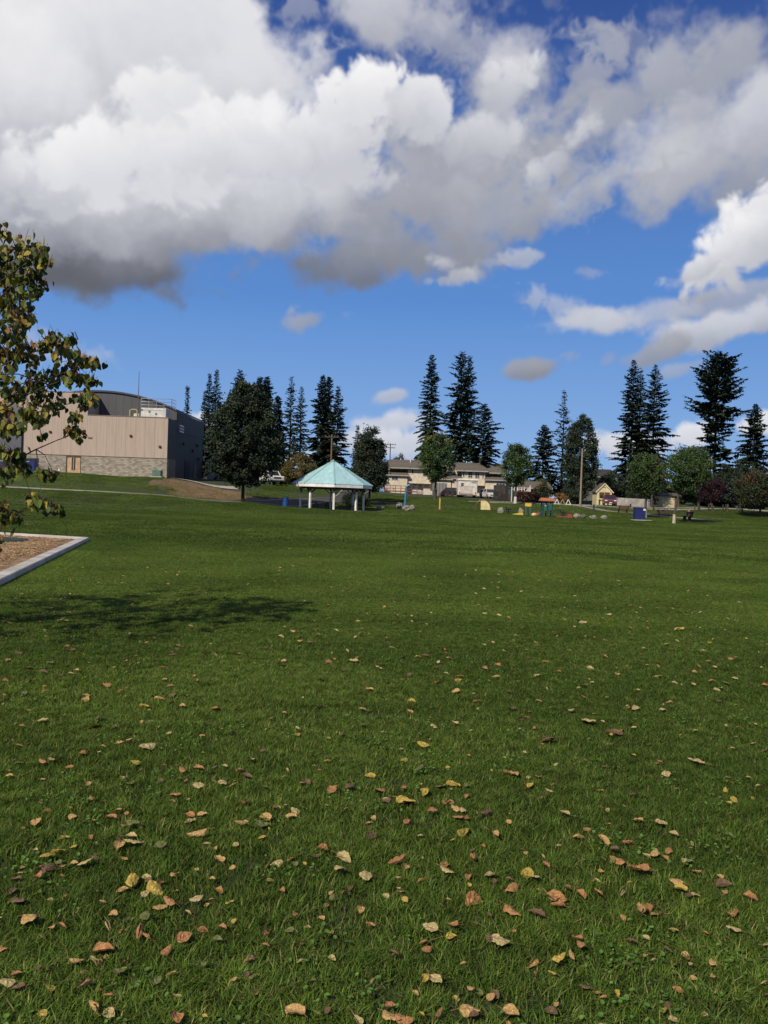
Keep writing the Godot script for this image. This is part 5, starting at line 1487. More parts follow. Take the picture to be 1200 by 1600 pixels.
	for q in [["blue dumpster against the block wall near the hall door", -42.65, 102.9, 1.55], ["blue dumpster in front of the grey hall wing", -43.0, 96.6, 1.7]]:
		var dm := thing("dumpster", q[0], "dumpster", on(q[1], q[2]))
		var db := Shape.new(); db.hexa([Vector3(-0.75, 0.1, -0.6), Vector3(0.75, 0.1, -0.6), Vector3(0.75, 0.1, 0.5), Vector3(-0.75, 0.1, 0.5), Vector3(-0.8, q[3], -0.7), Vector3(0.8, q[3], -0.7), Vector3(0.8, q[3] - 0.15, 0.65), Vector3(-0.8, q[3] - 0.15, 0.65)], Color(0.012, 0.04, 0.19)); part("bin_body", db, M.paint, dm)
		var dl := Shape.new(); dl.hexa([Vector3(-0.82, q[3] + 0.01, -0.72), Vector3(0.82, q[3] + 0.01, -0.72), Vector3(0.82, q[3] - 0.14, 0.7), Vector3(-0.82, q[3] - 0.14, 0.7), Vector3(-0.82, q[3] + 0.08, -0.72), Vector3(0.82, q[3] + 0.08, -0.72), Vector3(0.82, q[3] - 0.08, 0.7), Vector3(-0.82, q[3] - 0.08, 0.7)], Color(0.012, 0.012, 0.016)); part("lid", dl, M.plastic, dm)
		for sx in [-0.55, 0.55]:
			var wh := Shape.new(); wh.tube([Vector3(sx - 0.04, 0.07, 0.35), Vector3(sx + 0.04, 0.07, 0.35)], [0.07, 0.07], 8, Color(0.03, 0.03, 0.03)); part("wheel", wh, M.rubber, dm)
		var st := Shape.new(); st.slab(-0.2, 0.2, q[3] - 0.42, q[3] - 0.36, 0.62, 0.64, Color(0.55, 0.57, 0.6)); part("sticker", st, M.paint, dm)
	for q in [["white bucket beside the hall door", -39.6], ["small white pail next to the bucket by the hall", -40.75]]:
		var bu := Shape.new(); bu.tube([Vector3(0, 0, 0), Vector3(0, 0.42 if q[1] > -40 else 0.3, 0)], [0.13, 0.17], 12, Color(0.66, 0.66, 0.62))
		single("bucket", bu, M.plastic, on(q[1], 104.3) + Vector3(0, 0.07, 0), q[0], "bucket")
	var ut := thing("utility_cabinet", "green electrical cabinet on a pad at the hall corner", "cabinet", on(-27.35, 103.6) + Vector3(0, 0.05, 0))
	var pd := Shape.new(); pd.slab(-0.95, 0.55, -0.3, 0.10, -0.75, 0.75, Color(0.45, 0.43, 0.38)); part("pad", pd, M.concrete, ut)
	var cb := Shape.new(); cb.bevel(Vector3(-0.15, 0.47, 0.0), Vector3(1.05, 0.72, 0.95), 0.04, Color(0.075, 0.16, 0.11)); part("casing", cb, M.paint, ut)
	var cs := Shape.new(); cs.slab(-0.16, -0.14, 0.14, 0.80, 0.475, 0.482, Color(0.03, 0.06, 0.045)); part("door_seam", cs, M.paint, ut)
	var shd := thing("service_shed", "pale corrugated shed half hidden between hall and trees", "shed", on(-25.6, 131.0))
	var sw := Shape.new(); sw.slab(-1.6, 1.6, -0.3, 2.9, -2.0, 0.0, Color(0.42, 0.41, 0.38)); part("wall", sw, M.cladding, shd)
	var sr := Shape.new(); sr.hexa([Vector3(-1.8, 2.9, -2.2), Vector3(1.8, 2.9, -2.2), Vector3(1.8, 2.9, 0.2), Vector3(-1.8, 2.9, 0.2), Vector3(-1.8, 3.3, -2.2), Vector3(1.8, 3.3, -2.2), Vector3(1.8, 3.0, 0.2), Vector3(-1.8, 3.0, 0.2)], Color(0.25, 0.25, 0.25)); part("roof", sr, M.metal, shd)
func build_shelter():
	var t := thing("picnic_shelter", "open octagonal picnic shelter with pale blue roof and white posts", "shelter", on(-5.8, 95.0))
	var ring := func(r: float, y: float, k: int) -> Vector3:
		var an := deg_to_rad(6.4 + 45.0 * k)
		return Vector3(sin(an) * r, y, cos(an) * r)
	var fl := Shape.new(); var fr := []
	for k in 8: fr.append(ring.call(4.1, -0.25, k))
	fl.prism(fr, Vector3(0, 0.31, 0), Color(0.33, 0.31, 0.28)); part("floor_slab", fl, M.concrete, t)
	var rng := RandomNumberGenerator.new(); rng.seed = 5
	for k in 8:
		# each roof face is laid in five sheets that run up to the apex
		for j in 5:
			var a: Vector3 = ring.call(4.42, 2.80, k).lerp(ring.call(4.42, 2.80, k + 1), j / 5.0 + 0.001); var b: Vector3 = ring.call(4.42, 2.80, k).lerp(ring.call(4.42, 2.80, k + 1), (j + 1) / 5.0 - 0.001)
			var ap := Vector3(0, 5.42, 0)
			var a2 := a.lerp(ap, 0.97); var b2 := b.lerp(ap, 0.97)
			var up := Vector3(0, 0.05, 0)
			var s := Shape.new(); s.hexa([a, b, b2, a2, a + up, b + up, b2 + up, a2 + up], Color(0.34, 0.56, 0.60) * rng.randf_range(0.93, 1.06)); part("roof_sheet", s, M.paint, t)
		var h := Shape.new(); h.bar(ring.call(4.46, 2.83, k), Vector3(0, 5.47, 0), 0.13, 0.06, Color(0.25, 0.44, 0.48)); part("hip_cap", h, M.paint, t)
		var f := Shape.new()
		var p: Vector3 = ring.call(4.40, 2.48, k); var q: Vector3 = ring.call(4.40, 2.48, k + 1); var pi: Vector3 = ring.call(4.34, 2.48, k); var qi: Vector3 = ring.call(4.34, 2.48, k + 1)
		f.hexa([p, q, qi, pi, p + Vector3(0, 0.32, 0), q + Vector3(0, 0.32, 0), qi + Vector3(0, 0.32, 0), pi + Vector3(0, 0.32, 0)], Color(0.80, 0.80, 0.77)); part("fascia", f, M.paint, t)
		var bm := Shape.new(); bm.bar(ring.call(3.5, 2.42, k), ring.call(3.5, 2.42, k + 1), 0.24, 0.14, Color(0.14, 0.095, 0.065)); part("beam", bm, M.wood, t)
		var rf := Shape.new(); rf.bar(ring.call(4.3, 2.62, k), Vector3(0, 5.2, 0), 0.14, 0.10, Color(0.13, 0.09, 0.06)); part("rafter", rf, M.wood, t)
		var po := Shape.new(); var bs := Basis(Vector3.UP, deg_to_rad(6.4 + 45.0 * k))
		po.bevel(ring.call(3.5, 1.03, k), Vector3(0.21, 2.06, 0.21), 0.02, Color(0.80, 0.78, 0.70), bs)
		var pp := part("post", po, M.paint, t)
		var ph := Shape.new(); ph.box(ring.call(3.5, 2.2, k), Vector3(0.20, 0.30, 0.20), Color(0.15, 0.10, 0.07), bs); part("post_head", ph, M.wood, pp)
		for sg in [-1, 1]:
			var br := Shape.new(); br.bar(ring.call(3.5, 1.75, k), ring.call(3.5, 2.36, k).lerp(ring.call(3.5, 2.36, k + sg), 0.28), 0.09, 0.12, Color(0.16, 0.11, 0.075)); part("brace", br, M.wood, pp)
	var ac := Shape.new(); ac.tube([Vector3(0, 5.33, 0), Vector3(0, 5.46, 0), Vector3(0, 5.60, 0)], [0.32, 0.22, 0.03], 8, Color(0.26, 0.46, 0.48)); part("apex_cap", ac, M.paint, t)
	for q in [["picnic table under the middle of the shelter roof", -7.0, 95.8, 0.4, Color(0.055, 0.045, 0.04)], ["picnic table under the right side of the shelter roof", -4.2, 96.0, 1.3, Color(0.055, 0.045, 0.04)], ["dark picnic table on the grass among the boulders", 0.9, 98.5, 0.15, Color(0.075, 0.06, 0.05)]]:
		var pt := thing("picnic_table", q[0], "picnic table", on(q[1], q[2]) + Vector3(0, 0.06 if q[1] < 0.0 else 0.0, 0), q[3])
		for k in 4:
			var b := Shape.new(); b.bevel(Vector3(0, 0.75, -0.3 + 0.2 * k), Vector3(1.8, 0.04, 0.18), 0.008, q[4]); part("table_plank", b, M.wood, pt)
		for sg in [-1.0, 1.0]:
			for k in 2:
				var b2 := Shape.new(); b2.bevel(Vector3(0, 0.45, sg * (0.62 + 0.15 * k)), Vector3(1.8, 0.04, 0.14), 0.008, q[4]); part("seat_plank", b2, M.wood, pt)
			for sz in [-1.0, 1.0]:
				var lg := Shape.new(); lg.bar(Vector3(sg * 0.65, 0.0, sz * 0.62), Vector3(sg * 0.65, 0.73, sz * 0.2), 0.09, 0.05, q[4]); part("leg", lg, M.wood, pt)
			var cr := Shape.new(); cr.bar(Vector3(sg * 0.6, 0.40, -0.78), Vector3(sg * 0.6, 0.40, 0.78), 0.09, 0.05, q[4]); part("cross_beam", cr, M.wood, pt)
func window(parent: Node3D, x: float, y: float, w: float, h: float, z: float, nx: int, ny: int, frame := Color(0.62, 0.60, 0.56)):
	# a frame with panes set back between glazing bars
	var f := Shape.new(); var e := 0.07
	f.slab(x - w / 2 - e, x + w / 2 + e, y - h / 2 - e, y - h / 2, z, z + 0.06, frame); f.slab(x - w / 2 - e, x + w / 2 + e, y + h / 2, y + h / 2 + e, z, z + 0.06, frame)
	f.slab(x - w / 2 - e, x - w / 2, y - h / 2, y + h / 2, z, z + 0.06, frame); f.slab(x + w / 2, x + w / 2 + e, y - h / 2, y + h / 2, z, z + 0.06, frame)
	var fo := part("window_frame", f, M.paint, parent)
	for i in nx:
		for j in ny:
			var p := Shape.new(); var pw := w / nx; var ph := h / ny
			p.slab(x - w / 2 + pw * i + 0.02, x - w / 2 + pw * (i + 1) - 0.02, y - h / 2 + ph * j + 0.02, y - h / 2 + ph * (j + 1) - 0.02, z + 0.002, z + 0.02, Color(0.028, 0.032, 0.036)); part("pane", p, M.glass, fo)
	var g := Shape.new()
	for i in nx - 1: g.box(Vector3(x - w / 2 + w * (i + 1) / nx, y, z + 0.02), Vector3(0.04, h, 0.035), frame)
	for j in ny - 1: g.box(Vector3(x, y - h / 2 + h * (j + 1) / ny, z + 0.021), Vector3(w, 0.04, 0.034), frame)
	if g.v.size(): part("glazing_bars", g, M.paint, fo)
func sloped(parent: Node3D, called: String, x0: float, x1: float, y0: float, y1: float, z0: float, z1: float, hip: float, col: Color):
	# a roof plane that rises from the eave (z0) back to the ridge (z1), with fascia; drawn in shingle courses
	var n := maxi(3, int((y1 - y0) / 0.26))
	var ro := Node3D.new(); ro.name = called; parent.add_child(ro, true)
	for k in n:
		var f0 := float(k) / n; var f1 := float(k + 1) / n
		var s := Shape.new(); var t := 0.09
		var a0 := x0 + hip * f0; var b0 := x1 - hip * f0; var a1 := x0 + hip * f1; var b1 := x1 - hip * f1
		var ya := lerpf(y0, y1, f0) + 0.03; var yb := lerpf(y0, y1, f1); var za := lerpf(z0, z1, f0); var zb := lerpf(z0, z1, f1)
		s.hexa([Vector3(a0, ya - t, za), Vector3(b0, ya - t, za), Vector3(b1, yb - t, zb), Vector3(a1, yb - t, zb), Vector3(a0, ya, za), Vector3(b0, ya, za), Vector3(b1, yb, zb), Vector3(a1, yb, zb)], col * (0.93 + 0.05 * ((k * 7) % 3)))
		part("shingle_course", s, M.shingle, ro)
	var e := Shape.new(); e.slab(x0, x1, y0 - 0.26, y0 - 0.06, z0 - 0.02, z0 + 0.05, Color(0.36, 0.33, 0.29)); part("fascia", e, M.paint, ro)
func house_body(parent: Node3D, called: String, x0: float, x1: float, y0: float, y1: float, z0: float, z1: float, col: Color):
	# lap siding in courses over a solid core
	var s := Shape.new(); s.slab(x0, x1, y0, y1, z0, z1, col); part(called, s, M.siding, parent)
	var l := Shape.new(); var y := y0 + 0.05
	while y < y1 - 0.15:
		l.hexa([Vector3(x0 - 0.02, y, z1), Vector3(x1 + 0.02, y, z1), Vector3(x1 + 0.02, y, z1 + 0.03), Vector3(x0 - 0.02, y, z1 + 0.03), Vector3(x0 - 0.02, y + 0.2, z1), Vector3(x1 + 0.02, y + 0.2, z1), Vector3(x1 + 0.02, y + 0.2, z1 + 0.008), Vector3(x0 - 0.02, y + 0.2, z1 + 0.008)], col); y += 0.2
	if l.v.size():
		var o := part("lap_siding", l, M.siding, parent); o.set_meta("kind", "stuff")
func build_houses():
	var cream := Color(0.62, 0.54, 0.42); var shingle := Color(0.16, 0.145, 0.125)
	var t := thing("townhouse", "cream townhouse with grid-paned upper windows behind the white camper", "house", Vector3(16.4, 2.75, -150.0))
	house_body(t, "wall", -4.6, 4.2, -0.5, 4.5, -8.0, -1.2, cream)
	house_body(t, "upper_bay", -3.0, 1.0, 1.9, 4.4, -1.2, 0.1, cream * 1.04)
	window(t, -1.55, 3.75, 0.72, 1.02, 0.11, 2, 3); window(t, -0.33, 3.75, 0.72, 1.02, 0.11, 2, 3)
	window(t, -2.7, 3.85, 0.24, 0.95, 0.11, 1, 1); window(t, 0.68, 3.8, 0.24, 0.95, 0.11, 1, 1)
	sloped(t, "roof", -4.4, 1.5, 4.55, 6.05, 0.7, -4.2, 0.55, shingle)
	sloped(t, "roof", 1.52, 5.0, 4.35, 6.0, 0.3, -4.2, 0.1, shingle)
	var rb := Shape.new(); rb.hexa([Vector3(-4.4, 4.5, -8.6), Vector3(5.0, 4.5, -8.6), Vector3(5.0, 5.9, -4.25), Vector3(-3.9, 5.9, -4.25), Vector3(-4.4, 4.6, -8.6), Vector3(5.0, 4.6, -8.6), Vector3(5.0, 6.0, -4.25), Vector3(-3.9, 6.0, -4.25)], shingle); part("rear_roof", rb, M.shingle, t)
	house_body(t, "lower_bay", 1.1, 4.6, -0.5, 3.05, -1.2, 0.4, cream)
	sloped(t, "bay_roof", 0.8, 4.95, 3.1, 3.9, 0.8, -1.15, 0.75, shingle)
	window(t, 3.75, 2.45, 1.5, 0.75, 0.42, 3, 2)
	house_body(t, "lower_bay", -4.7, -3.1, -0.5, 3.1, -1.2, 0.2, cream)
	sloped(t, "bay_roof", -5.0, -2.9, 3.15, 3.85, 0.6, -1.15, 0.5, shingle)
	var dr := Shape.new(); dr.bevel(Vector3(2.9, 1.0, 0.46), Vector3(0.8, 2.0, 0.06), 0.01, Color(0.66, 0.66, 0.64)); part("door", dr, M.paint, t)
	for x in [-1.9, 2.5]:
		var vt := Shape.new(); vt.tube([Vector3(x, 5.8, -4.1), Vector3(x, 6.3, -4.1)], [0.10, 0.10], 8, Color(0.62, 0.62, 0.6)); part("roof_vent", vt, M.paint, t)
	var u := thing("townhouse", "cream townhouse with the red deck, left of the young yellowing tree", "house", Vector3(4.6, 2.75, -150.0))
	house_body(u, "wall", -4.6, 7.1, -0.5, 4.6, -8.0, -1.2, cream)
	house_body(u, "upper_bay", -0.6, 3.4, 1.9, 4.5, -1.2, 0.0, cream * 1.03)
	window(u, 0.15, 4.0, 0.26, 0.8, 0.01, 1, 1); window(u, 2.4, 3.8, 0.9, 1.0, 0.01, 2, 3)
	sloped(u, "roof", -4.4, 4.2, 4.65, 6.2, 0.7, -4.2, 0.4, shingle)
	sloped(u, "roof", 4.22, 7.4, 4.4, 6.0, 0.2, -4.2, 0.1, shingle)
	var rb2 := Shape.new(); rb2.hexa([Vector3(-4.4, 4.6, -8.6), Vector3(7.4, 4.6, -8.6), Vector3(7.4, 6.0, -4.25), Vector3(-4.0, 6.0, -4.25), Vector3(-4.4, 4.7, -8.6), Vector3(7.4, 4.7, -8.6), Vector3(7.4, 6.1, -4.25), Vector3(-4.0, 6.1, -4.25)], shingle); part("rear_roof", rb2, M.shingle, u)
	house_body(u, "lower_bay", -4.3, -0.75, -0.5, 3.3, -1.2, 0.4, cream)
	sloped(u, "bay_roof", -4.7, -0.4, 3.35, 4.2, 0.8, -1.15, 0.8, shingle)
	window(u, -2.9, 2.75, 1.05, 0.68, 0.42, 2, 1, Color(0.7, 0.68, 0.64)); window(u, -4.05, 2.7, 0.2, 0.6, 0.42, 1, 1)
	house_body(u, "lower_bay", 4.2, 6.9, -0.5, 2.9, -1.2, 0.3, cream)
	sloped(u, "bay_roof", 3.9, 7.2, 2.95, 3.7, 0.7, -1.15, 0.6, shingle)
	var pd := Shape.new(); pd.bevel(Vector3(1.1, 0.95, -1.12), Vector3(1.5, 2.0, 0.08), 0.01, Color(0.55, 0.50, 0.48)); part("patio_door", pd, M.paint, u)
	var vp := Shape.new(); vp.tube([Vector3(-0.2, 5.4, -2.4), Vector3(-0.2, 6.6, -2.4)], [0.09, 0.09], 8, Color(0.68, 0.68, 0.66)); part("vent_pipe", vp, M.paint, u)
	for x in [-1.9, 3.2]:
		var vt2 := Shape.new(); vt2.tube([Vector3(x, 5.9, -4.1), Vector3(x, 6.4, -4.1)], [0.10, 0.10], 8, Color(0.62, 0.62, 0.6)); part("roof_vent", vt2, M.paint, u)
	# red deck with stairs and rails
	var red := Color(0.27, 0.085, 0.06)
	var dk := thing("red_deck", "red-stained timber deck with railing in front of the cream townhouse", "deck", Vector3(3.0, 2.55, -145.0))
	for k in 9:
		var b := Shape.new(); b.bevel(Vector3(-0.3, 0.55, -1.2 + 0.28 * k), Vector3(5.6, 0.05, 0.26), 0.008, red * (0.9 + 0.03 * (k % 4))); part("deck_board", b, M.wood, dk)
	for k in 7:
		var p := Shape.new(); p.bevel(Vector3(-3.0 + 0.9 * k, 0.72, 1.25), Vector3(0.1, 1.7, 0.1), 0.01, red); part("post", p, M.wood, dk)
	for h in [0.62, 1.05, 1.5]:
		var r := Shape.new(); r.bevel(Vector3(-0.3, h, 1.32), Vector3(5.6, 0.09, 0.04), 0.008, red); part("rail", r, M.wood, dk)
	for k in 4:
		var st := Shape.new(); st.bevel(Vector3(2.9, 0.12 + 0.14 * k, 1.7 - 0.28 * k), Vector3(0.95, 0.05, 0.28), 0.008, red); part("step", st, M.wood, dk)
	for sx in [2.4, 3.4]:
		var hp := Shape.new(); hp.bevel(Vector3(sx, 0.95, 1.7), Vector3(0.1, 2.2, 0.1), 0.01, red); part("post", hp, M.wood, dk)
	for q in [[-2.6, 0.55, Color(0.66, 0.62, 0.58)], [-1.6, 0.5, Color(0.68, 0.64, 0.6)]]:
		var ch := thing("garden_chair", "pale plastic garden chair on the red deck", "chair", Vector3(3.0 + q[0], 3.14, -145.3), q[1], "garden chairs on the red deck")
		var se := Shape.new(); se.bevel(Vector3(0, 0.42, 0), Vector3(0.5, 0.05, 0.5), 0.015, q[2]); part("seat", se, M.plastic, ch)
		var ba := Shape.new(); ba.bevel(Vector3(0, 0.72, -0.25), Vector3(0.5, 0.6, 0.05), 0.015, q[2]); part("backrest", ba, M.plastic, ch)
		for sx in [-0.21, 0.21]:
			for sz in [-0.2, 0.2]:
				var lg := Shape.new(); lg.bar(Vector3(sx, 0, sz), Vector3(sx, 0.42, sz), 0.05, 0.05, q[2]); part("leg", lg, M.plastic, ch)
	# things standing before the houses
	var wb := thing("storage_box", "white garden storage box beside the red deck stairs", "storage box", on(7.0, 143.0))
	var w1 := Shape.new(); w1.bevel(Vector3(0, 0.5, 0), Vector3(1.15, 1.0, 0.8), 0.03, Color(0.62, 0.58, 0.53)); part("body", w1, M.plastic, wb)
	var w2 := Shape.new(); w2.bevel(Vector3(0, 1.06, 0), Vector3(1.2, 0.1, 0.86), 0.02, Color(0.42, 0.30, 0.26)); part("lid", w2, M.plastic, wb)
	for k in 5:
		var fp := single("fence_panel", picket(Color(0.20, 0.21, 0.22)), M.wood, on(8.05 + 0.5 * k, 142.0), "weathered grey fence board behind the young tree", "fence", "grey fence boards behind the young tree")
	for q in [["dark blue wheeled bin beside the grey fence boards", 8.2, 139.5, Color(0.02, 0.028, 0.06)], ["purple-brown wheeled bin left of the dark car", 10.2, 139.5, Color(0.055, 0.035, 0.045)], ["second purple-brown wheeled bin left of the dark car", 11.0, 139.7, Color(0.06, 0.04, 0.05)]]:
		wheeled_bin(q[0], q[1], q[2], q[3])
	camper()
	car("parked_car", "dark maroon-black car parked left of the white camper", on(11.4, 141.5), PI * 0.5, Color(0.012, 0.008, 0.012))
	car("parked_car", "white car partly behind the cream climbing panel", on(16.9, 139.0), 0.25, Color(0.62, 0.62, 0.62))
	car("parked_car", "maroon hatchback facing the lawn beside the cream shed", on(31.95, 121.8), -0.18, Color(0.13, 0.018, 0.028))
	var pb := thing("plant_tub", "pink flower tub with brown plants by the white car", "planter", on(17.9, 137.0))
	var p1 := Shape.new(); p1.tube([Vector3(0, 0, 0), Vector3(0, 0.5, 0)], [0.3, 0.4], 10, Color(0.55, 0.42, 0.38)); part("tub", p1, M.plastic, pb)
	var p2 := Shape.new(); var pr := RandomNumberGenerator.new(); pr.seed = 3
	crown_faces(p2, pr, Vector3(0, 0.85, 0), Vector3(0.5, 0.4, 0.5), 12, 30, 0.14, [Color(0.14, 0.06, 0.035), Color(0.06, 0.06, 0.03)], 0.2); part("plants", p2, M.leaves, pb)
	var ts := thing("garden_shed", "teal garden shed beside the white townhouse door", "shed", on(20.3, 139.0))
	var t1 := Shape.new(); t1.slab(-0.5, 0.5, -0.2, 1.75, -0.6, 0.6, Color(0.03, 0.075, 0.085)); part("wall", t1, M.siding, ts)
	var t2 := Shape.new(); t2.hexa([Vector3(-0.6, 1.75, -0.7), Vector3(0.6, 1.75, -0.7), Vector3(0.6, 1.75, 0.7), Vector3(-0.6, 1.75, 0.7), Vector3(-0.6, 1.98, -0.7), Vector3(0.6, 1.98, -0.7), Vector3(0.6, 1.82, 0.7), Vector3(-0.6, 1.82, 0.7)], Color(0.05, 0.05, 0.05)); part("roof", t2, M.shingle, ts)
	var bf := thing("board_fence", "tall near-black board fence right of the townhouses", "fence", on(18.9, 131.5))
	for k in 12:
		var bb := Shape.new(); bb.bevel(Vector3(-2.15 + 0.19 * k, 1.2, 0.01 * (k % 2)), Vector3(0.18, 2.4, 0.03), 0.005, Color(0.022, 0.020, 0.021) * (0.9 + 0.1 * (k % 3))); part("board", bb, M.wood, bf)
	var lf := thing("board_fence", "low brown board fence below the teal shed", "fence", on(19.2, 135.5))
	for k in 8:
		var lb := Shape.new(); lb.bevel(Vector3(-0.8 + 0.2 * k, 0.45, 0), Vector3(0.18, 0.9, 0.03), 0.005, Color(0.075, 0.055, 0.042) * (0.9 + 0.08 * (k % 3))); part("board", lb, M.wood, lf)
	# grey-brown house, half hidden
	var gh := thing("low_house", "low grey-brown house between the red hedge and the oval tree", "house", on(24.3, 140.0))
	house_body(gh, "wall", -2.2, 2.6, -0.5, 2.0, -5.0, 0.0, Color(0.20, 0.175, 0.135))
	sloped(gh, "roof", -2.6, 3.0, 2.05, 3.1, 0.5, -2.6, 0.3, Color(0.15, 0.13, 0.11))
	var wh := thing("white_porch", "white porch posts and gable showing above the red hedge", "porch", on(20.9, 130.5))
	for k in 5:
		var pq := Shape.new(); pq.bevel(Vector3(-1.6 + 0.42 * k + (0.25 if k > 2 else 0.0), 1.15, 0), Vector3(0.12, 2.3, 0.12), 0.01, Color(0.62, 0.61, 0.58)); part("post", pq, M.paint, wh)
	var gb := Shape.new(); gb.prism([Vector3(0.45, 1.6, 0), Vector3(1.3, 1.6, 0), Vector3(1.3, 2.7, 0)], Vector3(0, 0, -0.2), Color(0.55, 0.50, 0.45)); part("gable", gb, M.paint, wh)
	var rl := Shape.new(); rl.bevel(Vector3(-0.7, 1.95, 0), Vector3(2.0, 0.1, 0.08), 0.01, Color(0.62, 0.61, 0.58)); part("rail", rl, M.paint, wh)
	# cream shed with shuttered window
	var c := Color(0.66, 0.57, 0.34)
	var sh := thing("cream_shed", "narrow cream gabled shed with brown shutters behind the maroon car", "shed", on(32.0, 125.0))
	var body := Shape.new(); body.prism([Vector3(-1.1, -0.2, 0), Vector3(1.1, -0.2, 0), Vector3(1.1, 2.05, 0), Vector3(0, 3.15, 0), Vector3(-1.1, 2.05, 0)], Vector3(0, 0, -2.6), c); part("wall", body, M.siding, sh)
	for sg in [-1.0, 1.0]:
		var rr := Shape.new()
		rr.hexa([Vector3(sg * 1.32, 1.86, 0.12), Vector3(0, 3.19, 0.12), Vector3(0, 3.19, -2.75), Vector3(sg * 1.32, 1.86, -2.75), Vector3(sg * 1.32, 1.95, 0.12), Vector3(0, 3.28, 0.12), Vector3(0, 3.28, -2.75), Vector3(sg * 1.32, 1.95, -2.75)], Color(0.10, 0.095, 0.09)); part("roof", rr, M.shingle, sh)
		var bg := Shape.new(); bg.bar(Vector3(sg * 1.3, 1.83, 0.14), Vector3(0, 3.16, 0.14), 0.14, 0.04, Color(0.70, 0.62, 0.40)); part("barge_board", bg, M.paint, sh)
		var wp := Shape.new(); wp.slab(sg * 0.42 - 0.3, sg * 0.42 + 0.3, 1.0, 1.45, 0.0, 0.02, Color(0.05, 0.035, 0.025)); part("window", wp, M.glass, sh)
		for k in 4:
			var sl := Shape.new(); sl.box(Vector3(sg * 0.40, 1.56 + 0.10 * k, 0.05), Vector3(0.72, 0.025, 0.09), Color(0.22, 0.13, 0.06), Basis(Vector3.RIGHT, 0.6)); part("shutter_slat", sl, M.wood, sh)
	var si := Shape.new(); si.slab(-0.8, 0.8, 0.74, 0.80, 0.0, 0.12, Color(0.25, 0.15, 0.08)); part("shelf", si, M.wood, sh)
	var gv := Shape.new(); gv.slab(-0.16, 0.16, 2.52, 2.64, 0.0, 0.03, Color(0.2, 0.16, 0.1)); part("gable_vent", gv, M.paint, sh)
	# pale wall, cream cabin and dark house behind on the right
	var wl := thing("pale_wall", "long pale grey wall between the cream shed and the round trees", "wall", on(36.2, 126.0))
	for k in 6:
		var pw := Shape.new(); pw.bevel(Vector3(-2.6 + 1.08 * k, 0.55, 0), Vector3(1.06, 1.35 - 0.04 * k, 0.15), 0.01, Color(0.40, 0.385, 0.37) * (0.96 + 0.03 * (k % 3))); part("wall_panel", pw, M.concrete, wl)
	var cc := thing("cream_cabin", "small cream cabin seen below the two round trees", "cabin", on(41.2, 124.5))
	var c1 := Shape.new(); c1.slab(-0.9, 0.9, -0.3, 1.7, -1.6, 0.0, Color(0.56, 0.48, 0.31)); part("wall", c1, M.siding, cc)
	var c2 := Shape.new(); c2.slab(0.92, 1.6, -0.3, 1.6, -1.6, -0.1, Color(0.13, 0.09, 0.065)); part("lean_to", c2, M.wood, cc)
	var c3 := Shape.new(); c3.hexa([Vector3(-1.1, 1.7, -1.8), Vector3(1.8, 1.7, -1.8), Vector3(1.8, 1.7, 0.25), Vector3(-1.1, 1.7, 0.25), Vector3(-1.1, 2.2, -1.8), Vector3(1.8, 2.2, -1.8), Vector3(1.8, 1.8, 0.25), Vector3(-1.1, 1.8, 0.25)], Color(0.1, 0.09, 0.085)); part("roof", c3, M.shingle, cc)
	var dh := thing("dark_house", "dark house with pale gable end behind the cream shed", "house", on(36.5, 147.0))
	house_body(dh, "wall", -3.4, 2.6, -0.5, 4.2, -7.0, 0.0, Color(0.125, 0.13, 0.11))
	sloped(dh, "roof", -4.0, 3.2, 4.25, 5.6, 0.6, -3.6, 0.2, Color(0.05, 0.05, 0.055))
	window(dh, 1.3, 2.3, 0.7, 1.1, 0.04, 1, 2); window(dh, -1.6, 3.0, 0.8, 0.8, 0.04, 2, 1)
	var fh := thing("far_house", "small pinkish house glimpsed under the dark trees beyond the bollards", "house", on(52.0, 135.0))
	house_body(fh, "wall", -1.6, 1.2, -0.4, 1.0, -3.0, 0.0, Color(0.45, 0.33, 0.27))
	sloped(fh, "roof", -1.9, 1.5, 1.05, 1.6, 0.3, -1.6, 0.3, Color(0.2, 0.13, 0.11))
	window(fh, 0.6, 0.5, 0.4, 0.6, 0.04, 1, 1, Color(0.75, 0.75, 0.72))
func picket(col: Color) -> Shape:
	var s := Shape.new(); s.bevel(Vector3(0, 1.1, 0), Vector3(0.46, 2.2, 0.04), 0.008, col); return s
func wheeled_bin(label: String, x: float, d: float, col: Color):
	var b := thing("wheeled_bin", label, "bin", on(x, d))
	var s := Shape.new(); s.hexa([Vector3(-0.24, 0.06, -0.26), Vector3(0.24, 0.06, -0.26), Vector3(0.24, 0.06, 0.24), Vector3(-0.24, 0.06, 0.24), Vector3(-0.30, 1.0, -0.34), Vector3(0.30, 1.0, -0.34), Vector3(0.30, 1.0, 0.34), Vector3(-0.30, 1.0, 0.34)], col); part("body", s, M.plastic, b)
	var l := Shape.new(); l.bevel(Vector3(0, 1.05, 0.01), Vector3(0.66, 0.09, 0.76), 0.02, col * 0.8); part("lid", l, M.plastic, b)
	for sx in [-0.27, 0.27]:
		var w := Shape.new(); w.tube([Vector3(sx - 0.03, 0.1, -0.24), Vector3(sx + 0.03, 0.1, -0.24)], [0.1, 0.1], 10, Color(0.03, 0.03, 0.03)); part("wheel", w, M.rubber, b)
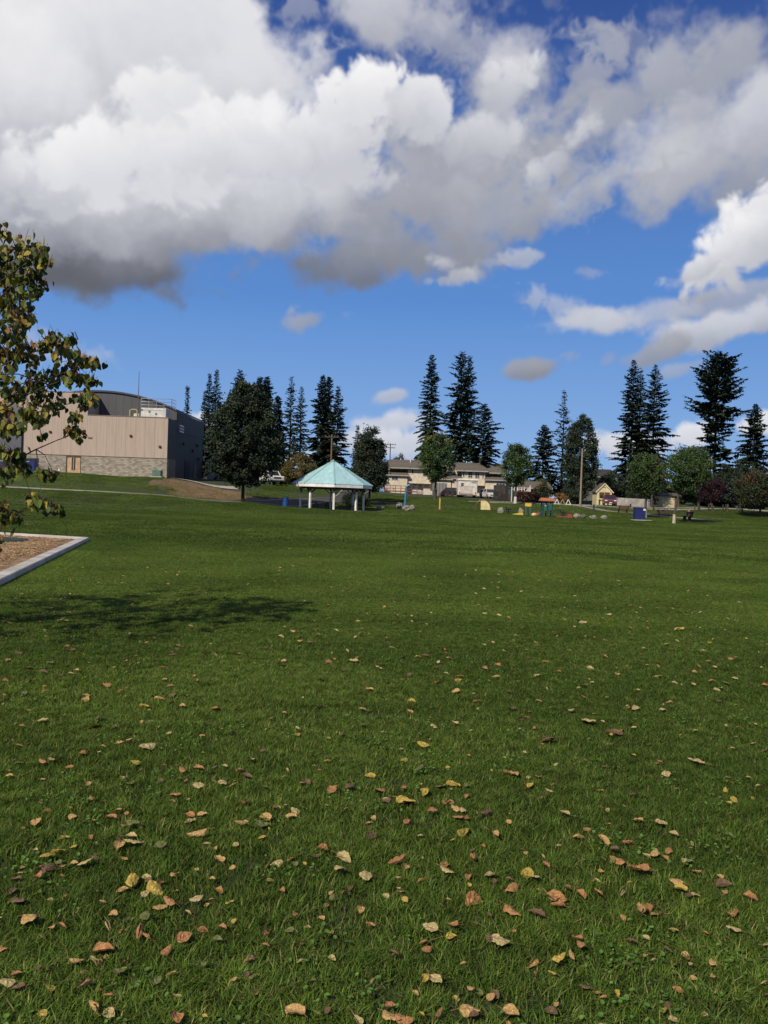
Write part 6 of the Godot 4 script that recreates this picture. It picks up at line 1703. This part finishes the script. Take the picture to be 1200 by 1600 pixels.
func camper():
	var w := Color(0.66, 0.64, 0.60)
	var t := thing("camper", "white boxy camper standing between bins and the cream townhouse", "camper", on(13.35, 138.0) + Vector3(0, 0.05, 0))
	var b := Shape.new(); b.bevel(Vector3(0, 1.55, -2.0), Vector3(3.05, 2.4, 4.0), 0.06, w); part("body", b, M.paint, t)
	var r := Shape.new(); r.bevel(Vector3(0, 2.83, -1.95), Vector3(3.2, 0.34, 4.2), 0.08, w * 1.05); part("roof_cap", r, M.paint, t)
	var p := Shape.new(); p.slab(-1.3, 0.75, 0.62, 1.72, 0.0, 0.04, Color(0.56, 0.50, 0.46)); part("lower_panel", p, M.paint, t)
	var tr := Shape.new(); tr.slab(-1.42, 1.0, 1.73, 1.78, 0.0, 0.05, Color(0.25, 0.2, 0.18)); tr.slab(-1.3, 0.8, 0.56, 0.61, 0.0, 0.05, Color(0.25, 0.2, 0.18)); part("trim", tr, M.paint, t)
	var wi := Shape.new(); wi.bevel(Vector3(-0.92, 2.08, 0.02), Vector3(0.42, 0.46, 0.05), 0.01, Color(0.03, 0.03, 0.035)); part("window", wi, M.glass, t)
	var wd := Shape.new(); wd.slab(-1.13, -0.71, 2.06, 2.09, 0.045, 0.06, w); part("window_bar", wd, M.paint, t)
	for k in 5:
		var l := Shape.new(); l.slab(0.55 + 0.17 * k, 0.68 + 0.17 * k, 2.34, 2.50, 0.0, 0.03, Color(0.16, 0.15, 0.15)); part("vent_slot", l, M.paint, t)
	for sx in [-1.3, 1.25]:
		var lt := Shape.new(); lt.bevel(Vector3(sx, 0.75, 0.04), Vector3(0.14, 0.3, 0.06), 0.01, Color(0.3, 0.03, 0.02)); part("tail_light", lt, M.plastic, t)
		for z in [-0.8, -3.2]:
			var wh := Shape.new(); wh.tube([Vector3(sx - 0.1, 0.3, z), Vector3(sx + 0.1, 0.3, z)], [0.32, 0.32], 12, Color(0.03, 0.03, 0.03)); part("wheel", wh, M.rubber, t)
	var bm := Shape.new(); bm.bevel(Vector3(0, 0.4, 0.08), Vector3(2.8, 0.16, 0.14), 0.02, Color(0.12, 0.11, 0.11)); part("bumper", bm, M.paint, t)
func car(called: String, label: String, at: Vector3, turn: float, col: Color):
	var t := thing(called, label, "car", at + Vector3(0, 0.04, 0), turn)
	# nose towards +z; side outline swept across with tucked-in flanks
	var low := [[-2.1, 0.32], [-2.15, 0.75], [-1.9, 0.98], [1.0, 0.95], [1.75, 0.82], [2.08, 0.62], [2.1, 0.3]]
	var s := Shape.new()
	for k in low.size() - 1:
		var a: Array = low[k]; var b: Array = low[k + 1]
		s.hexa([Vector3(-0.84, 0.28, a[0]), Vector3(0.84, 0.28, a[0]), Vector3(0.84, 0.28, b[0] + 0.001), Vector3(-0.84, 0.28, b[0] + 0.001), Vector3(-0.86, maxf(a[1], 0.3), a[0]), Vector3(0.86, maxf(a[1], 0.3), a[0]), Vector3(0.86, maxf(b[1], 0.3), b[0] + 0.001), Vector3(-0.86, maxf(b[1], 0.3), b[0] + 0.001)], col)
	part("body", s, M.gloss, t)
	var c := Shape.new(); c.hexa([Vector3(-0.82, 0.95, -1.85), Vector3(0.82, 0.95, -1.85), Vector3(0.82, 0.95, 1.05), Vector3(-0.82, 0.95, 1.05), Vector3(-0.62, 1.46, -1.35), Vector3(0.62, 1.46, -1.35), Vector3(0.62, 1.46, 0.25), Vector3(-0.62, 1.46, 0.25)], Color(0.02, 0.022, 0.025)); part("windows", c, M.glass, t)
	var r := Shape.new(); r.bevel(Vector3(0, 1.48, -0.55), Vector3(1.3, 0.06, 1.7), 0.02, col); part("roof", r, M.gloss, t)
	for sx in [-1.0, 1.0]:
		var pl := Shape.new(); pl.bar(Vector3(sx * 0.81, 0.95, 1.07), Vector3(sx * 0.62, 1.47, 0.27), 0.07, 0.06, col); pl.bar(Vector3(sx * 0.81, 0.95, -1.87), Vector3(sx * 0.62, 1.47, -1.37), 0.09, 0.06, col); pl.bar(Vector3(sx * 0.83, 0.95, -0.5), Vector3(sx * 0.635, 1.47, -0.5), 0.07, 0.04, col); part("pillar", pl, M.gloss, t)
		var hl := Shape.new(); hl.bevel(Vector3(sx * 0.62, 0.66, 2.0), Vector3(0.38, 0.16, 0.2), 0.04, Color(0.62, 0.62, 0.62)); part("headlight", hl, M.glass, t)
		var mi := Shape.new(); mi.bevel(Vector3(sx * 0.95, 1.02, 0.75), Vector3(0.18, 0.13, 0.1), 0.03, col); part("mirror", mi, M.gloss, t)
		for z in [-1.3, 1.3]:
			var wh := Shape.new(); wh.tube([Vector3(sx * 0.72, 0.31, z), Vector3(sx * 0.88, 0.31, z)], [0.31, 0.31], 14, Color(0.022, 0.022, 0.022)); var wp := part("wheel", wh, M.rubber, t)
			var ri := Shape.new(); ri.tube([Vector3(sx * 0.80, 0.31, z), Vector3(sx * 0.893, 0.31, z)], [0.2, 0.18], 10, Color(0.35, 0.35, 0.36)); part("rim", ri, M.metal, wp)
	var g := Shape.new(); g.bevel(Vector3(0, 0.5, 2.08), Vector3(1.1, 0.16, 0.06), 0.01, Color(0.03, 0.03, 0.03)); part("grille", g, M.plastic, t)
	var np := Shape.new(); np.slab(-0.2, 0.2, 0.36, 0.46, 2.11, 2.125, Color(0.6, 0.6, 0.6)); part("number_plate", np, M.paint, t)
func pickup():
	var w := Color(0.66, 0.65, 0.60)
	var t := thing("pickup_truck", "white pickup truck parked beyond the bank near the tawny shrub", "pickup", on(-15.6, 118.0) + Vector3(0, 0.1, 0), 0.45)
	var b := Shape.new(); b.bevel(Vector3(0, 0.78, 0.0), Vector3(1.9, 0.62, 5.2), 0.06, w); part("body", b, M.gloss, t)
	var h := Shape.new(); h.hexa([Vector3(-0.9, 1.08, 0.9), Vector3(0.9, 1.08, 0.9), Vector3(0.9, 1.08, 2.5), Vector3(-0.9, 1.08, 2.5), Vector3(-0.85, 1.25, 0.9), Vector3(0.85, 1.25, 0.9), Vector3(0.8, 1.14, 2.45), Vector3(-0.8, 1.14, 2.45)], w); part("bonnet", h, M.gloss, t)
	var c := Shape.new(); c.hexa([Vector3(-0.9, 1.08, -0.9), Vector3(0.9, 1.08, -0.9), Vector3(0.9, 1.08, 1.2), Vector3(-0.9, 1.08, 1.2), Vector3(-0.72, 1.78, -0.7), Vector3(0.72, 1.78, -0.7), Vector3(0.72, 1.78, 0.5), Vector3(-0.72, 1.78, 0.5)], Color(0.02, 0.022, 0.025)); part("windows", c, M.glass, t)
	var r := Shape.new(); r.bevel(Vector3(0, 1.81, -0.1), Vector3(1.5, 0.09, 1.35), 0.03, w); part("roof", r, M.gloss, t)
	for sx in [-1.0, 1.0]:
		var p := Shape.new(); p.bar(Vector3(sx * 0.9, 1.08, 1.22), Vector3(sx * 0.72, 1.8, 0.52), 0.1, 0.08, w); p.bar(Vector3(sx * 0.9, 1.08, -0.92), Vector3(sx * 0.72, 1.8, -0.72), 0.14, 0.08, w); part("pillar", p, M.gloss, t)
		var hl := Shape.new(); hl.bevel(Vector3(sx * 0.72, 0.9, 2.6), Vector3(0.34, 0.2, 0.06), 0.02, Color(0.5, 0.5, 0.5)); part("headlight", hl, M.glass, t)
		for z in [-1.65, 1.65]:
			var wh := Shape.new(); wh.tube([Vector3(sx * 0.75, 0.37, z), Vector3(sx * 0.97, 0.37, z)], [0.38, 0.38], 14, Color(0.025, 0.025, 0.025)); part("wheel", wh, M.rubber, t)
	var g := Shape.new(); g.bevel(Vector3(0, 0.88, 2.61), Vector3(1.0, 0.24, 0.05), 0.01, Color(0.05, 0.05, 0.05)); part("grille", g, M.plastic, t)
	var bu := Shape.new(); bu.bevel(Vector3(0, 0.55, 2.62), Vector3(1.9, 0.18, 0.14), 0.03, Color(0.25, 0.25, 0.25)); part("bumper", bu, M.metal, t)
# ---------------------------------------------------------------- park furniture
func pole(label: String, x: float, d: float, top: float, r: float, col: Color, arms: Array, lean := 0.0):
	var b := on(x, d); var h := top - b.y
	var t := thing("utility_pole", label, "pole", b)
	var s := Shape.new(); s.tube([Vector3(0, -0.2, 0), Vector3(lean * h * 0.5, h * 0.5, 0), Vector3(lean * h, h, 0)], [r, r * 0.85, r * 0.7], 9, col); part("shaft", s, M.wood, t)
	for a in arms:
		var c := Shape.new(); c.bevel(Vector3(lean * h, h - a[0], 0.1), Vector3(a[1], 0.13, 0.11), 0.01, Color(0.10, 0.08, 0.065)); var cp := part("cross_arm", c, M.wood, t)
		for sx in [-0.45, -0.2, 0.2, 0.45]:
			var i := Shape.new(); i.tube([Vector3(lean * h + sx * a[1], h - a[0] + 0.06, 0.1), Vector3(lean * h + sx * a[1], h - a[0] + 0.24, 0.1)], [0.05, 0.035], 6, Color(0.16, 0.15, 0.14)); part("insulator", i, M.plastic, cp)
func bench(label: String, x: float, d: float, turn: float, col: Color):
	var t := thing("park_bench", label, "bench", on(x, d), turn)
	for k in 3:
		var s := Shape.new(); s.bevel(Vector3(0, 0.45, -0.18 + 0.16 * k), Vector3(1.5, 0.045, 0.14), 0.008, col); part("seat_slat", s, M.wood, t)
	for k in 3:
		var b := Shape.new(); b.bevel(Vector3(0, 0.57 + 0.15 * k, -0.29 - 0.03 * k), Vector3(1.5, 0.13, 0.04), 0.008, col); part("back_slat", b, M.wood, t)
	for sx in [-0.55, 0.55]:
		var l := Shape.new(); l.bevel(Vector3(sx, 0.21, 0.0), Vector3(0.09, 0.43, 0.34), 0.01, Color(0.04, 0.035, 0.03)); part("leg", l, M.wood, t)
		var u := Shape.new(); u.bar(Vector3(sx, 0.3, -0.24), Vector3(sx, 0.96, -0.40), 0.06, 0.05, Color(0.04, 0.035, 0.03)); part("back_post", u, M.wood, t)
func boulder(label: String, x: float, d: float, r: Vector3, sd: int, col: Color):
	r *= 0.82
	var s := Shape.new(); s.blob(Vector3(0, r.y * 0.6, 0), r, 0.55, sd, col * 0.85, 9, 14)
	single("boulder", s, M.stone, on(x, d), label, "boulder", "", sd * 0.7)
func build_park():
	pole("wooden utility pole rising above the shelter roof", -7.5, 118.0, 10.3, 0.15, Color(0.24, 0.14, 0.085), [[0.35, 1.9]])
	pole("far utility pole with two cross-arms above the townhouse roof", 0.9, 190.0, 14.2, 0.15, Color(0.13, 0.11, 0.10), [[0.3, 2.6], [1.0, 2.2]])
	pole("pale weathered utility pole leaning slightly before the big oval tree", 26.95, 118.0, 9.6, 0.15, Color(0.36, 0.28, 0.22), [])
	pole("thin grey pole behind the grey-brown house", 26.95, 150.0, 8.6, 0.11, Color(0.33, 0.31, 0.28), [])
	pole("pale pole top beside the pointed dark conifer", 61.6, 140.0, 10.4, 0.14, Color(0.42, 0.36, 0.28), [[0.5, 1.4]])
	pole("slim pole standing among the bollards", 44.85, 118.0, 4.7, 0.07, Color(0.26, 0.22, 0.18), [])
	pole("faint slim pole left of the shelter apex", -11.9, 150.0, 11.5, 0.12, Color(0.3, 0.24, 0.18), [])
	# blue barrel bin in the shade by the shelter
	var bb := thing("barrel_bin", "blue barrel litter bin in the shade left of the shelter", "bin", on(-10.65, 92.4))
	var b1 := Shape.new(); b1.tube([Vector3(0, 0, 0), Vector3(0, 0.05, 0), Vector3(0, 0.5, 0), Vector3(0, 0.95, 0)], [0.29, 0.32, 0.34, 0.32], 16, Color(0.015, 0.07, 0.26)); part("drum", b1, M.plastic, bb)
	for y in [0.32, 0.64]:
		var rr := Shape.new(); rr.tube([Vector3(0, y - 0.025, 0), Vector3(0, y, 0), Vector3(0, y + 0.025, 0)], [0.335, 0.355, 0.335], 16, Color(0.015, 0.07, 0.26), false); part("rib", rr, M.plastic, bb)
	var b2 := Shape.new(); b2.tube([Vector3(0, 0.95, 0), Vector3(0, 1.03, 0)], [0.34, 0.31], 16, Color(0.012, 0.05, 0.2)); part("lid", b2, M.plastic, bb)
	# blue bent climbing arch
	var ar := thing("blue_arch", "blue bent-over steel spray arch standing by the boulders", "play arch", on(2.35, 98.0))
	var ap := []; var aw := []
	ap.append(Vector3(0, -0.1, 0)); aw.append(0.13)
	ap.append(Vector3(0.05, 1.9, 0)); aw.append(0.12)
	for k in 9:
		var an := PI - PI * 0.92 * k / 8.0
		ap.append(Vector3(0.58 + cos(an) * 0.52, 2.35 + sin(an) * 0.52, 0)); aw.append(0.11 if k < 4 else 0.085)
	var a1 := Shape.new(); a1.tube(ap.slice(0, 7), aw.slice(0, 7), 10, Color(0.045, 0.19, 0.36)); part("upright", a1, M.gloss, ar)
	var a2 := Shape.new(); a2.tube(ap.slice(6), aw.slice(6), 10, Color(0.035, 0.05, 0.075)); part("nozzle_arm", a2, M.gloss, ar)
	# yellow post with a rusty ring of bark at its foot
	var yp := thing("yellow_post", "yellow post on a rust-coloured ring of bark in the grass", "post", on(6.48, 100.0))
	var y1 := Shape.new(); y1.tube([Vector3(0, 0, 0), Vector3(0, 1.45, 0)], [0.10, 0.095], 10, Color(0.58, 0.40, 0.06)); part("shaft", y1, M.gloss, yp)
	var y2 := Shape.new(); y2.tube([Vector3(0, 1.45, 0), Vector3(0, 1.95, 0)], [0.12, 0.12], 10, Color(0.10, 0.03, 0.025)); part("cap", y2, M.gloss, yp)
	var y3 := Shape.new(); y3.tube([Vector3(0, 0.0, 0), Vector3(0, 0.09, 0)], [0.85, 0.75], 20, Color(0.19, 0.085, 0.04)); part("bark_ring", y3, M.soil, yp)
	# cream panel under a brown arch
	var pn := thing("arch_panel", "cream quarter-round play panel under a brown arch", "play panel", on(11.75, 102.0))
	var ph := []
	for k in 13: ph.append(Vector3(0.05 - cos(PI * k / 12.0) * 0.88, 0.35 + sin(PI * k / 12.0) * 1.0, 0))
	var hp := [Vector3(-0.85, -0.1, 0)]; hp.append_array(ph); hp.append(Vector3(0.96, -0.1, 0))
	var hw := []
	for k in hp.size(): hw.append(0.075)
	var p1 := Shape.new(); p1.tube(hp, hw, 8, Color(0.13, 0.065, 0.03)); part("arch", p1, M.gloss, pn)
	var qr := [Vector3(-0.28, 0.15, 0.03)]
	qr.append(Vector3(0.86, 0.15, 0.03))
	for k in 6:
		var an2 := PI * k / 10.0 * 0.95
		qr.append(Vector3(0.05 + cos(an2) * 0.80, 0.36 + sin(an2) * 0.90, 0.03))
	qr.append(Vector3(-0.28, 1.22, 0.03))
	var p2 := Shape.new(); p2.prism(qr, Vector3(0, 0, -0.06), Color(0.70, 0.60, 0.30)); part("panel", p2, M.paint, pn)
	# boulders
	var gs := Color(0.30, 0.29, 0.25)
	boulder("low grey boulder left of the dark picnic table", -0.45, 97.0, Vector3(0.55, 0.35, 0.45), 1, gs)
	boulder("pale boulder just left of the blue arch", 1.75, 98.6, Vector3(0.62, 0.62, 0.5), 2, gs * 1.1)
	boulder("rounded boulder at the foot of the blue arch", 2.55, 95.2, Vector3(0.62, 0.42, 0.5), 3, gs * 1.15)
	boulder("smooth boulder right of the blue arch", 3.15, 97.4, Vector3(0.46, 0.42, 0.42), 4, gs * 1.2)
	boulder("squarish pale boulder right of the cream panel", 13.6, 100.0, Vector3(0.46, 0.5, 0.42), 5, gs * 1.2)
	boulder("tan boulder beside the yellow sign", 16.1, 101.0, Vector3(0.42, 0.62, 0.4), 6, Color(0.44, 0.34, 0.2))
	boulder("grey boulder right of the red play beam", 22.5, 100.4, Vector3(0.6, 0.4, 0.45), 7, gs * 1.2)
	boulder("dark mossy boulder in the row past the red beam", 23.2, 100.2, Vector3(0.5, 0.36, 0.4), 8, Color(0.13, 0.14, 0.115))
	boulder("flat boulder in the row past the red beam", 23.95, 98.2, Vector3(0.52, 0.32, 0.4), 9, gs * 1.1)
	boulder("pale split boulder, last of the row before the bench", 24.95, 97.2, Vector3(0.48, 0.34, 0.4), 10, gs * 1.35)
	# yellow sign board
	var sg := thing("yellow_sign", "small yellow sign board on two teal posts", "sign", on(16.95, 101.0))
	for sx in [-0.26, 0.26]:
		var q := Shape.new(); q.bevel(Vector3(sx, 0.55, 0), Vector3(0.17, 1.2, 0.14), 0.015, Color(0.045, 0.11, 0.11)); part("post", q, M.paint, sg)
	var s1 := Shape.new(); s1.bevel(Vector3(0, 1.28, 0), Vector3(0.95, 0.58, 0.07), 0.015, Color(0.09, 0.06, 0.02)); part("backboard", s1, M.paint, sg)
	var s2 := Shape.new(); s2.bevel(Vector3(0, 1.28, 0.045), Vector3(0.74, 0.40, 0.03), 0.01, Color(0.68, 0.46, 0.04)); part("sign_face", s2, M.paint, sg)
	# yellow and red play beams
	var yb := Shape.new(); yb.hexa([Vector3(-0.85, 0, -0.3), Vector3(0.6, 0, -0.3), Vector3(0.6, 0, 0.3), Vector3(-0.85, 0, 0.3), Vector3(-0.8, 0.06, -0.28), Vector3(0.55, 0.32, -0.28), Vector3(0.55, 0.32, 0.28), Vector3(-0.8, 0.06, 0.28)], Color(0.60, 0.46, 0.07)); single("yellow_ramp", yb, M.plastic, on(15.6, 100.0), "low yellow play ramp left of the yellow sign", "play ramp")
	var rp := Shape.new(); rp.blob(Vector3(0, 0.2, 0), Vector3(0.55, 0.28, 0.5), 0.25, 31, Color(0.28, 0.035, 0.03)); single("red_mound", rp, M.plastic, on(18.1, 100.5), "red rubber play mound left of the green play tower", "play mound")
	var yo := Shape.new(); yo.blob(Vector3(0, 0.17, 0), Vector3(0.36, 0.24, 0.35), 0.2, 32, Color(0.60, 0.42, 0.12)); single("yellow_mound", yo, M.plastic, on(17.55, 100.2), "small yellow rubber mound under the yellow sign", "play mound")
	var rb := thing("red_beam", "low red play beam ending in a raised block", "play beam", on(21.1, 100.6))
	var r1 := Shape.new(); r1.bevel(Vector3(-0.4, 0.07, 0), Vector3(1.7, 0.14, 0.5), 0.03, Color(0.26, 0.06, 0.04)); part("beam", r1, M.plastic, rb)
	var r2 := Shape.new(); r2.hexa([Vector3(0.35, 0, -0.3), Vector3(1.0, 0, -0.3), Vector3(1.0, 0, 0.3), Vector3(0.35, 0, 0.3), Vector3(0.45, 0.38, -0.25), Vector3(0.82, 0.42, -0.25), Vector3(0.82, 0.42, 0.25), Vector3(0.45, 0.38, 0.25)], Color(0.33, 0.04, 0.035)); part("end_block", r2, M.plastic, rb)
	# green play tower under an orange roof
	var pt := thing("play_tower", "dark green play tower with a flat orange roof", "play tower", on(18.95, 100.0))
	var gr := Color(0.018, 0.060, 0.050)
	for sx in [-0.55, 0.0, 0.55]:
		for sz in [-0.5, 0.5]:
			var pp := Shape.new(); pp.bevel(Vector3(sx, 0.95, sz), Vector3(0.13, 1.95, 0.13), 0.015, gr); part("post", pp, M.plastic, pt)
	var pd := Shape.new(); pd.bevel(Vector3(0, 0.55, 0), Vector3(1.2, 0.08, 1.1), 0.01, gr * 1.4); part("deck", pd, M.plastic, pt)
	for q in [[-0.28, 1.1], [0.28, 1.25]]:
		var w := Shape.new(); w.bevel(Vector3(q[0], q[1] * 0.5 + 0.5, 0.47), Vector3(0.46, 0.75, 0.05), 0.02, gr * 1.8); part("side_panel", w, M.plastic, pt)
	for q in [Vector3(-0.25, 1.28, 0.50), Vector3(0.62, 0.95, 0.4)]:
		var kn := Shape.new(); kn.blob(q, Vector3(0.12, 0.09, 0.08), 0.0, 1, Color(0.35, 0.42, 0.42), 5, 8); part("handhold", kn, M.plastic, pt)
	var ro := Shape.new(); ro.hexa([Vector3(-0.85, 1.92, -0.75), Vector3(0.80, 1.92, -0.75), Vector3(0.80, 1.92, 0.75), Vector3(-0.85, 1.92, 0.75), Vector3(-0.72, 2.22, -0.35), Vector3(0.70, 2.22, -0.35), Vector3(0.70, 2.22, 0.35), Vector3(-0.72, 2.22, 0.35)], Color(0.42, 0.13, 0.05)); part("roof", ro, M.plastic, pt)
	var rl := Shape.new(); rl.slab(-0.87, 0.82, 1.84, 1.92, -0.77, 0.77, Color(0.30, 0.16, 0.10)); part("roof_edge", rl, M.plastic, pt)
	var ste := Shape.new(); ste.hexa([Vector3(-1.1, 0, -0.2), Vector3(-0.6, 0, -0.2), Vector3(-0.6, 0, 0.2), Vector3(-1.1, 0, 0.2), Vector3(-0.9, 0.3, -0.2), Vector3(-0.6, 0.62, -0.2), Vector3(-0.6, 0.62, 0.2), Vector3(-0.9, 0.3, 0.2)], gr * 1.3); part("step_ramp", ste, M.plastic, pt)
	for q in [["dark spring rider beside the pale squarish boulder", 14.7, 101.5], ["dark spring rider above the red beam", 21.5, 103.0]]:
		var sr := thing("spring_rider", q[0], "spring rider", on(q[1], q[2]))
		var d0 := Color(0.02, 0.028, 0.03)
		var bo := Shape.new(); bo.bevel(Vector3(0, 0.55, 0), Vector3(0.62, 0.2, 0.22), 0.05, d0); part("body", bo, M.plastic, sr)
		var hd := Shape.new(); hd.bevel(Vector3(-0.28, 0.72, 0), Vector3(0.18, 0.22, 0.18), 0.04, d0); part("head", hd, M.plastic, sr)
		var sp := []; var spw := []
		for k in 25: sp.append(Vector3(cos(k * 1.05) * 0.1, 0.45 * k / 24.0, sin(k * 1.05) * 0.1)); spw.append(0.025)
		var co := Shape.new(); co.tube(sp, spw, 5, d0); part("spring", co, M.metal, sr)
		for sx in [-0.22, 0.24]:
			var lg := Shape.new(); lg.bar(Vector3(sx, 0.1, 0.05), Vector3(sx, 0.5, 0.05), 0.06, 0.05, d0); part("leg", lg, M.plastic, sr)
	# white trestles
	for k in 3:
		var tt := thing("white_trestle", "%s of the three white trestles before the orange bush" % ["first, by the play tower side,", "middle one", "last, by the leaning pole side,"][k], "trestle", on(23.72 + 0.78 * k, 118.0))
		var wc := Color(0.66, 0.65, 0.6) if k != 1 else Color(0.30, 0.25, 0.2)
		for e in [[Vector3(-0.36, 0, 0), Vector3(0.0, 0.78, 0)], [Vector3(0.36, 0, 0), Vector3(0.0, 0.78, 0)]]:
			var lg2 := Shape.new(); lg2.bar(e[0], e[1], 0.10, 0.06, wc); part("leg", lg2, M.paint, tt)
		var cb := Shape.new(); cb.bevel(Vector3(0, 0.10, 0.045), Vector3(0.62, 0.09, 0.03), 0.008, wc); part("cross_bar", cb, M.paint, tt)
	bench("reddish-brown slatted bench seen from behind, beside the pale split boulder", 30.6, 110.0, PI + 0.1, Color(0.17, 0.075, 0.045))
	bench("dark bench turned sideways left of the young tree trunk", 33.1, 101.5, PI - 0.5, Color(0.055, 0.04, 0.035))
	bench("dark bench seen end-on right of the young tree trunk", 34.1, 96.5, -PI * 0.45, Color(0.05, 0.038, 0.035))
	# blue recycling box on a slab
	var rc := thing("recycling_box", "deep blue recycling box with white notice on a concrete slab", "recycling box", on(28.65, 96.0), 0.06)
	var c1 := Shape.new(); c1.bevel(Vector3(0.15, 0.03, 0.0), Vector3(1.9, 0.14, 1.5), 0.015, Color(0.40, 0.38, 0.34)); part("slab", c1, M.concrete, rc)
	var c2 := Shape.new(); c2.bevel(Vector3(-0.08, 0.75, 0), Vector3(1.12, 1.3, 0.95), 0.03, Color(0.012, 0.022, 0.115)); part("casing", c2, M.paint, rc)
	var c3 := Shape.new(); c3.bevel(Vector3(-0.08, 1.42, 0), Vector3(1.18, 0.06, 1.0), 0.015, Color(0.010, 0.018, 0.09)); part("lid", c3, M.paint, rc)
	var c4 := Shape.new(); c4.slab(0.18, 0.44, 1.12, 1.32, 0.478, 0.49, Color(0.72, 0.72, 0.72)); part("notice", c4, M.paint, rc)
	# posts along the road and the footpath
	var ps := [[31.0, 119.0, 0.55, Color(0.05, 0.03, 0.025), "short dark post left of the maroon hatchback"], [33.7, 117.5, 0.6, Color(0.06, 0.03, 0.025), "short reddish post right of the maroon hatchback"], [36.4, 116.0, 0.75, Color(0.075, 0.04, 0.03), "brown post behind the young tree by the blue box"], [27.0, 110.5, 0.9, Color(0.055, 0.06, 0.062), "slim grey post standing in the lawn below the leaning pole"], [38.0, 114.5, 0.65, Color(0.42, 0.34, 0.19), "yellowish post below the cream cabin"], [35.0, 98.5, 1.05, Color(0.36, 0.27, 0.17), "tall tan timber post at the footpath"], [37.6, 106.0, 0.85, Color(0.32, 0.22, 0.13), "tan timber post behind the footpath"]]
	for q in ps:
		var s := Shape.new(); s.bevel(Vector3(0, q[2] / 2 - 0.03, 0), Vector3(0.2, q[2], 0.2), 0.025, q[3]); single("timber_post", s, M.wood, on(q[0], q[1]), q[4], "post")
	for k in 12:
		var h := 0.72 + 0.22 * ((k * 5) % 4) / 3.0
		var bl := Shape.new(); bl.tube([Vector3(0, -0.05, 0), Vector3(0, h, 0), Vector3(0, h + 0.04, 0)], [0.10, 0.095, 0.05], 9, [Color(0.10, 0.085, 0.07), Color(0.05, 0.04, 0.035)][(k * 3 % 5) / 3])
		single("bollard", bl, M.wood, on(40.9 + 0.52 * k, 113.0 - 0.25 * k + (2.2 if k % 3 == 2 else 0.0)), "weathered round timber bollard in the row by the slim pole", "bollard", "timber bollards along the road")
	var ws := thing("white_sign", "small white notice on a short stake above the dark bench", "sign", on(34.3, 104.5))
	var w1 := Shape.new(); w1.bevel(Vector3(0, 0.35, 0), Vector3(0.06, 0.7, 0.06), 0.01, Color(0.2, 0.17, 0.14)); part("stake", w1, M.wood, ws)
	var w2 := Shape.new(); w2.bevel(Vector3(0, 0.78, 0.03), Vector3(0.34, 0.26, 0.03), 0.008, Color(0.72, 0.72, 0.70)); part("plate", w2, M.paint, ws)
	pickup()
